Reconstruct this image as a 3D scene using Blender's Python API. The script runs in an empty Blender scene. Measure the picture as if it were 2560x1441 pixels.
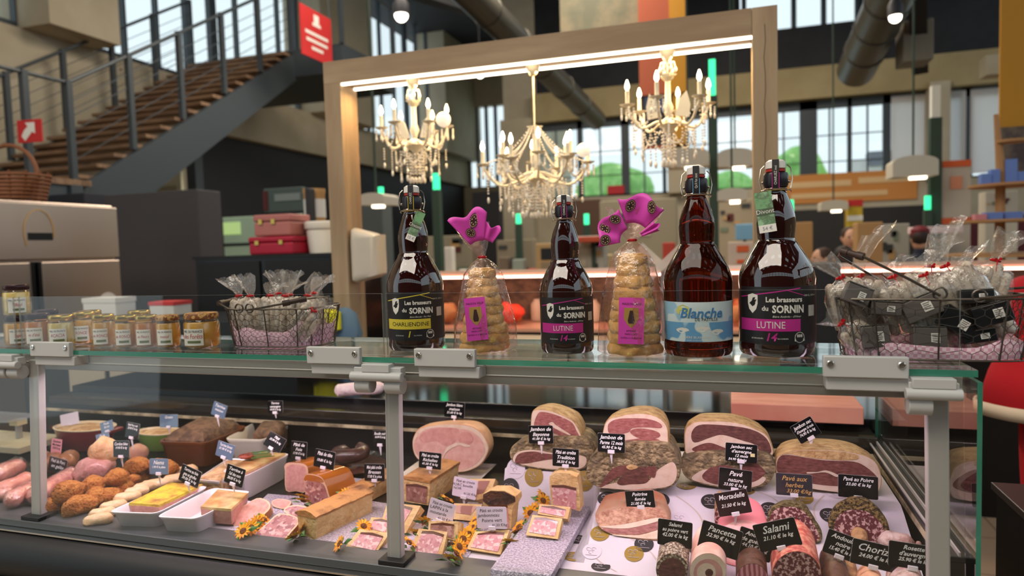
import bpy, math, random
from mathutils import Vector, Matrix, noise
random.seed(7)
S = bpy.context.scene
COL = S.collection
# ---------------------------------------------------------------- camera, world, lights, exposure
EYE = Vector((0, 0, 1.6))
YAW, PITCH, ROLL = math.radians(17.617), math.radians(3.369), math.radians(-1.7165)
FWD = Vector((-math.sin(YAW)*math.cos(PITCH), math.cos(YAW)*math.cos(PITCH), -math.sin(PITCH)))
_r0 = Vector((math.cos(YAW), math.sin(YAW), 0)); _u0 = _r0.cross(FWD)
RGT = _r0*math.cos(ROLL) + _u0*math.sin(ROLL)
UPV = -_r0*math.sin(ROLL) + _u0*math.cos(ROLL)
FPX = 2560*24/36
cam = bpy.data.cameras.new('camera'); cam.lens = 24; cam.sensor_width = 36; cam.sensor_fit = 'HORIZONTAL'
cam.clip_start = 0.05; cam.clip_end = 300
cam.dof.use_dof = True; cam.dof.focus_distance = 1.52; cam.dof.aperture_fstop = 2.6
co = bpy.data.objects.new('camera', cam); COL.objects.link(co)
co.matrix_world = Matrix(((RGT.x, UPV.x, -FWD.x, EYE.x), (RGT.y, UPV.y, -FWD.y, EYE.y), (RGT.z, UPV.z, -FWD.z, EYE.z), (0, 0, 0, 1)))
S.camera = co
S.view_settings.view_transform = 'Standard'; S.view_settings.look = 'None'
S.view_settings.exposure = 0.33; S.view_settings.gamma = 1.0; S.view_settings.use_curve_mapping = False
try:
    cy = S.cycles
    cy.max_bounces = 7; cy.diffuse_bounces = 3; cy.glossy_bounces = 4; cy.transmission_bounces = 6
    cy.transparent_max_bounces = 28; cy.caustics_reflective = False; cy.caustics_refractive = False
    cy.sample_clamp_indirect = 4.0
except Exception:
    pass
W = bpy.data.worlds.new('sky'); S.world = W; W.use_nodes = True
W.node_tree.nodes['Background'].inputs[0].default_value = (0.80, 0.93, 1.0, 1)
W.node_tree.nodes['Background'].inputs[1].default_value = .98

def lin(c):
    return tuple(((v/255)/12.92 if v/255 <= .04045 else (((v/255)+.055)/1.055)**2.4) for v in c[:3])

def area(name, loc, size, energy, col, aim=(0, 0, -1), shape='RECTANGLE'):
    L = bpy.data.lights.new(name, 'AREA'); L.shape = shape; L.size, L.size_y = size; L.energy = energy; L.color = lin(col)
    o = bpy.data.objects.new(name, L); COL.objects.link(o); o.location = loc
    o.rotation_euler = Vector(aim).to_track_quat('-Z', 'Y').to_euler()
    return o
# LED bars of the counter under its glass shelf (left bay, right bay), strip of the wooden frame, unseen fill lights added to brighten the hall
area('case_light_bar_left', (-1.45, 1.47, 1.318), (1.15, .02), 4.2, (255, 226, 240), (0, .35, -1))
area('case_light_bar_right', (-.17, 1.47, 1.318), (1.0, .02), 2.7, (255, 226, 240), (0, .35, -1))
area('frame_light_strip', (-.9, 3.28, 2.455), (1.9, .02), 18, (255, 212, 150), (0, 0, -1))
area('hall_fill_light', (-2.5, -1.5, 6.5), (8, 2.6), 330, (255, 242, 226), (0.05, .35, -1))  # added fill over the camera, lifts the ambient light
area('hall_fill_light_far', (-1.5, 9, 6.3), (8, .6), 440, (255, 240, 220), (-.1, .1, -1))  # added fill for the far half of the hall

# ---------------------------------------------------------------- helpers
def ray(px, py):
    return RGT*((px-1280)/FPX) + UPV*((720.5-py)/FPX) + FWD
def at(px, py, Y=None, z=None, X=None, t=None, plane=None):
    d = ray(px, py)
    if plane: t = (plane[0]-EYE).dot(plane[1])/d.dot(plane[1])
    elif Y is not None: t = Y/d.y
    elif z is not None: t = (z-EYE.z)/d.z
    elif X is not None: t = X/d.x
    return EYE + d*t
def dep(P):
    return (Vector(P)-EYE).dot(FWD)
def px2m(n, P):
    return n*dep(P)/FPX

class MB:
    def __init__(s): s.v = []; s.f = []
    def add(s, vs, fs, T=None):
        b = len(s.v)
        s.v += [Vector(T @ Vector(p)) if T else Vector(p) for p in vs]
        s.f += [tuple(b+i for i in f) for f in fs]; return s
    def box(s, x0, x1, y0, y1, z0, z1, T=None):
        vs = [(x, y, z) for z in (z0, z1) for y in (y0, y1) for x in (x0, x1)]
        return s.add(vs, [(0, 2, 3, 1), (4, 5, 7, 6), (0, 1, 5, 4), (1, 3, 7, 5), (3, 2, 6, 7), (2, 0, 4, 6)], T)
    def cbox(s, c, size, T=None):
        return s.box(c[0]-size[0]/2, c[0]+size[0]/2, c[1]-size[1]/2, c[1]+size[1]/2, c[2]-size[2]/2, c[2]+size[2]/2, T)
    def loft(s, rings, cap0=True, cap1=True, closed=True):
        n = len(rings[0]); vs = [p for r in rings for p in r]; fs = []
        for i in range(len(rings)-1):
            for j in range(n if closed else n-1):
                k = (j+1) % n
                fs.append((i*n+j, i*n+k, (i+1)*n+k, (i+1)*n+j))
        if cap0: fs.append(tuple(reversed(range(n))))
        if cap1: fs.append(tuple(range((len(rings)-1)*n, len(rings)*n)))
        return s.add(vs, fs)
    def lathe(s, prof, seg=24, c=(0, 0, 0), sx=1, sy=1, caps=True, fn=None):
        R = []
        for r, z in prof:
            ring = []
            for i in range(seg):
                a = 2*math.pi*i/seg; k = fn(a, z) if fn else 1
                ring.append(Vector((c[0]+r*k*sx*math.cos(a), c[1]+r*k*sy*math.sin(a), c[2]+z)))
            R.append(ring)
        return s.loft(R, caps, caps)
    def tube(s, pts, r, seg=6, closed=False, caps=True):
        pts = [Vector(p) for p in pts]; n = len(pts); R = []; prev = None
        for i, p in enumerate(pts):
            if closed: d = pts[(i+1) % n]-pts[i-1]
            else: d = pts[min(i+1, n-1)]-pts[max(i-1, 0)]
            d = d.normalized() if d.length > 1e-9 else Vector((0, 0, 1))
            if prev is None: u = d.orthogonal().normalized()
            else:
                u = prev-d*prev.dot(d); u = u.normalized() if u.length > 1e-6 else d.orthogonal().normalized()
            prev = u; w = d.cross(u); rr = r[i] if isinstance(r, (list, tuple)) else r
            R.append([p+u*(rr*math.cos(2*math.pi*k/seg))+w*(rr*math.sin(2*math.pi*k/seg)) for k in range(seg)])
        if closed: R.append(R[0])
        return s.loft(R, caps and not closed, caps and not closed)
    def ball(s, c, r, seg=10, rings=7, T=None):
        if not isinstance(r, (tuple, list)): r = (r, r, r)
        R = []
        for i in range(1, rings):
            a = math.pi*i/rings
            R.append([Vector((c[0]+r[0]*math.sin(a)*math.cos(2*math.pi*j/seg), c[1]+r[1]*math.sin(a)*math.sin(2*math.pi*j/seg), c[2]-r[2]*math.cos(a))) for j in range(seg)])
        if T: R = [[T @ p for p in q] for q in R]
        b = len(s.v); s.loft(R, False, False)
        lo = Vector((c[0], c[1], c[2]-r[2])); hi = Vector((c[0], c[1], c[2]+r[2]))
        if T: lo = T @ lo; hi = T @ hi
        s.v += [lo, hi]; m = len(s.v); n = seg
        for j in range(n):
            s.f.append((b+(j+1) % n, b+j, m-2)); s.f.append((b+(rings-2)*n+j, b+(rings-2)*n+(j+1) % n, m-1))
        return s
    def capsule(s, p0, p1, r, seg=8, bend=0, k=6):
        p0 = Vector(p0); p1 = Vector(p1); pts = []; rs = []
        side = Vector((0, 0, 1))
        for i in range(k+1):
            u = i/k; pts.append(p0.lerp(p1, u)+side*(bend*math.sin(math.pi*u))); rs.append(r)
        d = (p1-p0).normalized()
        pts = [p0-d*r*.75, p0-d*r*.4]+pts+[p1+d*r*.4, p1+d*r*.75]; rs = [r*.3, r*.75]+rs+[r*.75, r*.3]
        return s.tube(pts, rs, seg)
    def poly(s, pts):
        return s.add(pts, [tuple(range(len(pts)))])
    def wob(s, amp, sc, seed=0):
        for i, p in enumerate(s.v):
            q = p*sc+Vector((seed*3.1, seed*1.7, seed))
            s.v[i] = p+noise.noise_vector(q)*amp
        return s
    def shift(s, d):
        d = Vector(d); s.v = [p+d for p in s.v]; return s

def build(name, mb, mat, parent=None, smooth=True, bevel=0, sub=0, loc=None, rot=None, solid=0):
    me = bpy.data.meshes.new(name); me.from_pydata([tuple(p) for p in mb.v], [], mb.f)
    me.validate(); me.update()
    if mat: me.materials.append(mat)
    if smooth:
        me.polygons.foreach_set('use_smooth', [True]*len(me.polygons))
        try: me.set_sharp_from_angle(angle=math.radians(42))
        except Exception: pass
    o = bpy.data.objects.new(name, me); COL.objects.link(o)
    if parent: o.parent = parent
    if loc is not None: o.location = loc
    if rot is not None: o.rotation_euler = rot
    if solid:
        m = o.modifiers.new('thick', 'SOLIDIFY'); m.thickness = solid
    if bevel:
        m = o.modifiers.new('edge', 'BEVEL'); m.width = bevel; m.segments = 2; m.limit_method = 'ANGLE'
    if sub:
        m = o.modifiers.new('round', 'SUBSURF'); m.levels = sub; m.render_levels = sub
    return o
def tag(o, label, cat, group=None, kind=None):
    o['label'] = label; o['category'] = cat
    if group: o['group'] = group
    if kind: o['kind'] = kind
    return o
def thing(name, label, cat, loc=(0, 0, 0), rot=(0, 0, 0), group=None):
    o = bpy.data.objects.new(name, None); COL.objects.link(o); o.location = loc; o.rotation_euler = rot
    o.empty_display_size = .05
    return tag(o, label, cat, group)
def struct(name, mb, mat, **k):
    o = build(name, mb, mat, smooth=False, **k); o['kind'] = 'structure'; return o
def copy_tree(o, loc=None, rot=None, label=None, scale=None, parent=None):
    c = o.copy(); COL.objects.link(c)
    if parent: c.parent = parent
    if loc is not None: c.location = loc
    if rot is not None: c.rotation_euler = rot
    if scale is not None: c.scale = scale if isinstance(scale, (tuple, list)) else (scale,)*3
    if label: c['label'] = label
    for ch in list(o.children): copy_tree(ch, parent=c)
    return c
_tc = {}
def text(s, size, mat, parent=None, loc=(0, 0, 0), rot=(math.pi/2, 0, 0), align='CENTER', shear=0, wrap=None, name='lettering', narrow=1, bold=0, fn=None):
    key = (s, size, align, shear, narrow, bold, wrap, mat.name)
    if key in _tc and fn is None: me = _tc[key]
    else:
        c = bpy.data.curves.new('t', 'FONT'); c.body = s; c.size = size; c.align_x = align; c.align_y = 'CENTER'; c.shear = shear
        c.resolution_u = 2; c.offset = bold; c.space_line = .9
        t = bpy.data.objects.new('t', c); COL.objects.link(t)
        bpy.context.view_layer.update()
        me = bpy.data.meshes.new_from_object(t); bpy.data.objects.remove(t); bpy.data.curves.remove(c)
        me.name = 'lettering'
        for v in me.vertices:
            x, y = v.co.x*narrow, v.co.y
            if fn: v.co = fn(x, y)
            elif wrap: v.co = (wrap*math.sin(x/wrap), y, wrap*math.cos(x/wrap)-wrap)
            else: v.co.x = x
        me.materials.clear(); me.materials.append(mat); _tc[key] = me
    o = bpy.data.objects.new(name, me); COL.objects.link(o); o.location = loc; o.rotation_euler = rot
    if parent: o.parent = parent
    return o

# ---------------------------------------------------------------- materials
_mc = {}
def M(name, col, rough=.5, metal=0, ns=0, col2=None, pos=(.4, .6), det=4, bump=0, bs=0, coat=0, trans=0, es=0, alpha=1, sss=0, tex='noise', st=(1, 1, 1), spec=.5, ior=1.45, extra=None, bd=.02):
    if name in _mc: return _mc[name]
    m = bpy.data.materials.new(name); m.use_nodes = True; nt = m.node_tree; N = nt.nodes; L = nt.links
    b = N['Principled BSDF']; I = b.inputs
    c = lin(col)+(1,)
    I['Base Color'].default_value = c; I['Roughness'].default_value = rough; I['Metallic'].default_value = metal
    I['Specular IOR Level'].default_value = spec; I['IOR'].default_value = ior
    I['Coat Weight'].default_value = coat; I['Transmission Weight'].default_value = trans; I['Alpha'].default_value = alpha
    if sss: I['Subsurface Weight'].default_value = sss; I['Subsurface Radius'].default_value = (.02, .008, .004); I['Subsurface Scale'].default_value = .3
    if es: I['Emission Color'].default_value = c; I['Emission Strength'].default_value = es
    mp = None
    if ns or bump:
        tc = N.new('ShaderNodeTexCoord'); mp = N.new('ShaderNodeMapping'); mp.inputs['Scale'].default_value = st
        L.new(tc.outputs['Object'], mp.inputs[0])
    if ns:
        if tex == 'noise':
            n = N.new('ShaderNodeTexNoise'); n.inputs['Scale'].default_value = ns; n.inputs['Detail'].default_value = det; n.inputs['Roughness'].default_value = .6; out = n.outputs['Fac']
        elif tex == 'vor':
            n = N.new('ShaderNodeTexVoronoi'); n.inputs['Scale'].default_value = ns; out = n.outputs['Distance']
        elif tex == 'cell':
            n = N.new('ShaderNodeTexVoronoi'); n.inputs['Scale'].default_value = ns
            sp = N.new('ShaderNodeSeparateColor'); L.new(n.outputs['Color'], sp.inputs[0]); out = sp.outputs[0]
        elif tex == 'edge':
            n = N.new('ShaderNodeTexVoronoi'); n.feature = 'DISTANCE_TO_EDGE'; n.inputs['Scale'].default_value = ns; out = n.outputs['Distance']
        elif tex == 'wave':
            n = N.new('ShaderNodeTexWave'); n.inputs['Scale'].default_value = ns; n.inputs['Distortion'].default_value = 3; n.inputs['Detail'].default_value = det; out = n.outputs['Fac']
        elif tex == 'check':
            n = N.new('ShaderNodeTexChecker'); n.inputs['Scale'].default_value = ns; out = n.outputs['Fac']
        elif tex == 'brick':
            n = N.new('ShaderNodeTexBrick'); n.inputs['Scale'].default_value = ns; n.offset = 0; n.inputs['Mortar Size'].default_value = .012
            n.inputs['Brick Width'].default_value = 1; n.inputs['Row Height'].default_value = 1; out = n.outputs['Fac']
        L.new(mp.outputs[0], n.inputs['Vector'])
        r = N.new('ShaderNodeValToRGB'); e = r.color_ramp.elements
        e[0].position = pos[0]; e[0].color = c; e[1].position = pos[1]; e[1].color = lin(col2)+(1,)
        if extra:
            for p, cc in extra:
                q = e.new(p); q.color = lin(cc)+(1,)
        L.new(out, r.inputs[0]); L.new(r.outputs[0], I['Base Color'])
    if bump:
        n = N.new('ShaderNodeTexNoise'); n.inputs['Scale'].default_value = bs; n.inputs['Detail'].default_value = 5
        L.new(mp.outputs[0], n.inputs['Vector'])
        bp = N.new('ShaderNodeBump'); bp.inputs['Strength'].default_value = bump; bp.inputs['Distance'].default_value = bd
        L.new(n.outputs['Fac'], bp.inputs['Height']); L.new(bp.outputs[0], I['Normal'])
    _mc[name] = m; return m
def pane(name, tint=(250, 251, 250), ior=1.45, bump=0, bs=30, rough=0.0, gl=(255, 255, 255), st=(1, 1, 1), mn=0.0, haze=0):
    if name in _mc: return _mc[name]
    m = bpy.data.materials.new(name); m.use_nodes = True; nt = m.node_tree; N = nt.nodes; L = nt.links
    N.remove(N['Principled BSDF']); out = N['Material Output']
    t = N.new('ShaderNodeBsdfTransparent'); t.inputs[0].default_value = lin(tint)+(1,)
    g = N.new('ShaderNodeBsdfGlossy'); g.inputs['Roughness'].default_value = rough; g.inputs[0].default_value = lin(gl)+(1,)
    f = N.new('ShaderNodeLayerWeight'); f.inputs[0].default_value = .5      # Schlick: r0 + (1-r0) * facing^5
    x = N.new('ShaderNodeMixShader')
    pw = N.new('ShaderNodeMath'); pw.operation = 'POWER'; pw.inputs[1].default_value = 5; L.new(f.outputs['Facing'], pw.inputs[0])
    mm = N.new('ShaderNodeMath'); mm.operation = 'MULTIPLY_ADD'; mm.inputs[1].default_value = .9; mm.inputs[2].default_value = .025+mn; mm.use_clamp = True
    L.new(pw.outputs[0], mm.inputs[0]); fo = mm.outputs[0]
    to = t.outputs[0]
    if haze:                                   # the faint milkiness of crumpled plastic
        df = N.new('ShaderNodeBsdfTranslucent'); df.inputs[0].default_value = (.9, .88, .86, 1); d2 = N.new('ShaderNodeBsdfDiffuse'); d2.inputs[0].default_value = (.9, .88, .86, 1)
        ad = N.new('ShaderNodeMixShader'); L.new(df.outputs[0], ad.inputs[1]); L.new(d2.outputs[0], ad.inputs[2])
        hz = N.new('ShaderNodeMixShader'); hz.inputs[0].default_value = haze; L.new(t.outputs[0], hz.inputs[1]); L.new(ad.outputs[0], hz.inputs[2]); to = hz.outputs[0]
    L.new(fo, x.inputs[0]); L.new(to, x.inputs[1]); L.new(g.outputs[0], x.inputs[2]); L.new(x.outputs[0], out.inputs[0])
    if bump:
        tc = N.new('ShaderNodeTexCoord'); mp = N.new('ShaderNodeMapping'); mp.inputs['Scale'].default_value = st
        n = N.new('ShaderNodeTexNoise'); n.inputs['Scale'].default_value = bs; n.inputs['Detail'].default_value = 4
        b = N.new('ShaderNodeBump'); b.inputs['Strength'].default_value = bump; b.inputs['Distance'].default_value = .01
        L.new(tc.outputs['Object'], mp.inputs[0]); L.new(mp.outputs[0], n.inputs['Vector']); L.new(n.outputs['Fac'], b.inputs['Height']); L.new(b.outputs[0], g.inputs['Normal']); L.new(b.outputs[0], f.inputs['Normal'])
    _mc[name] = m; return m
def crom(pts, n=5):
    out = []; k = len(pts)
    for i in range(k):
        p0, p1, p2, p3 = (Vector(pts[(i+j-1) % k]) for j in range(4))
        for q in range(n):
            u = q/n
            out.append(.5*((2*p1)+(p2-p0)*u+(2*p0-5*p1+4*p2-p3)*u*u+(3*p1-p0-3*p2+p3)*u**3))
    return out
m_alu = M('brushed aluminium', (186, 182, 180), .42, .25, bump=.05, bs=40, st=(1, 1, 30))
m_alud = M('grey aluminium profile', (164, 162, 158), .38, .4)
m_plastic = M('grey moulded plastic', (188, 188, 186), .45)
m_steel = M('polished steel', (200, 198, 192), .2, 1)
m_black = M('black lacquered panel', (13, 13, 15), .35)
m_blackmat = M('matt black plastic', (15, 15, 16), .5)
m_gloss = M('black glossy stone', (14, 14, 15), .07, spec=.7)
m_glass = pane('clear glass pane')
m_edge = M('green glass edge', (58, 140, 116), .15, trans=.3, spec=.7)
m_oak = M('light oak board', (164, 142, 112), .6, ns=7, col2=(142, 118, 90), det=8, st=(1, 1, .12), bump=.1, bs=20)
m_oakh = M('light oak beam', (164, 142, 112), .6, ns=7, col2=(142, 118, 90), det=8, st=(.12, 1, 1), bump=.1, bs=20)
# ---------------------------------------------------------------- setting
m_floor = M('beige floor tile', (168, 150, 128), .35, ns=2.2, col2=(120, 105, 90), tex='brick', pos=(.3, .7))
m_wall = M('beige painted concrete', (184, 174, 152), .8, ns=1.2, col2=(174, 163, 140), det=3)
m_olive = M('ochre painted beam', (164, 148, 110), .8, ns=1.5, col2=(154, 138, 100))
m_char = M('charcoal wall panel', (40, 41, 46), .6)
m_dark = M('dark roof deck', (34, 34, 38), .7, ns=2, col2=(26, 26, 30))
m_steelblue = M('blue grey steel', (62, 70, 76), .5)
m_wood = M('stair tread wood', (146, 116, 90), .6, ns=6, col2=(112, 86, 66), st=(.3, 3, 1))
struct('floor', MB().box(-9.5, 9.5, -7, 16.1, -.1, 0).box(-9.5, -4.4, 16.1, 22.3, -.1, 0), m_floor)
cb = MB().box(-9.5, 9.5, 2, 16.1, 8.2, 8.4).box(-9.5, -4.4, 16.1, 22.3, 8.2, 8.4)
for k in range(7): cb.box(-9.5+k*2.9, -9.5+k*2.9+1.5, -7, 2, 8.2, 8.4)
for k in range(4): cb.box(-9.5, 9.5, -7+k*2.4, -5.4+k*2.4, 8.2, 8.4)
struct('ceiling', cb, m_dark)
WX = -8.6
ye = lambda px: at(px, 350, Y=22).x
YB = 15.8; bx = lambda px, py=400: at(px, py, Y=YB).x
wl = lambda px: at(px, 300, X=WX).y
struct('wall_left', MB().box(WX-.4, WX, wl(470), 22.3, 0, 3.75), m_char)
struct('wall_left_near', MB().box(WX-.4, WX, -1, wl(470), 2.3, 4.6).box(WX-.4, WX-.02, -1, wl(470), 0, 2.3), m_wall)
struct('trim_1', MB().box(WX-.45, WX+.15, wl(470), 22.3, 3.75, 4.6), m_wall)
YB = 15.8
bx = lambda px, py=400: at(px, py, Y=YB).x
lw = MB()
for a, b in ((68, 245), (760, 893), (1078, 1168)):
    lw.box(WX-.4, WX+.5, wl(a), wl(b), 4.6, 8.2)
lw.box(WX-.4, WX, -1, wl(-40), 4.6, 8.2)
struct('wall_left_columns', lw, m_wall)
win = []
def window(n, boxes, panes):
    w = MB()
    for b in boxes: w.box(*b)
    o = struct('window_%d' % n, w, m_steelblue)
    g = MB()
    for b in panes: g.box(*b)
    p = build('window_pane', g, m_glass, o, smooth=False)
bl = []; pl = []
for a, b, k in ((-40, 68, 2), (245, 760, 8), (893, 1078, 6)):
    y0, y1 = wl(a), wl(b)
    for i in range(k+1):
        y = y0+(y1-y0)*i/k; w = .08 if i % 4 == 0 else .02
        bl.append((WX-.15, WX-.05, y-w, y+w, 4.6, 8.2))
    bl.append((WX-.14, WX-.06, y0, y1, 4.6, 4.68))
    pl.append((WX-.105, WX-.095, y0, y1, 4.65, 8.2))
window(1, bl, pl)
window(4, [(ye(p)-.05, ye(p)+.05, 22.05, 22.15, 3.7, 6.4) for p in (1170, 1192, 1215, 1238)], [(ye(1168), bx(1262), 22.09, 22.1, 3.7, 6.4)])
# back wall: low wall, column pair, ochre beam, window band, dark upper wall with clerestory
struct('wall_back', MB().box(bx(1262), 9.5, YB, YB+.3, 0, 2.72).box(bx(1262), bx(1345), YB, YB+.3, 2.72, 8.2).box(bx(1262), bx(1262)+.2, YB+.3, 22.3, 0, 8.2), m_wall)
ye = lambda px: at(px, 350, Y=22).x
struct('wall_end', MB().box(-9.5, ye(1168), 22, 22.3, 0, 8.2).box(ye(1168), bx(1262)+.2, 22, 22.3, 0, 3.7).box(ye(1168), bx(1262)+.2, 22, 22.3, 6.4, 8.2), m_wall)
struct('trim_2', MB().box(bx(1340), 9.5, YB-.25, YB+.3, 4.5, 5.15), m_olive)
struct('wall_back_upper', MB().box(bx(1345), bx(1850, 60), YB, YB+.2, 5.15, 8.2).box(bx(2150, 60), 9.5, YB, YB+.2, 5.15, 8.2).box(bx(1850, 60), bx(2150, 60), YB, YB+.2, 5.15, 6.05), m_dark)
wc = MB()
for a, b in ((1264, 1340), (1672, 1722), (2312, 2362)): wc.box(bx(a), bx(b), YB-.35, YB+.1, 2.7 if a > 1300 else 0, 4.6)
struct('wall_back_columns', wc, m_wall)
bl = []; pl = []
for p, w in ((1340, .05), (1450, .06), (1563, .09), (1660, .04), (1780, .05), (1890, .05), (2022, .17), (2125, .04), (2218, .07), (2418, .1), (2520, .06)):
    bl.append((bx(p)-w, bx(p)+w, YB+.02, YB+.12, 2.7, 4.5))
for z, h in ((2.7, .06), (4.32, .18)): bl.append((bx(1340), 9.3, YB+.02, YB+.12, z, z+h))
for p in (1860, 1985, 2060, 2145): bl.append((bx(p, 40)-.05, bx(p, 40)+.05, YB+.02, YB+.12, 6.05, 8.2))
for p in (1390, 1500, 1610, 1830, 1960, 2075, 2170): bl.append((bx(p)-.015, bx(p)+.015, YB+.03, YB+.1, 2.7, 4.4))
for z in (3.2, 3.75): bl.append((bx(1340), bx(2218), YB+.04, YB+.08, z, z+.02))
pl.append((bx(1340), 9.3, YB+.06, YB+.07, 2.72, 4.5)); pl.append((bx(1860, 40), bx(2145, 40), YB+.06, YB+.07, 6.05, 8.2))
window(2, bl, pl)
m_blind = pane('white window blind', (240, 240, 250), rough=.6, haze=.8)
for i, (a, b, w_) in enumerate(((2228, 2312, 'left of the beige column'), (2364, 2414, 'between the beige column and the mullion'), (2425, 2512, 'beside the mustard banner'))):
    o = build('roller_blind', MB().box(bx(a), bx(b), YB+.002, YB+.016, 2.8, 4.45), m_blind, smooth=False)
    tag(o, 'white roller blind %s in the far window band' % w_, 'blind', 'white blinds in the far windows')
# rear hall side, behind the camera (seen in the glass and bottles)
struct('wall_rear', MB().box(-9.5, 9.5, -7, -6.8, 0, 4.4), m_char)
bl = []; pl = [(-9.5, 9.5, -6.91, -6.9, 4.4, 6.4)]
for k in range(14): bl.append((-9.5+k*1.46-.06, -9.5+k*1.46+.06, -6.95, -6.85, 4.4, 6.4))
for z in (4.4, 5.4, 6.35): bl.append((-9.5, 9.5, -6.95, -6.85, z, z+.1))
window(3, bl, pl)
struct('wall_rear_top', MB().box(-9.5, 9.5, -7, -6.8, 6.45, 8.4), m_dark)
struct('wall_right', MB().box(9.3, 9.5, -7, 17.5, 0, 3.2), m_wall)
# trees and house outside
struct('ground', MB().box(-3, 16, 16.2, 46, -.12, -.02), M('grass ground', (120, 140, 90), .9))
m_leaf = M('spring green foliage', (120, 185, 84), .8, ns=3, col2=(160, 215, 120))
for px, py, w, h, lb in ((1540, 470, 190, 110, 'round bright green tree outside beyond the middle windows'), (1985, 440, 170, 150, 'bright green tree outside just right of the wooden frame'), (1830, 460, 130, 60, 'low green bush outside seen under the white sign panels')):
    t = 28; P = at(px, py+h*.25, t=t)
    o = thing('tree', lb, 'tree', (P.x, P.y, 0)); build('crown', MB().ball((0, 0, P.z), (w/2*t/FPX, 1.2, h*.75*t/FPX), 20, 12).wob(.35, .8, px), m_leaf, o)
    build('trunk', MB().tube([(0, 0, 0), (0, 0, P.z)], .18, 8), M('tree bark', (84, 70, 56), .9), o)
t = 27; P = at(2172, 430, t=t)
hs = thing('house', 'small house with a dark roof outside the far windows', 'house', P)
build('wall', MB().box(-.75, .7, -.3, .3, -P.z, .45), M('white render', (230, 225, 225), .8), hs, smooth=False)
build('roof', MB().box(-.05, .75, -.4, .4, .2, .75), M('slate roof', (110, 112, 125), .7), hs, smooth=False)

# ---------------------------------------------------------------- display case
DK = .885
case = thing('display_case', 'long black refrigerated deli counter with glass front, grey posts and glass top shelf', 'display case')
def part(name, mb, mat, parent=case, **k): return build(name, mb, mat, parent, **k)
XL, XR = -2.75, .40
part('base_panel', MB().box(XL, .5, 1.40, 2.6, 0, .66), m_black, smooth=False)
part('bumper', MB().loft([[Vector((x, y, z)) for y, z in ((1.42, .868), (1.36, .868), (1.315, .862), (1.285, .84), (1.27, .80), (1.28, .765), (1.30, .745), (1.35, .74), (1.42, .74))] for x in (XL, .56)]), m_blackmat)
part('kick_panel', MB().box(XL, .52, 1.33, 1.42, .0, .74), m_black, smooth=False)
part('chrome_strip', MB().box(XL, .54, 1.318, 1.34, .868, .872), m_steel, smooth=False)
part('chrome_strip', MB().box(XL, .54, 1.268, 1.275, .70, .708).box(XL, .54, 1.27, 1.335, .70, .74), m_blackmat, smooth=False)
part('sill', MB().box(XL, .47, 1.338, 1.425, .872, .892), M('grey satin sill', (92, 95, 97), .38, .4), bevel=.002)
part('deck', MB().box(XL, XR, 1.42, 2.14, .86, DK), m_black, smooth=False)
part('back_panel', MB().box(XL, XR, 2.12, 2.16, DK, 1.0), m_black, smooth=False)
part('seam_tape', MB().box(XL, XR-.01, 2.112, 2.121, .975, .985).wob(.001, 3), M('worn cream sealing strip', (196, 180, 150), .8, ns=12, col2=(120, 105, 85), det=6), smooth=False)
part('back_ledge', MB().box(XL, XR, 2.13, 2.24, .99, 1.03), M('dark ledge', (40, 36, 30), .12, spec=.8), bevel=.004)
part('worktop', MB().box(XL, XR+.1, 2.24, 2.62, 1.01, 1.055), m_gloss, bevel=.003)
part('side_panel', MB().box(XR-.015, XR+.03, 1.42, 2.16, .86, 1.0), m_black, smooth=False)
part('seam_tape', MB().box(XR-.018, XR-.0145, 1.44, 2.12, .972, .984), _mc['worn cream sealing strip'], smooth=False)
part('side_rail', MB().box(XR-.02, XR+.02, 1.40, 2.2, 1.0, 1.012), m_blackmat, bevel=.002)
part('rail_line', MB().box(XR-.021, XR-.017, 1.40, 2.2, 1.010, 1.014).box(XR-.004, XR-.001, 1.40, 2.2, 1.012, 1.020), m_alu, smooth=False)
def glass_slab(name, x0, x1, y0, y1, z0, z1, big):
    mb = MB().box(x0, x1, y0, y1, z0, z1); o = part(name, mb, m_glass, smooth=False); o.data.materials.append(m_edge)
    for p in o.data.polygons: p.material_index = 0 if abs(p.normal[big]) > .9 else 1
    return o
glass_slab('glass_shelf', XL, XR+.012, 1.362, 1.68, 1.351, 1.363, 2)
LEAN = .055
def lean(mb):
    for p in mb.v: p.y += (p.z-.892)*LEAN
    return mb
PX = [at(92, 1290, Y=1.362).x, at(987, 1392, Y=1.362).x, at(2350, 1300, Y=1.372).x]
for k, x in enumerate(PX):
    part('post', lean(MB().box(x-.019, x+.016, 1.36, 1.382, .892, 1.33)), m_alu, bevel=.0025)
    part('post_foot', MB().box(x-.032, x+.034, 1.34, 1.40, .892, .903), m_blackmat, bevel=.002)
    h0, h1 = ((-.105, -.006), (-.082, .045), (-.062, .026))[k]; b = MB()
    b.tube([(x+h0, 1.345, 1.322), (x+h1, 1.345, 1.322)], .0105, 14); hc = (h0+h1)/2
    b.box(x+hc-.034, x+hc+.034, 1.34, 1.372, 1.332, 1.35).box(x+h0+.006, x+h1-.004, 1.347, 1.372, 1.322, 1.342)
    b.tube([(x+h0+.006, 1.362, 1.30), (x+h0+.044, 1.362, 1.30)], .019, 14)
    if k != 2: b.tube([(x+h1-.046, 1.362, 1.30), (x+h1-.006, 1.362, 1.30)], .019, 14)
    part('hinge', b, m_plastic, bevel=.0015)
part('top_rail', MB().box(XL, XR, 1.40, 1.425, 1.302, 1.345).box(XL, XR, 1.425, 1.46, 1.32, 1.345).box(XL, XR, 1.398, 1.402, 1.32, 1.324), m_alud, bevel=.003)
part('light_tube', MB().box(XL, XR-.05, 1.462, 1.478, 1.322, 1.33), M('lilac white light tube', (255, 225, 250), es=3), smooth=False)
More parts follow.
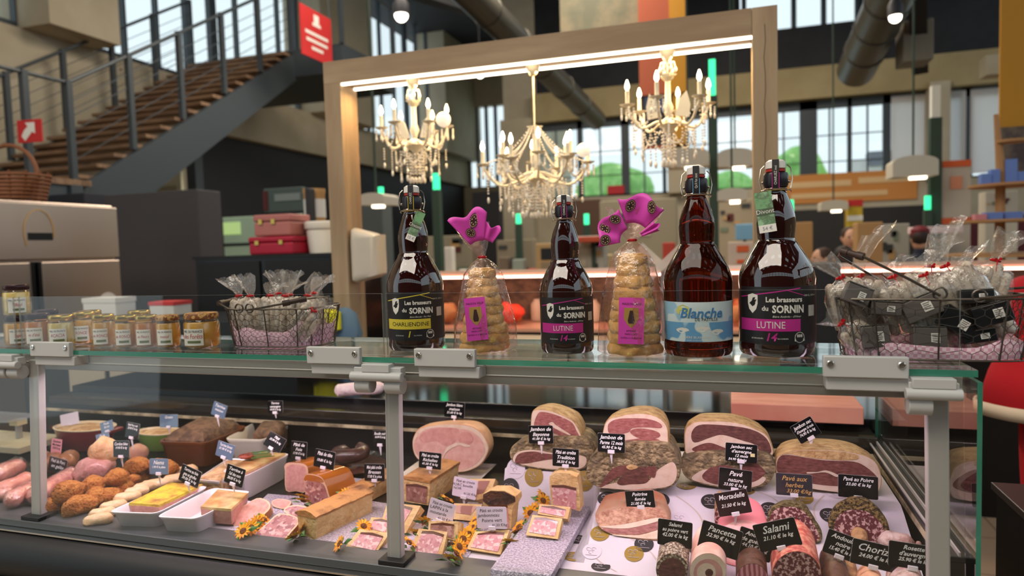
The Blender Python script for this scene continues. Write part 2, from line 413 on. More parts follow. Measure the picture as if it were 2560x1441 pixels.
for n, (a, b) in enumerate(((XL, PX[0]-.004), (PX[0]+.004, PX[1]-.01), (PX[1]-.004, XR-.005))):
    o = part('front_pane', lean(MB().box(a, b, 1.352, 1.357, .885, 1.345)), m_glass, smooth=False)
glass_slab('side_pane', XR+.006, XR+.014, 1.345, 2.2, .93, 1.345, 0)
for a, b, y0 in ((XL, at(30, 740, Y=1.385).x, 1.385), (at(44, 740, Y=1.385).x, at(953, 735, Y=1.385).x, 1.385), (at(962, 735, Y=1.385).x, at(2402, 722, Y=1.385).x, 1.385)):
    o = part('glass_shield', MB().box(a, b, y0, y0+.006, 1.364, 1.505), m_glass, smooth=False); o.data.materials.append(M('grey polished glass edge', (160, 170, 168), .2, alpha=.6))
    for p in o.data.polygons:
        if abs(p.normal.y) < .9: p.material_index = 1
for a, b in ((78, 176), (768, 900), (1036, 1188), (2057, 2272)):
    x0, x1 = at(a, 880, Y=1.352).x, at(b, 880, Y=1.352).x
    c = part('clamp', MB().box(x0, x1, 1.348, 1.362, 1.347, 1.386).box(x0+.006, x1+.006, 1.356, 1.40, 1.322, 1.347), m_plastic, bevel=.002)
    for x in (x0+.012, x1-.012):
        s = build('screw', MB().lathe([(.0065, 0), (.0065, .002), (.005, .0035), (.0028, .0035), (.0025, .002)], 14), m_steel, c, loc=(x, 1.348, 1.372), rot=(math.pi/2, 0, 0))
# staff worktop things
o = build('wrapped_parcel', MB().capsule((-.085, -.02, .022), (.06, .03, .028), .024, 12).wob(.006, 40), M('pink white wrapping paper', (226, 200, 206), .5, ns=18, col2=(238, 220, 222), bump=.3, bs=60), loc=at(905, 990, z=1.06))
tag(o, 'small pink paper parcel lying on the black worktop behind the middle post', 'parcel')
o = build('chopping_board', MB().box(at(1828, 1040, Y=2.16).x, XR-.03, 2.16, 2.42, 1.057, 1.108), M('salmon red board', (196, 122, 106), .5, ns=4, col2=(212, 146, 128), st=(1, 4, 1)), bevel=.003)
tag(o, 'thick salmon pink cutting block on the worktop at the right end', 'board')
# ---------------------------------------------------------------- hall furniture (background)
def sell(a, hx, hy, p=.55):
    c, s = math.cos(a), math.sin(a)
    return hx*math.copysign(abs(c)**p, c), hy*math.copysign(abs(s)**p, s)
def flat(name, col, rough=.7, **k): return M(name, col, rough, **k)
# staircase along the left wall
st = thing('staircase', 'steel staircase with brown wooden treads rising along the left wall', 'staircase')
SX0, SX1 = -8.35, -6.45
B0 = at(185, 452, X=SX1); T0 = at(728, 125, X=SX1); n = 17
rise = (T0.z-B0.z)/n; run = (T0.y-B0.y)/n
for x in (SX0, SX1):
    mb = MB(); w = .04
    mb.loft([[Vector((xx, B0.y-.25, B0.z-.62)), Vector((xx, B0.y+.15, B0.z-.62)), Vector((xx, T0.y+.1, T0.z-.42)), Vector((xx, T0.y+.1, T0.z-.02)), Vector((xx, B0.y+.1, B0.z-.02)), Vector((xx, B0.y-.25, B0.z-.1))] for xx in (x-w, x+w)])
    build('stringer', mb, m_steelblue, st, smooth=False)
for i in range(n):
    y = B0.y+run*(i+.4); z = B0.z+rise*(i+.55)
    build('tread', MB().box(SX0+.04, SX1-.02, y-.02, y+run*1.02, z-.04, z), m_wood, st, smooth=False)
build('lower_landing', MB().box(-8.5, SX1+.12, B0.y-1.7, B0.y+.1, B0.z-.06, B0.z), m_wood, st, smooth=False)
build('landing_beam', MB().box(-8.5, SX1+.1, B0.y-1.75, B0.y-.05, B0.z-.62, B0.z-.06).box(SX1-.02, SX1+.14, B0.y-.15, B0.y-.02, B0.z-.62, B0.z-.06).box(SX1-.02, SX1+.14, B0.y-1.1, B0.y-.97, B0.z-.62, B0.z-.06), m_steelblue, st, smooth=False)
build('upper_landing', MB().box(-8.5, SX1+.9, T0.y, T0.y+1.7, T0.z-.42, T0.z), m_steelblue, st, smooth=False)
hr = MB(); cb_ = MB()
for x in (SX0, SX1):
    hr.tube([(x, B0.y, B0.z+1.0), (x, T0.y, T0.z+1.0)], .022, 6); hr.tube([(x, B0.y-1.6, B0.z+1.0), (x, B0.y, B0.z+1.0)], .022, 6)
    for k in range(5): cb_.tube([(x, B0.y, B0.z+.2+.15*k), (x, T0.y, T0.z+.2+.15*k)], .006, 4)
hr.tube([(SX1+.9, T0.y, T0.z+1.05), (SX1+.9, T0.y+1.7, T0.z+1.05)], .03, 6).tube([(SX1, T0.y, T0.z+1.05), (SX1+.9, T0.y, T0.z+1.05)], .03, 6)
build('handrail', hr, m_steelblue, st); build('cable_rail', cb_, m_steelblue, st)
for i, u in enumerate((-.34, -.12, 0, .2, .4, .6, .8, 1.0)):
    for x in (SX0, SX1):
        y = B0.y+(T0.y-B0.y)*u; z = B0.z+max(0, u)*(T0.z-B0.z)
        build('baluster', MB().box(x-.03, x+.03, y-.03, y+.03, z-.05, z+1.02), m_steelblue, st, smooth=False)
for xx, y in ((SX1+.9, T0.y), (SX1+.9, T0.y+1.7)): build('baluster', MB().box(xx-.03, xx+.03, y-.03, y+.03, T0.z, T0.z+1.06), m_steelblue, st, smooth=False)
P = at(490, 480, t=10.2)
build('support_column', MB().box(P.x-.08, P.x+.08, P.y-.08, P.y+.08, 0, 3.75), m_steelblue, st, smooth=False)
m_red = flat('signal red sheet', (196, 44, 46)); m_white = flat('white paint', (232, 230, 224))
# signs on the stairs
P = at(75, 328, t=6.35); s = 6.35/FPX
sg = thing('arrow_sign', 'red sign with a white diagonal arrow on the lower stair railing', 'sign', P, (0, 0, .1))
build('panel', MB().cbox((0, 0, 0), (72*s, .012, 56*s)), m_red, sg, smooth=False)
build('arrow', MB().poly([Vector((x*s, -.008, y*s)) for x, y in ((-14, -24), (-4, -14), (8, 8-10), (17, -9+2), (17, 21), (-12, 21), (-4, 12), (-16, 2), (-24, -12))][:9]), m_white, sg, smooth=False)
P = at(790, 90, X=SX1+.93); s = dep(P)/FPX
sg = thing('stair_banner', 'red banner with white lines hung on the upper stair landing', 'banner', P)
build('panel', MB().box(0, .015, -.38, .38, -.34, .34), m_red, sg, smooth=False)
mb = MB()
for k, (w, z) in enumerate(((.1, .14), (.28, .0), (.26, -.1), (.14, -.2))): mb.box(.016, .018, -w, w, z-.022, z+.022)
build('tie', MB().tube([(.0, -.36, .3), (.0, -.36, .75)], .008, 5), m_steelblue, sg); build('tie', MB().tube([(0, .36, .3), (0, .36, .75)], .008, 5), m_steelblue, sg)
mb.box(.016, .018, -.06, .06, .16, .28); build('white_print', mb, m_white, sg, smooth=False)
# big table of plain boxes: name,label,cat,px rect,depth,thickness,colour
m_cream = flat('cream sign board', (205, 200, 172))
def bgbox(name, label, cat, x0, y0, x1, y1, t, d, mat, parts=(), group=None, bevel=.01):
    P = at((x0+x1)/2, (y0+y1)/2, t=t); s = t/FPX; w, h = (x1-x0)*s, (y1-y0)*s
    if parts:
        o = thing(name, label, cat, P, group=group); build('body', MB().box(-w/2, w/2, 0, d, -h/2, h/2), mat, o, smooth=False, bevel=bevel)
        for pn, u0, v0, u1, v1, pm in parts:
            build(pn, MB().box((u0-.5)*w, (u1-.5)*w, -.012, .0, (.5-v1)*h, (.5-v0)*h), pm, o, smooth=False)
    else:
        o = build(name, MB().box(-w/2, w/2, 0, d, -h/2, h/2), mat, smooth=False, bevel=bevel, loc=P); tag(o, label, cat, group)
    return o
def ground(o):            # let a box reach the floor
    for q in [o]+list(o.children):
        if q.type == 'MESH' and q.name.split('.')[0] in ('body',) or q is o and q.type == 'MESH':
            z0 = min(v.co.z for v in q.data.vertices)
            for v in q.data.vertices:
                if v.co.z < z0+.01: v.co.z = -o.location.z+.002
    return o
m_ss = M('fridge stainless steel', (196, 178, 164), .32, .9, bump=.04, bs=30, st=(1, 1, .1))
P0 = at(292, 832, t=5.3); wF = 1.36
fr = thing('steel_fridge', 'tall double door stainless steel fridge at the left behind the counter', 'fridge', (-4.53, 4.15-wF, 0), (0, 0, math.pi/2))
build('body', MB().box(0, wF, .02, .8, .1, 2.02), m_ss, fr, smooth=False, bevel=.01)
build('top_panel', MB().box(0, wF, -.02, .02, 1.62, 2.0), m_ss, fr, smooth=False, bevel=.004)
for k in (0, 1):
    d = build('door', MB().box(.01+k*(wF/2+.02), wF/2-.03+k*(wF/2+.02), -.03, .02, .12, 1.60), m_ss, fr, smooth=False, bevel=.008)
    build('door_edge', MB().box(wF/2-.045+k*.05, wF/2-.02+k*.05, -.035, .0, .12, 1.6), m_black, d, smooth=False)
build('display', MB().box(wF*.47, wF*.60, -.024, -.018, 1.75, 1.80), m_black, fr, smooth=False)
ob = MB().tube([(wF*.53+.11*math.cos(a), -.022, 1.8+.16*math.sin(a)) for a in [k*math.pi/8-.2 for k in range(11)]], .004, 4)
build('oval_emblem', ob, M('gold line', (205, 160, 90), .4), fr)
for z, c in ((1.27, (226, 220, 214)), (1.05, (205, 80, 60))):
    build('sticker', MB().lathe([(.085, 0), (.085, .002)], 20), flat('sticker %d' % c[0], c), fr, loc=(wF-.14, -.032, z), rot=(math.pi/2, 0, 0))
for x in (.05, wF-.05):
    for y in (.1, .7): build('foot', MB().box(x-.03, x+.03, y-.03, y+.03, 0, .1), m_black, fr, smooth=False)
m_wick = M('brown wicker', (128, 78, 48), .7)
P = at(24, 505, z=2.03); bk = thing('wicker_basket', 'brown wicker basket on top of the steel fridge', 'basket', (max(P.x, -5.1), P.y, 2.025))
mb = MB()
for k in range(7): mb.tube([(.26*(1+.03*k)*math.cos(a), .18*(1+.03*k)*math.sin(a), .02+k*.026) for a in [i*math.pi/10 for i in range(20)]], .011, 5, closed=True)
for i in range(16):
    a = i*math.pi/8; mb.tube([(.25*math.cos(a), .175*math.sin(a), 0), (.31*math.cos(a), .21*math.sin(a), .2)], .009, 4)
build('weave', mb, m_wick, bk)
build('handle', MB().tube([(.28*math.cos(a), 0, .18+.22*math.sin(a)) for a in [k*math.pi/12 for k in range(13)]], .014, 6), m_wick, bk)
ground(bgbox('partition_panel', 'big charcoal partition panel right of the steel fridge', 'panel', 236, 482, 530, 860, 6.3, .3, M('charcoal panel', (66, 63, 66), .7)))
ground(bgbox('partition_panel', 'darker partition panel edge behind the steel fridge', 'panel', 90, 487, 240, 860, 6.7, .3, M('dark navy panel', (38, 40, 48), .7)))
ground(bgbox('black_cabinet', 'low black cabinet carrying the red boxes and white tub', 'cabinet', 455, 640, 872, 900, 4.6, .6, m_black, [('top', -.01, -.01, 1.01, .02, m_blackmat), ('door', .03, .05, .48, .9, m_blackmat), ('door', .52, .05, .97, .9, m_blackmat)]))
Pc = at(660, 640, t=4.6)
def oncab(px, w, h, d, z0=None): P = at(px, 636, t=4.68); return Vector((P.x, P.y+.1, at(660, 640, t=4.6).z+.008 if z0 is None else z0))
m_maroon = flat('deep red lacquer', (168, 22, 52), .45); m_rose = flat('dusty pink case', (176, 110, 104), .5); m_brass = M('brass latch', (200, 170, 90), .3, 1)
def suitcase(label, px, w, h, d, z0, mat, xo):
    L = oncab(px, w, h, d, z0); o = thing('case_box', label, 'box', L)
    build('body', MB().box(-w/2, w/2, 0, d, 0, h*.66), mat, o, smooth=False, bevel=.012); build('lid', MB().box(-w/2-.004, w/2+.004, -.004, d, h*.66+.002, h), mat, o, smooth=False, bevel=.012)
    for x in (-w*.3, w*xo): build('latch', MB().box(x-.015, x+.015, -.01, .002, h*.55, h*.78), m_brass, o, smooth=False)
    return L.z+h
zt = suitcase('deep red box at the bottom of the stack on the black cabinet', 654, .36, .125, .26, None, m_maroon, .25)
suitcase('dusty pink box stacked on the deep red box', 660, .30, .15, .24, zt+.004, m_rose, .05)
L = oncab(767, 0, 0, 0); tb = thing('white_tub', 'white plastic tub with a lid on the black cabinet', 'tub', (L.x, L.y+.12, L.z))
build('body', MB().lathe([(.105, 0), (.122, .17)], 28), m_plastic and flat('white plastic', (228, 226, 216), .4), tb); build('lid', MB().lathe([(.13, .17), (.134, .175), (.134, .218), (.12, .224)], 28), flat('white plastic', (228, 226, 216), .4), tb)
ground(bgbox('shelf_pillar', 'dark slim pillar behind the white tub', 'pillar', 762, 470, 772, 560, 5.4, .1, m_char))
L = at(788, 545, t=5.6); kb = thing('kraft_tub', 'kraft brown cardboard tub with white label behind the white tub', 'tub', (L.x, L.y, L.z-.0))
build('body', MB().lathe([(.085, -.6), (.085, .19), (.09, .20), (.09, .235), (.0, .235)], 24), flat('kraft card', (190, 150, 96), .7), kb); build('label', MB().lathe([(.087, 0), (.087, .15)], 24, caps=False), flat('paper white', (222, 222, 216)), kb)
bgbox('shop_sign', 'long cream shop sign with faded letters under the stairs', 'sign', 215, 430, 478, 498, 9.0, .05, m_cream, [('faded_print', .2, .2, .85, .42, flat('faded ochre', (150, 140, 110))), ('faded_print', .1, .6, .95, .8, flat('faded olive', (165, 158, 130)))])
bgbox('wall_banner', 'orange red panel on the dark wall under the stairs', 'panel', 320, 372, 434, 430, 10.2, .05, flat('rust red panel', (150, 52, 36)))
o = bgbox('shop_sign', 'grey green shop sign above the lit stall left of the wooden frame', 'sign', 650, 470, 765, 530, 7.0, .06, flat('grey green sign', (78, 92, 90)), [('end_mark', .0, .1, .12, .9, flat('dark red mark', (90, 40, 40))), ('pale_print', .3, .25, .95, .55, flat('pale print', (130, 142, 140)))])
for x_ in (-.22, .22): build('sign_leg', MB().box(x_-.012, x_+.012, .03, .055, -o.location.z+.003, 0), m_char, o, smooth=False)
ground(bgbox('lit_stall', 'mint green lit stall behind the red boxes', 'stall', 538, 540, 775, 760, 8.2, .4, flat('mint lit panel', (176, 204, 180)), [('window', .03, .06, .24, .2, flat('lime window', (170, 200, 130), es=.5)), ('frame_bar', .0, .0, .02, 1, m_char), ('frame_bar', .0, .3, 1, .33, m_char), ('frame_bar', .64, .0, .67, .3, m_char)]))
# wooden frame with chandeliers
YF = 3.2
fx0, fx1 = at(813, 300, Y=YF).x, at(1944, 100, Y=YF).x
ft = 2.606; fw = .098; fd = .17
fm = thing('wooden_frame', 'tall light oak frame with warm light strips standing behind the counter', 'frame')
build('leg', MB().box(fx0, fx0+fw, YF, YF+fd, 0, ft-.115), m_oak, fm, smooth=False, bevel=.002)
build('leg', MB().box(fx1-fw*1.05, fx1, YF, YF+fd, 0, ft), m_oak, fm, smooth=False, bevel=.002)
build('beam', MB().box(fx0, fx1-fw*1.05-.001, YF, YF+fd, ft-.115, ft), m_oakh, fm, smooth=False, bevel=.002)
m_led = M('warm light strip', (255, 240, 212), es=5)
for y in (YF+.012, YF+fd-.03): build('light_strip', MB().box(fx0+fw, fx1-fw*1.05, y, y+.016, ft-.126, ft-.1155), m_led, fm, smooth=False)
build('crack', MB().add([(fx1-.052+.004*math.sin(z*31)+w, YF-.0008, z) for z in [1.9+.07*i for i in range(10)] for w in (-.0015, .0015)], [(2*i, 2*i+1, 2*i+3, 2*i+2) for i in range(9)]), flat('dark wood crack', (84, 66, 50)), fm, smooth=False)
m_ivory = M('ivory enamel', (240, 228, 200), .35); m_bulb = M('warm candle bulb', (255, 236, 200), es=6); m_bead = M('pale crystal bead', (246, 236, 216), .12, coat=.5, spec=.8)
m_gobo = M('pearl globe bulb', (240, 225, 200), .3, es=.6)
def chandelier(label, px, py0, R, drop, H, narm, tiers=1, ropes=False):
    P = at(px, py0, Y=YF+fd/2); top = ft-.118
    o = thing('chandelier', label, 'chandelier', (P.x, YF+fd/2, top))
    build('ceiling_cup', MB().lathe([(.002, 0), (.035, 0), (.03, -.02), (.016, -.045), (.004, -.05)], 16), m_ivory, o)
    zc = -drop
    prof = [(.004, -.045), (.004, zc+H*.62), (.03, zc+H*.6), (.012, zc+H*.55), (.014, zc+H*.3), (.026, zc+H*.22), (.012, zc+H*.1), (.045, zc+.01), (.05, zc), (.02, zc-.03), (.006, zc-.05)]
    build('stem', MB().lathe(list(reversed(prof)), 12), m_ivory, o)
    build('crown', MB().lathe([(.012, zc+H*.58), (.035, zc+H*.64), (.03, zc+H*.62)], 10, fn=lambda a, z: 1+.25*math.cos(5*a)), m_ivory, o)
    for i in range(narm):
        a = 2*math.pi*i/narm+.35; ca, sa = math.cos(a), math.sin(a); rr = R*(1 if i % 2 == 0 or tiers == 1 else .72); zz = zc+.02 if tiers == 1 else zc+(.0 if i % 2 == 0 else .03)
        pts = []
        for k in range(11):
            u = k/10; r_ = .02+u*(rr-.02); z_ = zz-.045*math.sin(u*math.pi*1.05)*1.0+(.055*u*u)+.02*math.sin(u*2*math.pi)
            pts.append((r_*ca, r_*sa, z_))
        arm = build('arm', MB().tube(pts, .0065, 6), m_ivory, o)
        ex, ey, ez = pts[-1]
        build('drip_cup', MB().lathe([(.006, ez), (.03, ez+.012), (.032, ez+.016), (.008, ez+.012)], 10, (ex, ey, 0), fn=lambda b, z: 1+.12*math.cos(8*b)), m_ivory, arm)
        build('candle', MB().lathe([(.0095, ez+.012), (.0095, ez+.075), (.006, ez+.078)], 10, (ex, ey, 0)), m_ivory, arm)
        build('bulb', MB().lathe([(.004, ez+.078), (.0115, ez+.092), (.0105, ez+.106), (.003, ez+.128)], 10, (ex, ey, 0)), m_bulb, arm)
        for q in range(4):                                   # drops under each cup
            b = q*math.pi/2+a; x, y = ex+.028*math.cos(b), ey+.028*math.sin(b); mb = MB()
            for z in range(3): mb.ball((x, y, ez-.004-.011*z), .0058, 5, 4)
            build('crystal_drop', mb.ball((x, y, ez-.044), (.0065, .0065, .015), 5, 4), m_bead, arm)
        a2 = 2*math.pi*(i+1)/narm+.35; mb = MB()
        for q in range(15):                                  # festoon to the next arm
            u = q/14; x = ex*(1-u)+rr*math.cos(a2)*u; y = ey*(1-u)+rr*math.sin(a2)*u
            mb.ball((x*.96, y*.96, ez-.01-.075*math.sin(math.pi*u)*(1.1 if tiers == 1 else .8)), .0052, 5, 4)
        build('bead_swag', mb, m_bead, o)
        for f_, dp in ((.72, .11), (.95, .07)):
            mb = MB()
            for q in range(int(dp/.012)): mb.ball((rr*f_*math.cos(a+.26), rr*f_*math.sin(a+.26), zc-.02-.013*q), .0048, 5, 4)
            mb.ball((rr*f_*math.cos(a+.26), rr*f_*math.sin(a+.26), zc-.035-dp), (.007, .007, .016), 6, 4)
            build('bead_string', mb, m_bead, o)
        mb = MB()
        for q in range(17):
            u = q/16; b0, b1 = a, 2*math.pi*(i+1)/narm+.35; mb.ball((rr*.6*math.cos(b0+(b1-b0)*u), rr*.6*math.sin(b0+(b1-b0)*u), zc-.03-.07*math.sin(math.pi*u)), .005, 5, 4)
        build('bead_swag', mb, m_bead, o)
        mb = MB()
        for q in range(9): mb.ball((rr*.45*ca, rr*.45*sa, zc-.03-.015*q), .005, 5, 4)
        mb.ball((rr*.45*ca, rr*.45*sa, zc-.175), (.008, .008, .018), 6, 4)
        build('bead_string', mb, m_bead, o)
        if ropes:
            mb = MB()
            for q in range(20):
                u = q/19; z = (zc+H*.6)*(1-u)+(ez+.02)*u-.03*math.sin(math.pi*u); mb.ball(((.03+u*(rr-.05))*ca, (.03+u*(rr-.05))*sa, z), .005, 5, 4)
            build('bead_rope', mb, m_bead, o)
    mb = MB()
    for q in range(10):
        a = q*math.pi/5
        for z in range(7): mb.ball((.03*math.cos(a), .03*math.sin(a), zc-.05-.016*z), .0055, 5, 4)
        mb.ball((.03*math.cos(a), .03*math.sin(a), zc-.18), (.007, .007, .017), 5, 4)
    build('bead_tassel', mb, m_bead, o)
    return o, zc
c1, zc = chandelier('ivory crystal chandelier at the left with a round globe bulb', 1032, 205, .17, .34, .36, 6)
build('globe_bulb', MB().ball((.185, -.05, zc+.11), .038, 14, 10), m_gobo, c1)
c2, zc = chandelier('large ivory chandelier with bead ropes hanging in the middle', 1332, 160, .26, .55, .40, 12, 2, True)
build('globe_bulb', MB().ball((.245, -.02, zc+.12), .034, 14, 10), m_gobo, c2)
c3, zc = chandelier('ivory crystal chandelier at the right near the oak leg', 1668, 130, .19, .34, .36, 6)
for o_, px_ in ((c1, 1032), (c3, 1668)):
    mb = MB()
    for q in range(6):
        a = q*math.pi/3; mb.ball((.035*math.cos(a), .035*math.sin(a), -.09), (.008, .008, .014), 6, 4); mb.tube([(0, 0, -.05), (.03*math.cos(a), .03*math.sin(a), -.055), (.035*math.cos(a), .035*math.sin(a), -.078)], .004, 4)
    build('upper_crystals', mb, m_bead, o_)
    wl_ = MB()
    for sx in (-1, 1): wl_.loft([[Vector((sx*x, y, z)) for x, z in ((.03, -.30), (.055, -.22), (.085, -.19), (.10, -.25), (.095, -.31))] for y in (-.006, .006)])
    build('glass_leaf', wl_, m_ivory, o_)
# translucent container hanging on the left oak leg + cloths
P = at(907, 640, Y=3.1); o = build('wipe_dispenser', MB().loft([[Vector((sell(a, .09*k, .06*k)[0], sell(a, .09*k, .06*k)[1], z+(.02*math.cos(a) if z < .1 else -.025*math.cos(a)))) for a in [2*math.pi*i/32 for i in range(32)]] for k, z in ((.8, -.125), (.97, -.115), (1, -.09), (1, .09), (.95, .115), (.8, .125))]), M('milky plastic', (196, 188, 172), .35, sss=.2), loc=(fx0+fw+.0935, YF+.06, at(907, 640, Y=YF+.06).z))
tag(o, 'milky plastic wipe dispenser fixed to the left oak leg', 'dispenser')
P = at(838, 812, Y=3.13); o = thing('cloth_bundle', 'blue cloth with a yellow stripe hung at the foot of the left oak leg', 'cloth', P)
build('blue_cloth', MB().lathe([(.02, -.16), (.07, -.13), (.09, -.05), (.06, .06), (.02, .09)], 14, sy=.4, fn=lambda a, z: 1+.2*math.sin(4*a+z*20)), flat('denim blue cloth', (88, 116, 140)), o, loc=(.06, 0, .0))
build('yellow_cloth', MB().lathe([(.05, -.06), (.085, -.04), (.085, .05), (.05, .065)], 14, sy=.4, fn=lambda a, z: 1+.15*math.sin(3*a)), flat('neon yellow cloth', (214, 210, 40)), o, loc=(-.03, -.05, .02))
# low table behind the glass with scale boxes
zt_ = at(370, 800, t=3.75).z+.004
for x0, x1, y0, lb, rb in ((196, 302, 752, 'white box standing behind the honey jars', 0), (366, 442, 766, 'white box with a red top band behind the honey jars', 1)):
    P = at((x0+x1)/2, 790, t=3.92); sc = 3.92/FPX; w, h = (x1-x0)*sc, (800-y0)*sc
    o = thing('white_box', lb, 'box', (P.x, P.y, zt_)); build('body', MB().box(-w/2, w/2, 0, .14, 0, h), flat('white card', (216, 214, 208)), o, smooth=False, bevel=.005)
    build('lid', MB().box(-w/2-.003, w/2+.003, -.003, .143, h*.78, h+.003), flat('red band', (200, 60, 60)) if rb else flat('white card', (216, 214, 208)), o, smooth=False)
ground(bgbox('back_counter', 'black staff back counter behind the case at the left', 'counter', -60, 800, 800, 1000, 3.75, .5, m_black, [('drawer_front', .36, .55, .62, .95, flat('beige drawer', (168, 158, 140))), ('drawer_front', .2, .55, .34, .95, flat('beige drawer', (168, 158, 140))), ('drawer_front', .66, .5, .80, .98, flat('beige drawer', (168, 158, 140)))]))
ground(bgbox('back_counter', 'beige staff back counter behind the case at the right', 'counter', 912, 868, 1890, 1010, 3.75, .5, flat('beige drawer', (168, 158, 140)), [('shadow_gap', 0, .38, 1, .44, m_black), ('shadow_gap', .25, .0, .256, 1, m_black), ('shadow_gap', .52, .0, .526, 1, m_black), ('top_edge', -.01, -.02, 1.01, .05, flat('pale worktop', (190, 180, 165)))]))
# opposite counter with its light line
LY = at(1300, 693, z=1.40).y
ox0, ox1 = at(990, 700, Y=LY).x, at(2700, 700, Y=LY).x
m_pinkled = M('rose light line', (255, 196, 176), es=4.5)
oc = thing('opposite_counter', 'long deli counter across the aisle with a rose light line', 'counter')
build('base', MB().box(ox0, ox1, LY-.05, LY+.8, 0, 1.03), m_black, oc, smooth=False)
build('deck', MB().box(ox0, ox1, LY-.05, LY+.6, 1.03, 1.05), flat('peach steel deck', (204, 160, 140), .3), oc, smooth=False)
build('back_panel', MB().box(ox0, ox1, LY+.55, LY+.6, 1.05, 1.40), M('cluttered brown back panel', (96, 84, 74), .6, ns=5, col2=(140, 120, 100), st=(2, 1, 3)), oc, smooth=False)
build('top', MB().box(ox0, ox1, LY-.03, LY+.6, 1.415, 1.43), flat('peach steel deck', (204, 160, 140), .3), oc, smooth=False)
build('light_line', MB().box(ox0, ox1, LY-.045, LY-.03, 1.397, 1.413), m_pinkled, oc, smooth=False)
area('opposite_counter_lamp', ((ox0+ox1)/2, LY+.15, 1.395), (ox1-ox0-.3, .04), 6, (255, 190, 160), (0, .2, -1))
m_redp = flat('red paper', (226, 66, 44)); m_jar = flat('orange jar', (230, 120, 60)); 
for k, (px, py, w, c, lb) in enumerate(((1272, 780, 80, m_redp, 'crumpled red paper heap in the opposite counter'), (1022, 775, 50, m_jar, 'orange packet heap in the opposite counter beside the oak leg'), (2420, 750, 70, m_jar, 'orange red heap in the opposite counter behind the right basket'), (1845, 765, 50, flat('brown bread', (170, 120, 80)), 'brown loaf in the opposite counter between the large bottles'), (1120, 770, 50, flat('brown bread', (170, 120, 80)), 'brown loaf in the opposite counter by the left cake'), (2540, 745, 60, m_redp, 'red heap in the opposite counter at the right edge'))):
    P = at(px, py, Y=LY+.2); s = dep(P)/FPX
    o = build('food_heap', MB().ball((0, 0, 0), (w/2*s, .1, 24*s), 14, 9).wob(.022, 18, k), c, loc=(P.x, LY+.2, 1.066+24*s)); tag(o, lb, 'food')

rg = random.Random(3)
for k in range(26):
    x = ox0+.2+k*(ox1-ox0-.4)/26+rg.uniform(-.03, .03); w = .05; cc = rg.choice([(150, 60, 44), (206, 120, 70), (176, 150, 110), (210, 200, 180), (120, 70, 44), (196, 70, 50), (90, 80, 60)]); h = rg.uniform(.05, .2); w = rg.uniform(.04, .06)
    P = Vector((x, LY+.40+.03*(k % 2), 1.055)); ju = build('stock_jar', MB().lathe([(w*.9, 0), (w, h*.1), (w, h*.75), (w*.6, h*.92), (w*.6, h)], 12), flat('stock %d %d' % cc[:2], cc, .4), loc=P)
    tag(ju, 'blurred jar of stock at the back of the counter across the aisle', 'jar', 'jars in the counter across the aisle')
# hanging banners, ducts, stalls
m_terra = flat('terracotta banner', (168, 84, 56)); m_must = flat('mustard banner', (190, 134, 36))
def banner(name, label, px0, py0, px1, py1, t, mat, parts=()):
    return bgbox(name, label, 'banner', px0, py0, px1, py1, t, .03, mat, parts, bevel=0)
def hang(o, px, py, t, dx=0):   # two wires up to the roof
    return o
banner('hanging_banner', 'tall terracotta and mustard banner hanging behind the right chandelier', 1596, -120, 1712, 232, 9, m_terra, [('mustard_half', .66, 0, 1, 1, m_must)])
banner('hanging_banner', 'dark lower banner with red and mustard edges behind the right chandelier', 1604, 233, 1712, 370, 9.1, m_char, [('navy_patch', .1, .05, .6, .35, flat('navy print', (60, 74, 110))), ('mustard_half', .72, 0, 1, 1, m_must), ('red_edge', 0, .95, 1, 1, m_terra)])
banner('photo_banner', 'wide faded landscape banner hanging under the roof left of the terracotta banner', 1396, -130, 1596, 78, 9.5, M('faded landscape print', (120, 110, 88), .8, ns=2.5, col2=(92, 92, 76), det=6))
banner('hanging_banner', 'tall mustard banner at the right edge with a dark picture below', 2512, -100, 2640, 312, 7, m_must, [('picture', 0, 1.0, 1, 1.28, M('dark fruit print', (70, 60, 62), .7, ns=6, col2=(110, 96, 84)))])
m_duct = M('dark grey duct metal', (88, 86, 80), .35, .7)
def duct(label, a, b, ta, tb, r):
    A, B = at(*a, t=ta), at(*b, t=tb); mb = MB(); d = (B-A).normalized(); Ln = (B-A).length
    root = thing('air_duct', label, 'duct'); build('duct_tube', mb.tube([A, B], r, 20), m_duct, root); k = int(Ln/1.0)
    for i in range(1, k+1):
        C = A+d*(i*Ln/(k+1)); build('joint_ring', MB().tube([C-d*.03, C+d*.03], r*1.06, 20), m_duct, root)
duct('long round grey air duct slanting down behind the middle chandelier', (1130, -60), (1490, 300), 8.0, 13.5, .2)
duct('short round air duct high at the right under the roof', (2260, -80), (2140, 175), 8.5, 11.5, .3)
m_beamd = flat('dark roof beam', (30, 30, 33))
for a, b, lb in (((1000, -40), (1180, 20), 'dark steel roof truss bar at the top left of the oak frame'), ((2290, -60), (2300, 170), 'dark square roof post with beige plate at the top right')):
    A, B = at(*a, t=9), at(*b, t=11); o = build('roof_bar', MB().tube([A, B], .16, 4), m_beamd, smooth=False); tag(o, lb, 'roof bar')
bgbox('beam_end', 'beige beam end beside the mustard banner', 'beam', 2470, 135, 2515, 185, 9, .3, m_wall)
bgbox('duct_box', 'beige square duct section at the top right', 'duct', 2262, 50, 2330, 150, 10, .5, flat('beige duct', (120, 112, 98)))
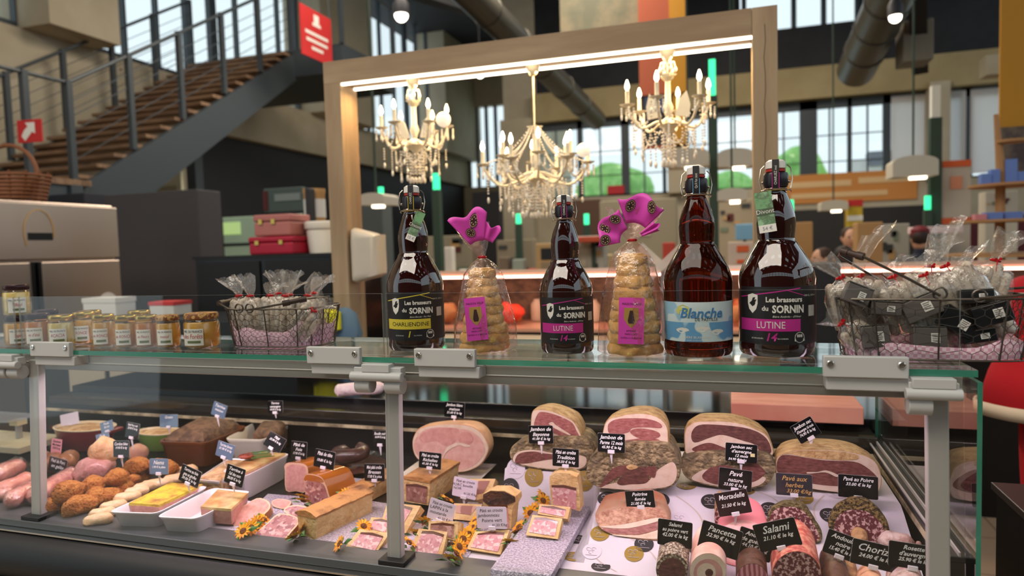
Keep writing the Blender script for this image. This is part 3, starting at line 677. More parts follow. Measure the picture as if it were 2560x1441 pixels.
# ceiling spots
m_spot = M('cool spot lamp', (255, 244, 225), es=5)
for k, (px, py, t, r, lb) in enumerate(((1003, 36, 8, .08, 'round ceiling spot lamp above the oak frame at the left'), (208, 204, 10.4, .05, 'round wall lamp behind the stairs'), (2238, 40, 8.0, .07, 'bright spot lamp on the duct at the top right'), (1200, 183, 12, .08, 'small ceiling spot left of the middle chandelier'))):
    o = thing('spot_lamp', lb, 'lamp', at(px, py, t=t)); build('housing', MB().lathe([(r*1.2, .0), (r*1.2, .12), (r*.6, .2)], 14), m_char, o); build('rod', MB().tube([(0, 0, .15), (0, 0, 8.19-o.location.z)] if py != 204 else [(0, 0, .1), (WX+.02-o.location.x, 0, .1)], .012, 6), m_char, o); build('bulb', MB().ball((0, 0, -.01), r, 12, 8), m_spot, o)
# stalls: green posts with green light tubes, white shades, boards
m_post = flat('dark green post', (52, 70, 58)); m_green = M('green light tube', (60, 235, 160), es=1.2); m_shade = flat('cream shade', (200, 192, 176)); m_warmspot = M('warm white lamp', (255, 240, 215), es=3)
def lightpost(label, px, ptop, pmid, t, w=.05):
    P = at(px, ptop, t=t); o = thing('light_post', label, 'post', (P.x, P.y, 0)); zm = at(px, pmid, t=t).z
    build('post', MB().box(-w, w, -w, w, 0, zm), m_post, o, smooth=False); build('light_tube', MB().box(-w*.7, w*.7, -w*.7, w*.7, zm, P.z), m_green, o, smooth=False)
lightpost('dark green post with a bright green light tube beside the right chandelier', 1780, 150, 240, 7.5)
lightpost('green tipped post above the left cake', 1090, 434, 475, 8.8)
lightpost('thin green tipped post left of the wooden frame opening', 952, 468, 490, 9.5, .04)
lightpost('thin green tipped post behind the small magnum bottle at its left', 1296, 535, 560, 9, .04)
lightpost('thin green tipped post between the two middle items', 1466, 535, 562, 9, .04)
lightpost('thin green tipped post beside the board with a face print', 1978, 500, 530, 9, .04)
lightpost('thin green tipped post near the right basket', 2319, 490, 525, 8, .04)
P = at(2338, 215, t=8); o = thing('light_post', 'tall green post with a white top in front of the beige column at the right', 'post', (P.x, P.y, 0))
build('post', MB().box(-.06, .06, -.06, .06, 0, at(2338, 295, t=8).z), m_post, o, smooth=False); build('white_top', MB().box(-.045, .045, -.045, .045, at(2338, 295, t=8).z, P.z), flat('white plastic', (228, 226, 216), .4), o, smooth=False)
def shade(label, px0, py0, px1, py1, t):
    P = at((px0+px1)/2, (py0+py1)/2, t=t); s = t/FPX; w = (px1-px0)*s; h = (py1-py0)*s
    o = thing('sign_hood', label, 'hood', P)
    build('hood', MB().loft([[Vector((x, y, z)) for x, z in [(-w/2, -h/2), (w/2, -h/2)]+[(w/2*math.cos(a), h/2*(.35+.65*math.sin(a))) for a in [k*math.pi/10 for k in range(11)]]] for y in (0, .35)]), m_shade, o, smooth=False)
    build('lamp', MB().cbox((w*.1, .1, -h/2-.015), (w*.35, .1, .03)), m_warmspot, o, smooth=False)
    build('hanger', MB().box(-.009, .009, .1, .118, h*.3, 8.19-P.z), m_post, o, smooth=False)
shade('cream curved sign hood left of the green post near the oak leg', 1668, 370, 1770, 415, 7.2)
shade('cream curved sign hood right of the green post near the oak leg', 1796, 370, 1880, 415, 6.9)
shade('cream curved sign hood in front of the far white blinds', 2238, 388, 2340, 440, 7.5)
shade('small cream hood under the orange far banner', 2055, 500, 2118, 525, 9)
shade('small cream hood beside the left oak leg', 893, 482, 962, 512, 7)
shade('small cream hood behind the big bottles', 1795, 470, 1865, 500, 6.2)
o = banner('orange_banner', 'long orange banner with pale lettering bars below the far windows', 1948, 432, 2272, 505, 15.76/ray(2110, 468).y, flat('orange cloth', (206, 138, 70)), [('pale_print', .1, .25, .55, .45, flat('pale orange print', (226, 190, 140))), ('pale_print', .6, .2, .95, .4, flat('pale orange print', (226, 190, 140))), ('pale_print', .12, .65, .8, .82, flat('pale orange print', (226, 190, 140)))])
ground(banner('orange_poster', 'upright grey poster with orange ends at the right', 2358, 402, 2422, 560, 8, flat('grey poster', (190, 178, 164)), [('orange_end', 0, 0, 1, .1, flat('bright orange', (214, 96, 48))), ('orange_end', 0, .9, 1, 1, flat('bright orange', (214, 96, 48))), ('round_logo', .3, .25, .7, .45, flat('pale orange', (214, 140, 110)))]))
bgs = [('cardboard_panel', 'brown cardboard panel standing between the people at the right', 'panel', 2146, 556, 2204, 690, 6.5, (182, 140, 92)),
 ('cardboard_panel', 'brown cardboard panel beside the large right bottle', 'panel', 1978, 556, 2030, 690, 7.5, (186, 142, 90)),
 ('wine_rack', 'maroon wall of shelves at the far right', 'shelf', 2360, 540, 2560, 760, 9.5, (84, 28, 38)),
 ('dark_stall', 'black stall opening beyond the large bottles', 'stall', 1960, 520, 2330, 740, 12, (34, 32, 32)),
 ('price_board', 'yellow and red price board between the large bottles', 'board', 2120, 500, 2155, 552, 9, (200, 170, 50)),
 ('white_board', 'white round faced board with orange print behind the white beer bottle', 'board', 1822, 605, 1892, 668, 6.0, (206, 186, 170)),
 ('timber_shelf', 'pale timber shelf frame behind the small bottle', 'shelf', 1338, 608, 1432, 690, 7, (190, 156, 108)),
 ('grey_machine', 'grey white machine beside the timber shelf', 'machine', 1440, 590, 1510, 690, 7.2, (176, 172, 160)),
 ('red_sign', 'small red sign below the middle far windows', 'sign', 1518, 464, 1560, 485, 15.74/ray(1539, 475).y, (190, 50, 56)),
 ('brown_stall', 'brown stall block behind the middle bottle', 'stall', 1430, 500, 1500, 600, 11, (84, 60, 46)),
 ('dark_doorway', 'dark doorway in the far left wall beside the left cake', 'doorway', 1180, 480, 1250, 600, 13, (24, 24, 28)),
 ('grey_cabinet', 'grey cabinet seen just right of the left oak leg', 'cabinet', 895, 510, 960, 600, 8, (84, 90, 90)),
 ('pale_stall', 'pale beige stall wall behind the left cake', 'stall', 1040, 590, 1190, 720, 9.5, (150, 140, 120)),
 ('pale_stall', 'pale beige stall behind the two central items', 'stall', 1240, 600, 1336, 720, 9.8, (140, 128, 108)),
 ('pale_stall', 'pale beige stall wall behind the pink topped cake', 'stall', 1500, 500, 1690, 720, 9.9, (150, 140, 118)),
 ('red_sign', 'red topped shelf beam behind the small bottle', 'sign', 1432, 592, 1510, 606, 6.9, (196, 84, 56)),
 ('blue_sign', 'pale blue sign between the big bottles', 'sign', 1840, 560, 1886, 600, 9, (130, 180, 214)),
 ('pale_stall', 'pale crates stall right of the pink topped cake', 'stall', 1790, 500, 1880, 600, 10.5, (164, 150, 126)),
 ('black_screen', 'black screen back standing behind the right basket', 'screen', 2036, 660, 2100, 905, 2.6, (26, 26, 28)),
 ('white_fridge', 'white panelled low fridge beyond the case corner', 'fridge', 2432, 915, 2545, 1075, 4.2, (200, 192, 204)),
 ('white_sign', 'pink white strip sign at the right', 'sign', 2290, 566, 2400, 584, 7.5, (226, 200, 200)),
 ('grey_sign', 'small white green sign under the orange banner', 'sign', 2122, 508, 2152, 524, 15.74/ray(2137, 516).y, (190, 205, 196)),
 ('pale_stall', 'white goods shelf stall behind the right basket', 'stall', 2205, 560, 2270, 690, 8.5, (176, 170, 160)),
 ('pale_stall', 'cream stall sign block at the far right', 'stall', 2470, 478, 2540, 520, 8, (196, 188, 172))]
for nm, lb, ct, a, b, c, d, t, col in bgs:
    parts = []
    mt = flat('bg %d %d %d' % col, col)
    if nm in ('price_board',): parts = [('red_top', 0, 0, 1, .3, m_red), ('white_foot', 0, .75, 1, 1, m_white)]
    if nm == 'white_board': parts = [('orange_print', .3, .15, .7, .4, flat('bright orange', (214, 96, 48))), ('orange_print', .3, .7, .7, .85, flat('bright orange', (214, 96, 48)))]
    if nm == 'timber_shelf': parts = [('opening', .15, .15, .8, .5, m_dark), ('opening', .15, .58, .8, .92, flat('bg beige', (150, 130, 104)))]
    if nm in ('pale_stall', 'wine_rack', 'grey_machine'): 
        r2 = random.Random(a); parts = []
        for q in range(6):
            u, v = r2.uniform(0, .75), r2.uniform(.05, .75); cc = r2.choice([(90, 40, 40), (200, 190, 170), (60, 60, 60), (190, 150, 100), (120, 130, 110)])
            parts.append(('goods', u, v, u+r2.uniform(.1, .25), v+r2.uniform(.06, .2), flat('bg goods %d' % cc[0], cc)))
    if nm == 'white_fridge': parts = [('door_gap', .32, 0, .335, 1, m_alud), ('door_gap', .66, 0, .675, 1, m_alud), ('foot', 0, .93, 1, 1, flat('grey foot', (120, 116, 120)))]
    o = bgbox(nm, lb, ct, a, b, c, d, t, .25, mt, parts)
    if nm in ('white_sign', 'blue_sign') or lb.startswith('red topped'):
        nb = build('sign_post', MB().box(-.02, .02, .25, .28, -o.location.z+.003, 0), m_post, None, smooth=False); sg = thing(nm, lb, ct, o.location); nb.parent = sg; o.parent = sg; o.location = (0, 0, 0); o.name = 'board'
        for q_ in ('label', 'category'): del o[q_]
        sg.name = nm
    if ct in ('panel', 'stall', 'shelf', 'machine', 'doorway', 'cabinet', 'crate', 'fridge', 'screen', 'board'): ground(o)
fsY = 7.62; x0_, x1_ = at(1100, 690, Y=fsY).x, at(1950, 690, Y=fsY).x
o = thing('far_counter', 'long pale stall counter far behind the light line', 'counter', ((x0_+x1_)/2, fsY, 0)); hw = (x1_-x0_)/2
build('front', MB().box(-hw, hw, 0, .22, 0, 1.2), flat('pale stall front', (150, 140, 124)), o, smooth=False); build('top', MB().box(-hw-.02, hw+.02, -.03, .23, 1.2, 1.24), flat('cream counter top', (196, 186, 166)), o, smooth=False)
rg = random.Random(8)
for k in range(22):
    w, h = rg.uniform(.08, .15), rg.uniform(.1, .4); x = x0_+(k+.5)*(x1_-x0_)/22; cc = rg.choice([(206, 200, 186), (176, 160, 134), (226, 220, 210), (120, 104, 88), (190, 70, 54), (90, 84, 76), (196, 150, 96), (150, 160, 150), (214, 190, 150)])
    q = build('stock_box', MB().box(-w/2, w/2, 0, .13, 0, h), flat('goods %d %d %d' % cc, cc), smooth=False, bevel=.01, loc=(x, fsY+.06+.02*(k % 3), 1.2425)); tag(q, 'blurred box of goods standing on the far pale stall counter', 'box', 'goods on the far stall counter')
# right shelf tree with blue boxes
P = at(2500, 600, t=5.5); sh = thing('shelf_tree', 'wooden tree shaped shelf with round boards at the right', 'shelf', (P.x, P.y, 0))
m_tw = flat('driftwood', (170, 128, 84))
build('trunk', MB().tube([(0, 0, 0), (0, 0, at(2500, 420, t=5.5).z), (-.04, 0, at(2488, 290, t=5.5).z)], [.05, .035, .02], 8).wob(.01, 8), m_tw, sh)
for py, r in ((360, .12), (468, .3), (556, .42), (640, .46)):
    build('board', MB().lathe([(r, 0), (r, .02)], 24), m_tw, sh, loc=(.08, 0, at(2500, py, t=5.5).z))
for k, (px, py, w, h) in enumerate(((2462, 438, 22, 26), (2485, 430, 20, 36), (2524, 425, 26, 60), (2545, 438, 28, 28), (2480, 545, 40, 18), (2530, 545, 40, 18), (2448, 548, 26, 14))):
    q = at(px, py, t=5.45); s = 5.45/FPX; zb = at(2500, 468 if k < 4 else 556, t=5.5).z+.022
    o = build('soap_box', MB().box(-w*s/2, w*s/2, -.04, .04, 0, h*s), flat('sky blue box', (104, 132, 200)) if k != 6 else flat('pink box', (200, 130, 140)), smooth=False, bevel=.004, loc=(q.x, q.y, zb))
    tag(o, ('first', 'second', 'third and tallest', 'fourth', 'left flat', 'right flat', 'pink')[k]+(' blue' if k != 6 else '')+' box on the '+('upper' if k < 4 else 'lower')+' round shelf board from the left', 'box', 'boxes on the tree shelf')
# acrylic slats behind the second cake
P = at(1655, 665, t=3.2); o = thing('acrylic_rack', 'crossed clear acrylic slats behind the pink topped cake', 'rack', P)
for a in (.75, -.75): build('slat', MB().box(-.14, .14, -.01, .01, -.018, .018), M('clear acrylic', (226, 214, 200), .15, alpha=.55), o, smooth=False, rot=(0, a, 0), loc=(0, .02*a, 0))
build('stem', MB().box(-.01, .01, .03, .05, -(P.z-.0), .0), m_alud, o, smooth=False)
# dark cabinet at the right edge
P = at(2476, 1205, z=.9); o = thing('dark_cabinet', 'black cabinet corner at the lower right edge of the picture', 'cabinet', (P.x, P.y-.9, 0))
build('body', MB().box(.012, .8, .0, .89, 0, .88), m_black, o, smooth=False); build('top', MB().box(0, .82, 0, .9, .88, .9), M('dark brown top', (50, 42, 42), .4), o, smooth=False, bevel=.003)
# crates on the floor far right
for px, py, w, h, lb in ((2500, 1110, 90, 30, 'pale wooden crate edge on the floor beside the red clothed person'), (2450, 1030, 60, 26, 'white carton with red marks on the floor beyond the glass corner')):
    P = at(px, py, z=.02); s = dep(P)/FPX
    o = build('floor_crate', MB().box(-w*s/2, w*s/2, 0, .3, 0, h*s), flat('crate '+lb[:5], (190, 160, 120) if 'wood' in lb else (220, 205, 205)), smooth=False, bevel=.01, loc=(P.x, P.y, .003)); tag(o, lb, 'crate')

# ---------------------------------------------------------------- people
def skin_body(name, verts, edges, radii, mat, parent, sub=2):
    me = bpy.data.meshes.new(name); me.from_pydata(verts, edges, []); me.update()
    o = bpy.data.objects.new(name, me); COL.objects.link(o); o.parent = parent
    m = o.modifiers.new('skin', 'SKIN'); m.use_smooth_shade = True
    for i, v in enumerate(me.skin_vertices[0].data):
        v.radius = radii[i] if isinstance(radii[i], tuple) else (radii[i], radii[i]); v.use_root = (i == 0)
    m2 = o.modifiers.new('sub', 'SUBSURF'); m2.levels = m2.render_levels = sub
    me.materials.append(mat); return o
m_skin = M('light skin', (214, 164, 136), .55, sss=.1)
def person(label, px, py, t, H, cloth, hair, rz=0, long_hair=False, cap=None, trousers=(60, 60, 70), tunic=None, group=None, arms=0):
    P = at(px, py, t=t); o = thing('person', label, 'person', (P.x, P.y, 0), (0, 0, rz)); k = H/1.72
    V = [(0, 0, .95), (0, 0, 1.15), (0, -.01, 1.36), (0, 0, 1.46), (0, -.015, 1.55)]; E_ = [(0, 1), (1, 2), (2, 3), (3, 4)]; R_ = [(.15, .11), (.14, .10), (.16, .10), (.055, .055), (.06, .06)]
    for s in (-1, 1):
        b = len(V); V += [(s*.19, 0, 1.40), (s*.22, -.02, 1.14), (s*.14, -.2, 1.2), (s*.09, -.26, 1.24)] if arms else [(s*.19, 0, 1.40), (s*.24, .0, 1.12), (s*.23, -.12, .92), (s*.22, -.17, .86)]; E_ += [(2, b), (b, b+1), (b+1, b+2), (b+2, b+3)]; R_ += [.058, .043, .034, .03]
        b = len(V); V += [(s*.09, 0, .86), (s*.1, -.01, .48), (s*.1, .02, .09), (s*.1, -.13, .05)]; E_ += [(0, b), (b, b+1), (b+1, b+2), (b+2, b+3)]; R_ += [.085, .058, .04, .035]
    V = [tuple(c*k for c in v) for v in V]; R_ = [(r[0]*k, r[1]*k) if isinstance(r, tuple) else r*k for r in R_]
    skin_body('body', V, E_, R_, M('cloth %d %d %d' % cloth, cloth, .8), o)
    hd = MB().ball((0, -.02*k, 1.61*k), (.075*k, .095*k, .115*k), 20, 16)
    for p in hd.v:
        if p.y < -.05*k and p.z < 1.56*k: p.x *= .8
    build('head', hd, m_skin, o)
    f = MB().ball((0, -.118*k, 1.60*k), (.013*k, .02*k, .024*k), 8, 6)
    for s in (-1, 1): f.ball((s*.077*k, 0, 1.61*k), (.012*k, .02*k, .03*k), 8, 6)
    build('nose_and_ears', f, m_skin, o)
    e = MB()
    for s in (-1, 1): e.ball((s*.03*k, -.105*k, 1.625*k), .011*k, 8, 6)
    build('eyes', e, m_black, o); build('mouth', MB().ball((0, -.107*k, 1.555*k), (.025*k, .01*k, .006*k), 8, 6), flat('lip', (170, 90, 84)), o)
    hm = M('hair %d' % hair[0], hair, .7); h = MB().ball((0, .012*k, 1.645*k), (.086*k, .1*k, .095*k), 18, 12)
    if long_hair: h.ball((0, .06*k, 1.55*k), (.09*k, .06*k, .13*k), 14, 10)
    build('hair', h.wob(.01, 20), hm, o)
    for s in (-1, 1):
        hands = MB(); c = Vector((s*.08*k, -.29*k, 1.26*k)) if arms else Vector((s*.22*k, -.2*k, .85*k)); hands.ball(c, (.035*k, .045*k, .02*k), 8, 6)
        for q in range(4): hands.capsule(c+Vector(((q-1.5)*.017*k, -.03*k, 0)), c+Vector(((q-1.5)*.019*k, -(.075+.01*(q in (1, 2)))*k, -.015*k)), .008*k, 6)
        hands.capsule(c+Vector((-s*.03*k, 0, 0)), c+Vector((-s*.055*k, -.04*k, -.005)), .009*k, 6)
        build('hand', hands, m_skin, o)
    if cap: build('cap', MB().lathe([(.092*k, 1.66*k), (.09*k, 1.72*k), (.05*k, 1.76*k), (.0, 1.765*k)], 16), flat('cap %d' % cap[0], cap), o)
    if tunic:
        build('tunic', MB().lathe([(.31*k, .90*k), (.27*k, 1.05*k), (.2*k, 1.22*k), (.19*k, 1.38*k), (.09*k, 1.47*k)], 24, sy=.7, caps=False, fn=lambda a, z: 1+.05*math.sin(5*a)*(1.4-z)), M('red felt', (196, 26, 36), .9), o, solid=.008)
        build('hem', MB().lathe([(.318*k, .87*k), (.322*k, .925*k)], 24, sy=.7, caps=False, fn=lambda a, z: 1+.05*math.sin(5*a)*(.5)), flat('cream hem', (226, 204, 176)), o, solid=.01)
    return o
person('blurred person with short brown hair between the cardboard panels', 2124, 600, 7.2, 1.70, (170, 160, 150), (64, 44, 34), .1)
person('blurred person in profile behind the large right bottle', 2056, 640, 6.6, 1.50, (120, 110, 110), (70, 50, 40), -1.2, True)
person('blurred dark haired person seen from behind near the right basket', 2108, 630, 5.75, 1.52, (150, 140, 135), (38, 28, 26), math.pi, True)
person('blurred person in a dark blue jacket with maroon cap behind the right basket', 2300, 600, 7.0, 1.66, (36, 40, 58), (50, 36, 32), math.pi, cap=(110, 24, 34))
person('person in a red tunic with cream hem and red trousers at the right edge', 2662, 900, 2.75, 1.7, (186, 24, 36), (60, 44, 36), .2, tunic=True, arms=1)
# ---------------------------------------------------------------- goods on the glass shelf
ZS = 1.3635
def face_rz(P): return -math.asin(P.x/math.hypot(P.x, P.y))
m_bot = M('dark brown bottle glass', (40, 12, 8), .04, spec=.8, coat=1)
m_bota = M('amber bottle glass', (88, 30, 10), .03, trans=.9, ior=1.36, spec=.7)
m_botn = M('amber neck glass', (110, 34, 12), .03, trans=.8, ior=1.36, spec=.7)
m_cer = M('white ceramic', (226, 222, 214), .3); m_gask = M('red rubber', (176, 44, 34), .5)
m_wire = M('dark steel wire', (92, 84, 76), .35, .8); m_wire2 = M('bright steel wire', (190, 180, 165), .25, 1)
m_lab = M('black printed label', (34, 32, 34), .45); m_ink = M('white print', (232, 228, 220), .6)
m_yel = M('yellow print', (222, 200, 62), .5); m_mag = M('magenta print', (196, 44, 142), .5); m_blk = M('black print', (20, 20, 22), .6)
m_lblue = M('light blue print', (116, 170, 208), .5); m_dblue = M('blue print', (70, 128, 182), .5); m_labw = M('pale blue label paper', (206, 222, 226), .5, ns=26, col2=(150, 192, 218), pos=(.52, .56), det=1)
def patch(R, a0, a1, z0, z1, n=20, slant=0):
    mb = MB(); vs = []; fs = []
    for i in range(n+1):
        u = i/n; a = a0+(a1-a0)*u; dz = slant*(u-.5)
        vs += [(R*math.sin(a), -R*math.cos(a), z0+dz), (R*math.sin(a), -R*math.cos(a), z1+dz)]
    fs = [(2*i, 2*i+2, 2*i+3, 2*i+1) for i in range(n)]
    return mb.add(vs, fs)
def cpoly(R, pts): return MB().poly([(R*math.sin(x/R), -R*math.cos(x/R), z) for x, z in pts])
def wtext(s, size, mat, par, R, x0, z, **k):
    return text(s, size, mat, par, (0, 0, z), fn=lambda x, y: (R*math.sin((x+x0)/R), y, R*math.cos((x+x0)/R)), **k)
def bottle(label, px, py, rp, hp, kind, drz=0, bail=1):
    P = at(px, py, z=ZS); s = dep(P)/FPX; R = rp*s; P = P+Vector((0, R*.95, 0)); P.z = ZS; s = dep(P)/FPX; R = rp*s; u = hp*s/472
    o = thing('beer_bottle', label, 'bottle', P, (0, 0, face_rz(P)+drz))
    g = {'B': m_bota}.get(kind, m_bot); k = R/(90*u)
    low = [(70, 0), (84, 3), (89, 12), (90, 24), (90, 188), (87, 205), (78, 228), (64, 252), (52, 270), (48.5, 277)]
    up = [(48.5, 277), (45, 280), (43, 288), (45, 305), (46, 325), (44, 345), (37, 370), (28, 392), (23.5, 404), (25, 408), (22, 414), (26, 418), (28, 438), (27, 446), (22, 448), (20, 452)]
    kk = lambda r: r*u*(k if r > 50 else (1+k)/2)
    body = build('glass_body', MB().lathe([(kk(r), z*u) for r, z in low+up[1:]], 48), g, o)
    if kind == 'B':
        body.data.materials.append(m_botn)
    build('collar_sleeve', MB().lathe([(kk(26.5), 412*u), (kk(29), 418*u), (kk(29.5), 442*u), (kk(27), 447*u)], 28, caps=False), M('dark neck foil', (30, 28, 36), .3), o)
    build('gasket', MB().lathe([(kk(20), 448*u), (kk(23), 450*u), (kk(23), 455*u), (kk(19), 457*u)], 24), m_gask, o)
    build('stopper', MB().lathe([(kk(20), 456*u), (kk(24), 458*u), (kk(23), 474*u), (kk(16), 479*u), (kk(4), 480*u)], 24), m_cer, o)
    w = MB(); b = bail
    for sx in (-1, 1):
        w.tube([(sx*26*u, 0, 466*u), (sx*34*u, -2*u, 458*u), (sx*38*u, -8*u, 430*u), (sx*34*u, -14*u, 408*u)], 1.6*u, 6)
        w.ball((sx*30*u, 0, 425*u), 4*u, 8, 6)
    w.tube([(math.sin(a)*36*u, -math.cos(a)*34*u+2*u, 402*u+4*u*math.cos(a)) for a in [math.pi*(-.6+.12*i) for i in range(11)]], 1.5*u, 6)
    w.tube([(math.cos(a)*25*u, math.sin(a)*25*u, 409*u) for a in [math.pi*i/9 for i in range(18)]], 1.5*u, 5, closed=True)
    build('wire_bail', w, m_wire2, o)
    strip = MB(); R2 = kk(30)+.0004
    for z0, z1, r0, r1 in ((416, 446, R2, R2), (446, 478, R2, kk(24.5)+.0004)):
        strip.add([(-8*u, -r0, z0*u), (8*u, -r0, z0*u), (8*u, -r1, z1*u), (-8*u, -r1, z1*u)], [(0, 1, 2, 3)])
    strip.add([(-8*u, -R2, 416*u), (8*u, -R2, 416*u), (0, -R2, 408*u)], [(0, 1, 2)]); strip.add([(-8*u, -R2, 416*u), (0, -R2, 413*u), (-8*u, -R2, 405*u)], [(0, 1, 2)]).add([(8*u, -R2, 416*u), (0, -R2, 413*u), (8*u, -R2, 405*u)], [(0, 1, 2)])
    ns = build('neck_seal', strip, m_lab, o, smooth=False)
    e = MB()
    for sx in (-1, 1): e.box(sx*8*u-.7*u, sx*8*u+.7*u, -R2-.0004, -R2, 406*u, 446*u)
    build('seal_edge', e, {'C': m_yel, 'B': m_lblue}.get(kind, m_mag), ns, smooth=False)
    text({'C': 'CHARLIEZ', 'B': 'Qu\'il fut zest'}.get(kind, 'CHARLIEZ moi'), 9*u, m_ink, ns, (0, -R2-.0006, 440*u), (math.pi/2, -math.pi/2, 0), narrow=.8)
    q = R/90; RR = R+.0004; L = lambda mb, n, m, par=o: build(n, mb, m, par, smooth=False)
    if kind == 'B':
        lb = L(patch(RR, -1.35, 1.35, 42*u, 140*u, 40), 'label', m_labw)
        L(patch(RR+.0003, -1.35, 1.35, 42*u, 90*u, 40), 'blue_band', M('swirled blue print', (104, 162, 206), .5, ns=22, col2=(206, 224, 228), pos=(.53, .56), det=1), lb)
        wtext('Blanche', 36*q, m_dblue, lb, RR+.0008, 8*q, 112*u, shear=.25, bold=.0006)
        wtext('DE PASTILLE', 11*q, m_blk, lb, RR+.0008, 22*q, 97*u)
        wtext('BIÈRE BLANCHE', 9*q, m_ink, lb, RR+.0008, -4*q, 53*u); wtext('pastille de blanche de blé', 5*q, m_ink, lb, RR+.0008, -4*q, 46*u)
        c = MB()
        for i in range(16): a = i*.45; c.ball((0, 0, 0), .0001, 4, 3)
        hd = [(-60, 118), (-52, 130), (-38, 134), (-24, 128), (-20, 112), (-28, 100), (-34, 118), (-46, 120), (-50, 108)]
        L(cpoly(RR+.0006, [(x*q, z*u) for x, z in hd]), 'hair_curl', M('pale yellow print', (206, 206, 110), .5), lb)
        for sx, zz in ((-44, 70), (10, 74), (48, 66)):
            L(cpoly(RR+.0006, [((sx+22*math.cos(a)*(1-.05*i))*q, (zz+7*math.sin(a)*(1+.3*math.cos(a)))*u) for i, a in enumerate([k_*math.pi/6 for k_ in range(12)])]), 'leaf_swirl', m_ink, lb)
    else:
        main = m_yel if kind == 'C' else m_mag
        lb = L(patch(RR, -1.25, 1.45, 34*u, 172*u, 40), 'label', m_lab)
        L(patch(RR+.0003, -1.1, .62, 66*u, 95*u, 30), 'name_band', main, lb)
        L(patch(RR+.0003, -1.1, .62, 156*u, 158.5*u, 30, slant=22*u), 'slant_line', main, lb)
        L(patch(RR+.0003, .25, .75, 156*u, 157.5*u, 10, slant=-14*u), 'arc_line', main, lb)
        wtext('Les brasseurs', 17*q, m_ink, lb, RR+.0006, 18*q, 141*u, bold=.0004, narrow=.92)
        wtext('du', 16*q, m_ink, lb, RR+.0006, -26*q, 120*u, bold=.0003); wtext('SORNIN', 25*q, m_ink, lb, RR+.0006, 28*q, 118*u, bold=.0007, narrow=.82)
        wtext('Bière Blonde - Pur Malt' if kind == 'C' else 'Bière Ambrée - d\'Hiver', 7*q, m_ink, lb, RR+.0006, 24*q, 101*u, shear=.3)
        wtext('CHARLIENDINE' if kind == 'C' else 'LUTINE', (18 if kind == 'C' else 24)*q, m_blk if kind == 'C' else m_ink, lb, RR+.0006, (-12 if kind == 'C' else -14)*q, 80*u, narrow=1 if kind == 'C' else .85)
        wtext('1' if kind == 'C' else '14', 27*q, main, lb, RR+.0006, -14*q, 51*u, shear=.25, bold=.0004)
        wtext('LES BRASSEURS', 4.5*q, m_ink, lb, RR+.0006, -46*q, 48*u); wtext('DU SORNIN', 4.5*q, m_ink, lb, RR+.0006, 14*q, 48*u)
        sh = [(-72, 152), (-58, 156), (-44, 152), (-44, 132), (-48, 118), (-58, 108), (-68, 118), (-72, 132)]
        L(cpoly(RR+.0006, [(x*q, z*u) for x, z in sh]), 'shield', m_ink, lb)
        L(cpoly(RR+.0009, [(x*q, z*u) for x, z in ((-68, 132), (-60, 138), (-57, 146), (-50, 147), (-54, 140), (-47, 142), (-51, 135), (-55, 130), (-62, 130))]), 'shield_bird', m_blk, lb)
        for i, (x, z, r) in enumerate(((54, 51, 13),)):
            L(cpoly(RR+.0006, [((x+r*math.cos(a))*q, (z+r*math.sin(a))*u) for a in [t_*math.pi/9 for t_ in range(18)]]), 'round_badge', m_ink, lb)
            L(cpoly(RR+.0009, [((x+(r-1.5)*math.cos(a))*q, (z+(r-1.5)*math.sin(a))*u) for a in [t_*math.pi/9 for t_ in range(18)]]), 'badge_centre', m_lab, lb)
            L(cpoly(RR+.0012, [((x+dx)*q, (z+dz)*u) for dx, dz in ((-13, -3), (13, -3), (13, -9), (-13, -9))]), 'badge_ribbon', m_ink, lb)
            for dx in (-5, 0, 5): L(cpoly(RR+.0012, [((x+dx+2*math.cos(a))*q, (z+4+4*math.sin(a))*u) for a in [t_*math.pi/5 for t_ in range(10)]]), 'badge_ear', m_ink, lb)
        bc = MB()
        for i in range(14):
            a = .88+i*.02
            bc.add([(( RR+.0006)*math.sin(aa), -(RR+.0006)*math.cos(aa), zz*u) for aa, zz in ((a, 100), (a+.006+.008*(i % 3), 100), (a+.006+.008*(i % 3), 126), (a, 126))], [(0, 1, 2, 3)])
        L(bc, 'barcode', m_ink, lb)
        wtext('330 CL  5,6% vol', 6*q, m_ink, lb, RR+.0006, 88*q, 150*u)
    return o, P, u, R
b1 = bottle('dark beer bottle with a yellow banded black label, leftmost of the four', 1015, 881, 70, 398, 'C', -.12)
b2 = bottle('smallest beer bottle with a pink banded black label between the two cakes', 1405, 888, 66, 382, 'L')
b3 = bottle('amber beer bottle with a pale blue and white label', 1743, 897, 83, 458, 'B', 0)
b4 = bottle('largest beer bottle with a pink banded black label beside the right basket', 1948, 897, 90, 472, 'L')
m_tagg = M('green watercolour card', (120, 168, 120), .6, ns=28, col2=(150, 190, 150), extra=[(.5, (96, 120, 90))], pos=(.42, .62))
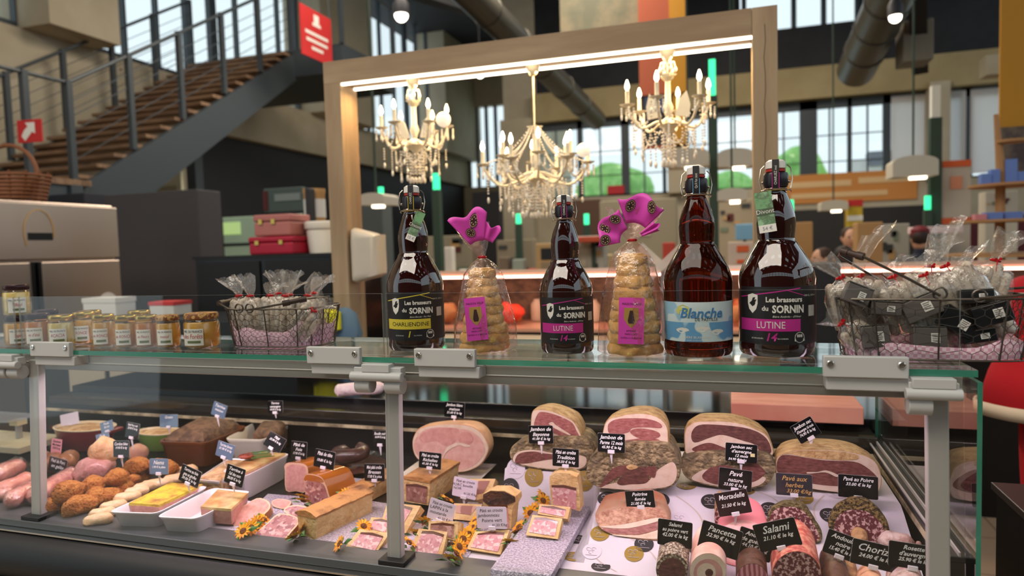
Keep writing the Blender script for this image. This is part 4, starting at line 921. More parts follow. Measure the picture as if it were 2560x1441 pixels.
def hang_tag(lb, b, ax, side, w, h, tilt):
    o_, P, u, R = b; c = Vector((P.x, P.y, P.z+404*u))
    o = thing('hang_tag', lb, 'tag', c, (0, 0, o_.rotation_euler.z))
    build('string', MB().tube([(math.cos(a)*27*u, math.sin(a)*27*u, 0) for a in [k*math.pi/8 for k in range(16)]], .0009, 5, closed=True).tube([(side*8*u, -27*u, 0), (side*30*u, -50*u, -11*u)], .0009, 5), M('raffia string', (190, 160, 90), .8), o)
    T = Matrix.Translation((side*30*u, -50*u-.003, -10*u)) @ Matrix.Rotation(-tilt, 4, 'Y') @ Matrix.Rotation(-.06, 4, 'X')
    cd = build('card', MB().box(-w/2, w/2, -.0004, .0004, -h, .004, T), m_tagg, o, smooth=False)
    build('price_strip', MB().box(-w/2, w/2, -.0008, -.0004, -h, -h*.8, T), m_ink, cd, smooth=False)
    build('dark_band', MB().box(-w/2, w/2, -.0008, -.0004, -h*.55, -h*.38, T), M('olive print', (84, 100, 78), .6), cd, smooth=False)
    tx = text('Divont', h*.16, m_ink, cd); tx.matrix_local = T @ Matrix.Translation((0, -.0012, -h*.46)) @ Matrix.Rotation(math.pi/2, 4, 'X')
    tx = text('15 €' if side > 0 else '54 €', h*.13, M('pencil', (150, 150, 160), .6), cd); tx.matrix_local = T @ Matrix.Translation((0, -.0012, -h*.9)) @ Matrix.Rotation(math.pi/2, 4, 'X')
hang_tag('narrow green card tag hanging from the neck of the yellow banded bottle', b1, 0, 1, .022, .068, -.42)
hang_tag('green card tag with a white price strip hanging from the largest bottle neck', b4, 0, -1, .033, .078, .14)

# honey jars
m_honey = M('pale honey', (226, 176, 78), .12, trans=.1, spec=.6, coat=.6, ns=9, col2=(214, 154, 52)); m_honeyd = M('darker honey', (206, 132, 50), .12, trans=.1, spec=.6, coat=.6); m_honeyl = M('light acacia honey', (224, 202, 118), .12, trans=.1, spec=.6, coat=.6)
m_gold = M('gold lid', (206, 174, 92), .25, .9); m_darklid = M('dark plum lid', (58, 34, 40), .25, .4); m_comb = M('honeycomb patterned lid', (206, 160, 90), .4, ns=150, col2=(130, 76, 40), tex='cell'); m_paper = M('white label paper', (232, 228, 220), .6)
m_jarg = pane('jar glass', (250, 246, 236), mn=.03)
def jar(label, px, py, rp, hp, hm, lm, words, lid_h=.16, dz=0, ink=None, off=-.25):
    P = at(px, py, z=ZS+dz); s = dep(P)/FPX; R = rp*s; P = P+Vector((0, R, 0)); P.z = ZS+dz; H = hp*s*1.02
    o = thing('honey_jar', label, 'jar', P, (0, 0, face_rz(P)), 'honey jars in a row on the shelf')
    zl = H*(1-lid_h)
    build('honey', MB().lathe([(R*.86, .003), (R*.93, .008), (R*.95, H*.2), (R*.95, zl*.86), (R*.9, zl*.9)], 28, fn=lambda a, z: 1-.02*abs(math.sin(3*a))), hm, o)
    build('glass', MB().lathe([(R*.8, 0), (R*.96, .004), (R, H*.12), (R, zl*.84), (R*.92, zl*.94), (R*.86, zl)], 28, fn=lambda a, z: 1-.02*abs(math.sin(3*a))), m_jarg, o)
    build('lid', MB().lathe([(R*.9, zl-.001), (R*.95, zl+.001), (R*.95, H-.003), (R*.9, H), (R*.3, H+.0005)], 28), lm, o)
    lb = build('label', patch(R+.0006, -.75+off, .55+off, H*.1, H*.58, 16), m_paper, o, smooth=False)
    rd = ink or M('red print', (190, 60, 60), .6)
    wtext('MIEL DE FRANCE', R*.2, m_blk, lb, R+.001, R*(off-.1), H*.5, narrow=.8); wtext(words, R*.38, rd, lb, R+.001, R*(off-.1), H*.36, narrow=.75, shear=.2)
    build('label_marks', patch(R+.001, -.4+off, .4+off, H*.17, H*.24, 8), M('green print', (110, 120, 80), .6), lb, smooth=False)
    return o, H
jl, jh = jar('honey jar under the stacked one at the far left with a dark lid', 18, 868, 30, 74, m_honey, m_darklid, 'Sapin', off=.1)
ju_, _ = jar('honey jar stacked on top of another at the far left', 20, 868, 30, 76, m_honeyl, m_darklid, 'Tilleul', off=.1)
ju_.location = jl.location+Vector((.002, .001, jh+.0015))
jar('honey jar with a dark lid and darker honey, right of the stack', 70, 868, 29, 80, m_honeyd, m_darklid, 'm d\'été')
jar('palest honey jar with an ACACIA label', 128, 868, 31, 76, m_honeyl, m_gold, 'ACACIA')
jar('honey jar with a gold lid set back behind the grey clamp', 190, 862, 27, 78, m_honey, m_gold, 'RONCE')
jar('honey jar with gold lid and label RONCE, second right of the clamp', 238, 870, 27, 80, m_honey, m_gold, 'de RONCE')
jar('honey jar with gold lid and label RONCE beside the darker Fleurs jar', 295, 872, 28, 80, m_honey, m_gold, 'de RONCE')
jar('darker honey jar with gold lid labelled Fleurs', 347, 872, 27, 80, m_honeyd, m_gold, 'es Fleurs')
jar('honey jar with honeycomb lid labelled Tournesol', 400, 872, 29, 80, m_honey, m_comb, 'rnesol')
jar('largest honey jar with honeycomb lid beside the left basket', 476, 874, 43, 86, m_honey, m_comb, 'des Forêts', off=-.5)
jar('gold lidded honey jar in the back row behind the RONCE jars', 205, 856, 27, 76, m_honey, m_gold, 'Miel', off=.2)
jar('gold lidded honey jar in the back row behind the Fleurs jar', 330, 856, 27, 76, m_honey, m_gold, 'Miel', off=.2)
jar('dark lidded honey jar in the back row behind the acacia jar', 95, 852, 27, 74, m_honeyd, m_darklid, 'Miel', off=.2)

# wire baskets with bagged sausages
m_film = pane('clear cellophane', (253, 252, 250), bump=.7, bs=45, rough=.08, mn=.05, haze=.10)
m_filmw = pane('pink tinted cellophane', (252, 238, 236), bump=.8, bs=40, rough=.05, mn=.05, haze=.05)
m_saus = M('white dusted dry sausage', (204, 190, 172), .75, ns=90, col2=(120, 88, 74), pos=(.48, .7), det=5, bump=.5, bs=160, bd=.003)
m_ribbon = M('red ribbon', (196, 20, 28), .35)
m_ging = M('pink gingham cloth', (216, 160, 182), .9, ns=150, col2=(236, 208, 216), tex='check')
def basket(label, px, py, hx0, hx1, hy0, hy1, H, dx=0, rz=0, cloth_h=.42, handles=()):
    P = at(px, py, z=ZS)+Vector((dx, hy0+.004, 0)); P.z = ZS
    o = thing('wire_basket', label, 'basket', P, (0, 0, rz))
    def F(u, v):
        a = 2*math.pi*u; x, y = sell(a, hx0+(hx1-hx0)*v, hy0+(hy1-hy0)*v); return Vector((x, y, .003+H*v))
    fr_ = MB()
    for v, r in ((0, .0018), (1, .0024)): fr_.tube([F(i/48, v) for i in range(48)], r, 6, closed=True)
    build('rim', fr_, m_wire, o)
    for i in range(14): build('upright', MB().tube([F((i+.5)/14, v/4) for v in range(5)], .0016, 5), m_wire, o)
    hexm = MB(); N, Rw = 44, 7
    for i in range(N):
        for j in range(Rw):
            off = .5 if j % 2 else 0
            a, b, c_, d = F((i+off)/N, (j+.2)/Rw), F((i+off)/N, (j+.75)/Rw), F((i+off+.5)/N, min(1, (j+1.2)/Rw)), F((i+off-.5)/N, min(1, (j+1.2)/Rw))
            hexm.tube([a, b], .0007, 3, caps=False); hexm.tube([b, c_], .0007, 3, caps=False); hexm.tube([b, d], .0007, 3, caps=False)
    build('chicken_wire', hexm, m_wire, o)
    bt = MB()
    for k in range(-5, 6): bt.tube([(k*hx0/6, -hy0*.95, .003), (k*hx0/6, hy0*.95, .003)], .0009, 4)
    build('bottom_grid', bt, m_wire, o)
    cl = MB(); rings = []
    for v in (0.02, .15, .3, 1):
        ring = []
        for i in range(64):
            vv = cloth_h*v*(1+.35*math.sin(i*.55)*math.sin(i*.21)*v); p = F(i/64, vv); ring.append(Vector((p.x*.955, p.y*.94, p.z+.001)))
        rings.append(ring)
    cl.loft(rings, True, False); build('gingham_lining', cl, m_ging, o, solid=.001)
    for hpts in handles:
        hp = [Vector(q) for q in hpts]; h = build('handle', MB().tube(hp, .0026, 6), m_wire, o)
        A, B = hp[len(hp)//2-1], hp[len(hp)//2]
        build('wood_grip', MB().tube([A, A.lerp(B, .3), A.lerp(B, .31), A.lerp(B, .69), A.lerp(B, .7), B], [.0075, .0075, .006, .006, .0075, .0075], 10), M('dark grip wood', (66, 48, 40), .5), h)
        lp = MB()
        for e in (hp[0], hp[-1]): lp.tube([(e.x+.011*math.cos(a), e.y, e.z+.004+.011*math.sin(a)) for a in [k*math.pi/7 for k in range(14)]], .0022, 5, closed=True)
        build('loop', lp, m_wire, h)
    return o, P
def sausage_bag(label, loc, rot, n=4, L=.105, r=.0095, w=.034, tail=.05, twist=.4, seed=0, group='bags of small dry sausages'):
    o = thing('sausage_bag', label, 'bag', loc, rot, group); rg = random.Random(seed)
    for i in range(n):
        x = (i-(n-1)/2)*r*1.95; y = rg.uniform(-.006, .006)
        build('sausage', MB().capsule((x*1.0, y, r*.9), (x*.8, y*.5, L+rg.uniform(-.012, .006)), r*rg.uniform(.9, 1.08), 10).wob(.0007, 70, seed+i), m_saus, o)
    sq = lambda a, z: 1+.06*math.sin(5*a+seed)+.05*math.sin(9*a+z*90)
    W = max(w, n*r*1.05)
    prof = [(W*.7, 0), (W*.98, .006), (W*1.04, L*.4), (W*1.0, L*.75), (W*.78, L*1.0), (W*.36, L*1.09), (.006, L*1.15)]
    build('film', MB().lathe(prof, 26, sy=.5, caps=False, fn=sq), m_film, o)
    z0 = L*1.15
    tl = MB().lathe([(.006, z0), (.014, z0+tail*.3), (.022, z0+tail*.7), (.03, z0+tail)], 20, sy=.45, caps=False, fn=lambda a, z: 1+.28*math.sin(3*a+seed)+.14*math.sin(7*a))
    for p in tl.v:
        k = (p.z-z0)/tail; p.x += twist*k*k*.035; p.z += .006*math.sin(p.x*160+seed)*k
    build('film_tail', tl, m_film, o)
    rb = MB().tube([(.0075*math.cos(a), .0065*math.sin(a), z0) for a in [k*math.pi/6 for k in range(12)]], .0028, 6, closed=True)
    for sx, q in ((-1, .6), (1, .9), (.4, -.8)):
        rb.loft([[Vector((sx*t*.007, -.008-t*.002, z0+q*t*.016-.012*t*t-h*.4)), Vector((sx*t*.007+.001, -.0085-t*.002, z0+q*t*.016-.012*t*t+h*.5))] for t, h in ((0, .003), (.3, .005), (.6, .006), (.9, .004))], False, False, closed=False)
    build('ribbon', rb, m_ribbon, o); return o
o, PB = basket('left wire basket with pink gingham lining full of bagged dry sausages', 665, 872, .128, .142, .075, .088, .098, cloth_h=.5, rz=.06,
    handles=(((-.04, -.088, .10), (.0, -.11, .105), (.085, -.135, .118), (.135, -.11, .128), (.135, .0, .125), (.08, .085, .10)), ((-.07, -.088, .10), (-.10, -.09, .103), (-.15, -.06, .115), (-.16, .02, .118), (-.13, .06, .112), (-.05, .088, .10))))
zb = .012
for k, (x, y, rx, ry, n, tw, tl, lb) in enumerate(((-.095, -.035, 0, -.12, 4, -1, .05, 'leftmost bag of dry sausages in the left basket'), (-.055, -.045, .05, -.05, 4, -.6, .055, 'bag of dry sausages second from the left in the left basket'), (-.01, -.045, 0, .05, 4, .5, .03, 'low tied bag at the front middle of the left basket'), (.03, -.02, 0, .05, 4, .4, .06, 'bag with the tallest straight tail in the middle of the left basket'), (.03, -.05, .0, .12, 3, 1, .04, 'bag with a loose ribbon right of the middle in the left basket'), (.075, -.03, 0, .18, 4, 1.2, .06, 'bag with a tail leaning right at the right end of the left basket'), (-.03, .03, 0, -.05, 4, -.3, .06, 'bag standing at the back left of the left basket'), (.06, .035, 0, .1, 4, .6, .04, 'bag standing at the back right of the left basket'))):
    sausage_bag(lb, (PB.x+x, PB.y+y, PB.z+zb), (rx, ry, 0), n, seed=k, tail=tl, twist=tw)
sausage_bag('bag lying aslant with its tail out over the right rim of the left basket', (PB.x+.07, PB.y-.05, PB.z+.03), (.1, .75, 0), 4, seed=11, L=.08, twist=.5)
o, PR = basket('right wire basket with pink gingham lining full of sausage bags and small tins', 2320, 906, .155, .172, .075, .085, .115, dx=.02, rz=-.03, cloth_h=.26,
    handles=(((.0, -.085, .125), (-.05, -.10, .155), (-.13, -.11, .20), (-.165, -.09, .212), (-.16, .0, .20), (-.05, .085, .13)), ((.062, -.085, .12), (.11, -.1, .125), (.19, -.09, .135), (.215, -.06, .14), (.20, .02, .135), (.1, .08, .12))))
for k, (x, y, z, rx, ry, n, L, tl, tw, lb) in enumerate(((-.125, -.02, .06, .0, -.35, 4, .09, .05, -1, 'bag of thick pale sausages at the left end of the right basket'), (-.075, .0, .055, .1, -.45, 4, .10, .07, 2, 'bag with the long upright tail left of the middle in the right basket'), (-.03, -.03, .05, 0, -.35, 4, .10, .03, .5, 'bag of slim sausages behind the wire loop of the right basket'), (.02, -.02, .05, 0, -.3, 4, .10, .04, .3, 'short tailed bag in the middle of the right basket'), (.075, -.015, .055, 0, -.4, 5, .115, .075, 1.2, 'biggest bag with a red bow at the right in the right basket'), (.115, .0, .03, 0, -.5, 4, .11, .05, 1.5, 'bag of sausages leaning at the right end of the right basket'), (-.09, -.045, .012, 0, -.9, 3, .08, .03, 0, 'bag lying low at the left inside the right basket'), (-.005, -.03, .012, 0, .1, 3, .085, .03, 0, 'bag standing low in the middle of the right basket'), (.0, .04, .06, 0, .1, 4, .1, .06, .6, 'bag glowing pink at the back of the right basket'), (.09, .04, .05, 0, .25, 4, .12, .06, .6, 'bag at the back right of the right basket'))):
    sausage_bag(lb, (PR.x+x, PR.y+y, PR.z+z), (rx, ry, 0), n, L=L, r=.0105, seed=20+k, tail=tl, twist=tw)
m_tinb = M('black tin box', (22, 21, 22), .3, spec=.6); m_ting = M('grey tin box', (112, 104, 100), .35, .3)
for k, (px, py, w, h, a, m, lb) in enumerate(((2145, 738, 62, 48, -24, m_ting, 'grey tin with a label at the upper left in the right basket'), (2216, 772, 70, 32, -4, m_ting, 'flat grey tin left of the middle wire in the right basket'), (2305, 770, 84, 54, 24, m_ting, 'grey tin tilted up to the right in the middle of the right basket'), (2190, 842, 64, 54, 6, m_ting, 'grey tin low at the left in the right basket'), (2326, 845, 76, 52, 0, m_ting, 'upright grey tin low in the middle of the right basket'), (2398, 806, 84, 52, -32, m_tinb, 'black tin tilted down to the right in the right basket'), (2483, 786, 86, 52, 17, m_tinb, 'black tin at the right end of the right basket'), (2446, 742, 72, 34, 2, m_tinb, 'black tin under the rim at the right of the right basket'), (2450, 842, 76, 30, 10, m_tinb, 'dark tin low at the right in the right basket'))):
    P = at(px, py, Y=PR.y-.064+.004*(k % 3)); s = dep(P)/FPX
    o = thing('tin_box', lb, 'tin', P, (-.15, -math.radians(a), 0), 'small tins in the right basket'); w *= s; h *= s
    build('body', MB().box(-w/2, w/2, 0, .03, -h/2, h/2), m, o, smooth=False, bevel=.002)
    build('edge', MB().box(-w/2, w/2, -.001, .03, h/2-.0, h/2+.002), m_wire2, o, smooth=False)
    lb_ = build('label', MB().box(w*.02, w*.28, -.0012, -.0004, -h*.24, h*.22), m_paper, o, smooth=False)
    bl_ = MB()
    for q in range(4): bl_.box(w*.05, w*.24-w*.03*(q % 2), -.0018, -.0012, h*(.13-.09*q), h*(.16-.09*q))
    build('label_lines', bl_, M('grey print', (120, 118, 116), .6), lb_, smooth=False)

# spit cakes in cellophane
m_cake = M('golden spit cake', (222, 186, 104), .55, ns=14, col2=(170, 112, 50), pos=(.5, .72), bump=.3, bs=60, sss=.1)
m_pinkp = M('magenta paper', (222, 72, 184), .45); m_choc = M('dark brown print', (60, 30, 34), .6)
def cake(label, px, py, wp, hp, bagw, tails, seed, lbl):
    P = at(px, py, z=ZS); s = dep(P)/FPX; R0 = wp/2*s; P = P+Vector((0, R0*.8, 0)); P.z = ZS; H = hp*s
    o = thing('spit_cake', label, 'cake', P, (0, 0, face_rz(P)))
    n = 9; hl = H/n; prof = [(R0*.5, .003)]
    for i in range(73):
        q = i/72; prof.append((R0*(1-.52*q**1.15)*(1 if q < .985 else .8), .004+(H-.004)*q))
    def bump(a, z):
        ca, sa = math.cos(a), math.sin(a); w = z+.007*noise.noise(Vector((ca*1.5, sa*1.5, seed)))
        lay = abs(math.sin(math.pi*w/hl))**.5; i = math.floor(w/hl)
        return .90+.10*lay+.13*noise.noise(Vector((ca*1.3, sa*1.3, i*1.7+seed)))+.07*noise.noise(Vector((ca*3.5, sa*3.5, z*45+seed)))
    build('cake', MB().lathe(prof, 60, fn=bump).wob(.0015, 70, seed), m_cake, o)
    W = bagw/2*s
    rib = lambda a, z: 1+.05*math.sin(7*a+seed)+.03*math.sin(13*a+z*40)
    build('film', MB().lathe([(W*.9, .001), (W*1.02, .006), (W*.98, H*.3), (W*.82, H*.62), (W*.62, H*.92), (W*.35, H*1.06), (.006, H*1.13)], 40, sy=.85, caps=False, fn=rib), m_filmw, o)
    zt = H*1.13
    ft_ = MB(); nn = 30; rings = []
    for k, (r, dz) in enumerate(((.006, 0), (.018, .02), (.03, .045), (.036, .07))):
        rings.append([Vector(((r+.006*math.sin(5*a+seed)*k/2)*math.cos(a)*tails[2]+tails[0]*dz, (r*.55)*math.sin(a), zt+dz*tails[1]+.004*k*math.sin(3*a+seed))) for a in [i*2*math.pi/nn for i in range(nn)]])
    build('film_tail', ft_.loft(rings, False, False), m_filmw, o)
    build('tie', MB().tube([(.008*math.cos(a), .008*math.sin(a), zt) for a in [k*math.pi/6 for k in range(12)]], .003, 6, closed=True), M('copper red tie', (190, 40, 50), .25, .4), o)
    for (a0, a1, r0, r1, ruf, seals) in tails[3]:
        NA, NR = 22, 6
        def fan(u, v, off=0):
            an = math.radians(a0+(a1-a0)*u); r = (r0+(r1*(1-.08*math.cos(u*9+seed))-r0)*v)*s
            return Vector((r*math.cos(an), -.016-.010*v-ruf*.006*math.sin(u*11+seed)*v-off, zt+r*math.sin(an)))
        pp = build('pink_paper', MB().loft([[fan(i/NA, j/NR) for i in range(NA+1)] for j in range(NR+1)], False, False, closed=False), m_pinkp, o, solid=.0005)
        for su, sv, rp in seals:
            c = fan(su, sv, .0022); ex = (fan(su+.04, sv)-fan(su-.04, sv)).normalized(); ez = (fan(su, sv+.06)-fan(su, sv-.06)).normalized(); r = rp*s
            ring = lambda k, of: [c+ex*(r*k*math.cos(t))+ez*(r*k*math.sin(t))+Vector((0, -of, 0)) for t in [2*math.pi*q/24 for q in range(24)]]
            se = build('round_seal', MB().poly(ring(1, 0)), m_choc, pp, smooth=False)
            st = MB()
            for q in range(6):
                st.poly([c+ex*(r*k*math.cos(t))+ez*(r*k*math.sin(t))+Vector((0, -.0006, 0)) for k, t in ((.58, q*math.pi/3-.3), (.58, q*math.pi/3+.3), (.3, q*math.pi/3))])
            for q in range(20):
                t = q*math.pi/10; st.poly([c+ex*(r*k*math.cos(t+d))+ez*(r*k*math.sin(t+d))+Vector((0, -.0006, 0)) for k, d in ((.72, -.07), (.72, .07), (.9, .07), (.9, -.07))])
            build('seal_print', st, M('cream print', (220, 190, 150), .6), se, smooth=False)
    # front label
    x0, z0, w, h, an = lbl; T = Matrix.Translation((x0*s, -W*.86*.86-.004, z0*s)) @ Matrix.Rotation(-an, 4, 'Y') @ Matrix.Rotation(-.12, 4, 'X'); w *= s; h *= s
    lb = build('label', MB().box(-w/2, w/2, -.0003, .0003, -h/2, h/2, T), m_pinkp, o, smooth=False)
    shp = MB().poly([T @ Vector((x*w, -.0006, z*h)) for x, z in ((-.28, .28), (.28, .28), (.3, .05), (.16, -.08), (0, -.16), (-.16, -.08), (-.3, .05))])
    build('crest', shp, M('gold crest', (176, 140, 70), .5), lb, smooth=False)
    build('crest_cake', MB().poly([T @ Vector((x*w, -.0009, z*h)) for x, z in ((-.06, .22), (.06, .22), (.14, 0), (.1, -.06), (-.1, -.06), (-.14, 0))]), m_choc, lb, smooth=False)
    for tx_, zz, sz in (('MAISON FALIP', .36, .075), ('ARTISANS', -.22, .055), ('PAINS CUITS', -.29, .055), ('GATEAU A LA BROCHE', -.37, .05)):
        t_ = text(tx_, h*sz, m_choc, lb, narrow=.85); t_.matrix_local = T @ Matrix.Translation((0, -.0009, zz*h)) @ Matrix.Rotation(math.pi/2, 4, 'X')
cake('yellow spit cake in cellophane with pink paper leaning left, beside the yellow banded bottle', 1195, 884, 132, 212, 158, (-.35, 1.0, 1.0, [(82, 132, 42, 118, .6, [(.38, .66, 16), (.62, .38, 12)]), (52, 84, 44, 84, .6, [])]), 1, (-20, 88, 52, 106, .06))
cake('browner spit cake in cellophane with a wide pink paper fan on top', 1578, 893, 150, 258, 178, (.15, .9, 1.5, [(112, 190, 30, 88, 1, [(.2, .72, 14), (.55, .7, 14), (.85, .72, 14)]), (42, 108, 44, 112, 1, [(.75, .68, 15), (.25, .8, 14)]), (18, 40, 26, 74, .8, [])]), 5, (-6, 92, 62, 115, -.04))
# ---------------------------------------------------------------- food in the case
m_prpaper = M('white waxed paper', (210, 203, 212), .4, bump=.25, bs=14)
m_gold2 = M('gold seal print', (150, 122, 52), .4); m_blk2 = M('black seal print', (38, 36, 40), .5); m_line = M('pale grey print line', (176, 168, 172), .6)
Z0 = DK+.002
pprof = [(1.432, Z0), (1.47, Z0), (1.69, .978), (1.72, .987), (2.03, .987)]
XB = at(1476, 1266, z=.915).x+.006               # the slope starts right of the silver board; left of it the sheet lies flat up to the step
lprof = [(1.432, Z0), (1.47, Z0), (1.735, Z0+.001), (1.775, .985), (2.03, .987)]
def prof(x):
    k = min(1, max(0, (x-XB)/.03)); return [(a+(c-a)*k, b+(d-b)*k) for (a, b), (c, d) in zip(lprof, pprof)]
def pz(y, x=.1):
    if y < 1.43: return .8935
    pp = prof(x)
    for (a, b), (c, d) in zip(pp, pp[1:]):
        if y <= c: return b+(d-b)*(y-a)/(c-a)
    return pp[-1][1]
pap = thing('printed_paper', 'white wrapping paper printed with gold and black oval seals lining the deck under the hams', 'paper')
px0, px1 = at(1240, 1200, z=.98).x, .37
mb = MB(); low = lambda x: [(y, z-.006) for y, z in reversed(prof(x))]; low2 = lambda x: [(y, max(z, Z0-.0015)) for y, z in low(x)]
XS = [px0, XB-.08, XB, XB+.01, XB+.02, XB+.03]+[XB+.03+(px1-XB-.03)*i/8 for i in range(1, 9)]
mb.loft([[Vector((x, y, z)) for y, z in prof(x)+low2(x)] for x in XS], True, True)
build('sheet', mb, m_prpaper, pap)
sw = 0
for A_, B_, bow in (((1300, 1180), (1400, 1215), 12), ((1555, 1230), (1630, 1290), -16), ((1690, 1240), (1760, 1330), 20), ((1880, 1225), (1950, 1262), 12), ((2060, 1240), (2040, 1300), -14), ((1640, 1400), (1560, 1340), 14), ((1760, 1300), (1700, 1390), 12), ((1480, 1380), (1540, 1430), -10)):
    tb = []
    for i in range(15):
        u = i/14; px = A_[0]+(B_[0]-A_[0])*u+bow*math.sin(math.pi*u); py = A_[1]+(B_[1]-A_[1])*u
        best = None
        for (a, b), (c, d) in zip(pprof, pprof[1:]):
            n = Vector((0, -(d-b), c-a)).normalized(); P = at(px, py, plane=(Vector((0, a, b)), n))
            if a-.002 <= P.y <= c+.002 and P.x > XB+.03: best = P+n*.0007; break
        if best is not None: tb += [best-Vector((.0022, 0, 0)), best+Vector((.0022, 0, 0))]
    if len(tb) > 4: build('printed_swirl', MB().add(tb, [(2*i, 2*i+1, 2*i+3, 2*i+2) for i in range(len(tb)//2-1)]), M('pale beige print', (192, 178, 168), .5), pap, smooth=False)
def seal(px, py, mat, rpx=24, ry=1.0):
    pp = lprof if px < 1478 else pprof
    for (a, b), (c, d) in zip(pp, pp[1:]):                   # which fold of the sheet the seal lies on
        n = Vector((0, -(d-b), c-a)).normalized(); P = at(px, py, plane=(Vector((0, a, b)), n))
        if a-.001 <= P.y <= c+.001: break
    r = rpx*dep(P)/FPX; e1 = Vector((1, 0, 0)); e2 = n.cross(e1)*(1 if n.cross(e1).y > 0 else -1); P = P+n*.0012
    dsc = build('printed_seal', MB().poly([P+e1*r*math.cos(q)+e2*r*1.05*math.sin(q) for q in [k*math.pi/12 for k in range(24)]]), mat, pap, smooth=False)
    P = P+n*.0006; sc = MB()
    for u, v in ((-.4, .25), (.15, .3), (-.1, -.15)):
        sc.tube([P+e1*r*(u+.22*math.cos(q))+e2*r*(v+.2*math.sin(q)) for q in [k*math.pi/5 for k in range(9)]], r*.03, 3)
    sc.tube([P-e1*r*.6-e2*r*.55, P+e1*r*.6-e2*r*.5], r*.03, 3)
    build('seal_scroll', sc, m_line, dsc, smooth=False)
for q in ((1335, 1192, 0), (1275, 1222, 1), (1460, 1203, 0), (1518, 1248, 1), (1650, 1252, 1), (1716, 1216, 0), (1777, 1255, 1), (2008, 1246, 0), (1925, 1275, 1), (1862, 1228, 0), (1500, 1335, 0), (1444, 1350, 1), (1433, 1393, 0), (1585, 1386, 0), (1502, 1418, 1), (1610, 1362, 1), (1745, 1372, 1), (2075, 1290, 1)):
    seal(q[0], q[1], m_blk2 if q[2] else m_gold2)
for px, py in ((1290, 1172), (2090, 1238), (1700, 1300), (1480, 1380)): seal(px, py, M('white seal print', (206, 196, 208), .5))
o = build('lining_sheet', MB().box(at(440, 1330, z=Z0).x, px0-.003, 1.432, 1.62, DK+.0005, DK+.0025), M('lilac white lining sheet', (210, 198, 218), .4), smooth=False)
tag(o, 'plain lilac white sheet on the deck under the silver boards and pâtés', 'paper')

def C(ox, oy, sc, pts): return [(ox+sc*x, oy+sc*y) for x, y in pts]
c1 = lambda p: C(0, 960, .33376, p); c2 = lambda p: C(480, 960, .33376, p); c3 = lambda p: C(960, 960, .33376, p)
c4 = lambda p: C(1240, 960, .23594, p); c5 = lambda p: C(1680, 960, .29688, p); c6 = lambda p: C(1600, 1160, .32813, p)
def cutpiece(name, label, cat, outl, L, rind, face=None, plane=None, Y=None, patches=(), d=None, taper=((0, 1), (1, 1)), wob=0, ws=30, n=4, smooth=True, group=None, facename='cut_face', rindname='rind', ground_z=None):
    if plane is None: plane = (Vector((0, Y, 0)), Vector((0, -1, 0)))
    nrm = plane[1].normalized(); ff = (lambda p: crom(p, n)) if smooth else (lambda p: [Vector(q) for q in p])
    to3 = lambda p: at(p[0], p[1], plane=plane)
    pts = [to3(p) for p in ff([Vector((a, b, 0)) for a, b in outl])]
    c = sum(pts, Vector())/len(pts); org = Vector((c.x, c.y, min(p.z for p in pts)))
    d = Vector(d).normalized() if d is not None else -nrm
    o = thing(name, label, cat, org, group=group)
    rings = []; zmin = org.z
    for s, k in taper:
        ring = [c+(p-c)*k+d*(s*L) for p in pts]
        rings.append([q-org for q in ring])
    mb = MB().loft(rings)
    if wob:
        m = len(pts)
        for i in range(m, len(mb.v)): mb.v[i] = mb.v[i]+noise.noise_vector(mb.v[i]*ws+Vector((org.x*50, 0, 0)))*wob
    if ground_z == 'paper':
        for p in mb.v: p.z = max(p.z, pz(p.y+org.y, p.x+org.x)+.0015-org.z)
    elif ground_z is not None:
        for p in mb.v: p.z = max(p.z, ground_z-org.z)
    build(rindname, mb, rind, o)
    if face: build(facename, MB().poly([c+(p-c)*.985+nrm*.0006-org for p in pts]), face, o, smooth=False)
    for i, (pn, mat, pl, sm) in enumerate(patches):
        q = [to3(p) for p in (crom([Vector((a, b, 0)) for a, b in pl], n) if sm else [Vector((a, b, 0)) for a, b in pl])]
        build(pn, MB().poly([p+nrm*(.0012+.0004*i)-org for p in q]), mat, o, smooth=False)
    return o
def yb(px, py, z): return at(px, py, z=z).y
PSL = (Vector((0, 1.47, Z0)), Vector((0, -(.978-Z0), .22)).normalized())
def ptilt(px, py, deg):                # the same on the sloping paper
    return (at(px, py, plane=PSL), Vector((0, -math.cos(math.radians(deg)), math.sin(math.radians(deg)))))
def tilt(px, py, z, deg, rz=0):        # plane through the deck at a pixel, its face tilted up by deg
    n = Vector((math.sin(math.radians(rz)), -math.cos(math.radians(deg)), math.sin(math.radians(deg)))).normalized()
    return (at(px, py, z=z), n)
m_fat = M('white ham fat', (222, 200, 182), .5, ns=40, col2=(204, 172, 148), pos=(.45, .75), det=8, sss=.15)
m_rindy = M('yellow ham rind', (206, 172, 120), .55, ns=40, col2=(160, 116, 70), pos=(.42, .68), det=8, bump=.5, bs=60)
m_mold = M('mouldy grey ham rind', (176, 156, 118), .8, ns=36, col2=(102, 90, 72), pos=(.4, .64), det=9, bump=.9, bs=70, extra=[(.5, (130, 112, 82))])
m_lean = M('rosy cured lean', (138, 76, 76), .4, ns=75, col2=(172, 112, 106), pos=(.36, .64), det=9, st=(1, 1, 2.5), bump=.15, bs=120, spec=.4, extra=[(.74, (206, 168, 156))])
m_leand = M('dark cured lean', (92, 50, 48), .42, ns=75, col2=(132, 82, 76), pos=(.36, .64), det=9, st=(1, 1, 2.5), bump=.15, bs=120, extra=[(.76, (170, 130, 118))])
m_leanv = M('very dark cured lean', (76, 46, 44), .42, ns=75, col2=(116, 74, 68), pos=(.36, .64), det=9, st=(1, 1, 2.5), bump=.15, bs=120, extra=[(.76, (150, 112, 102))])
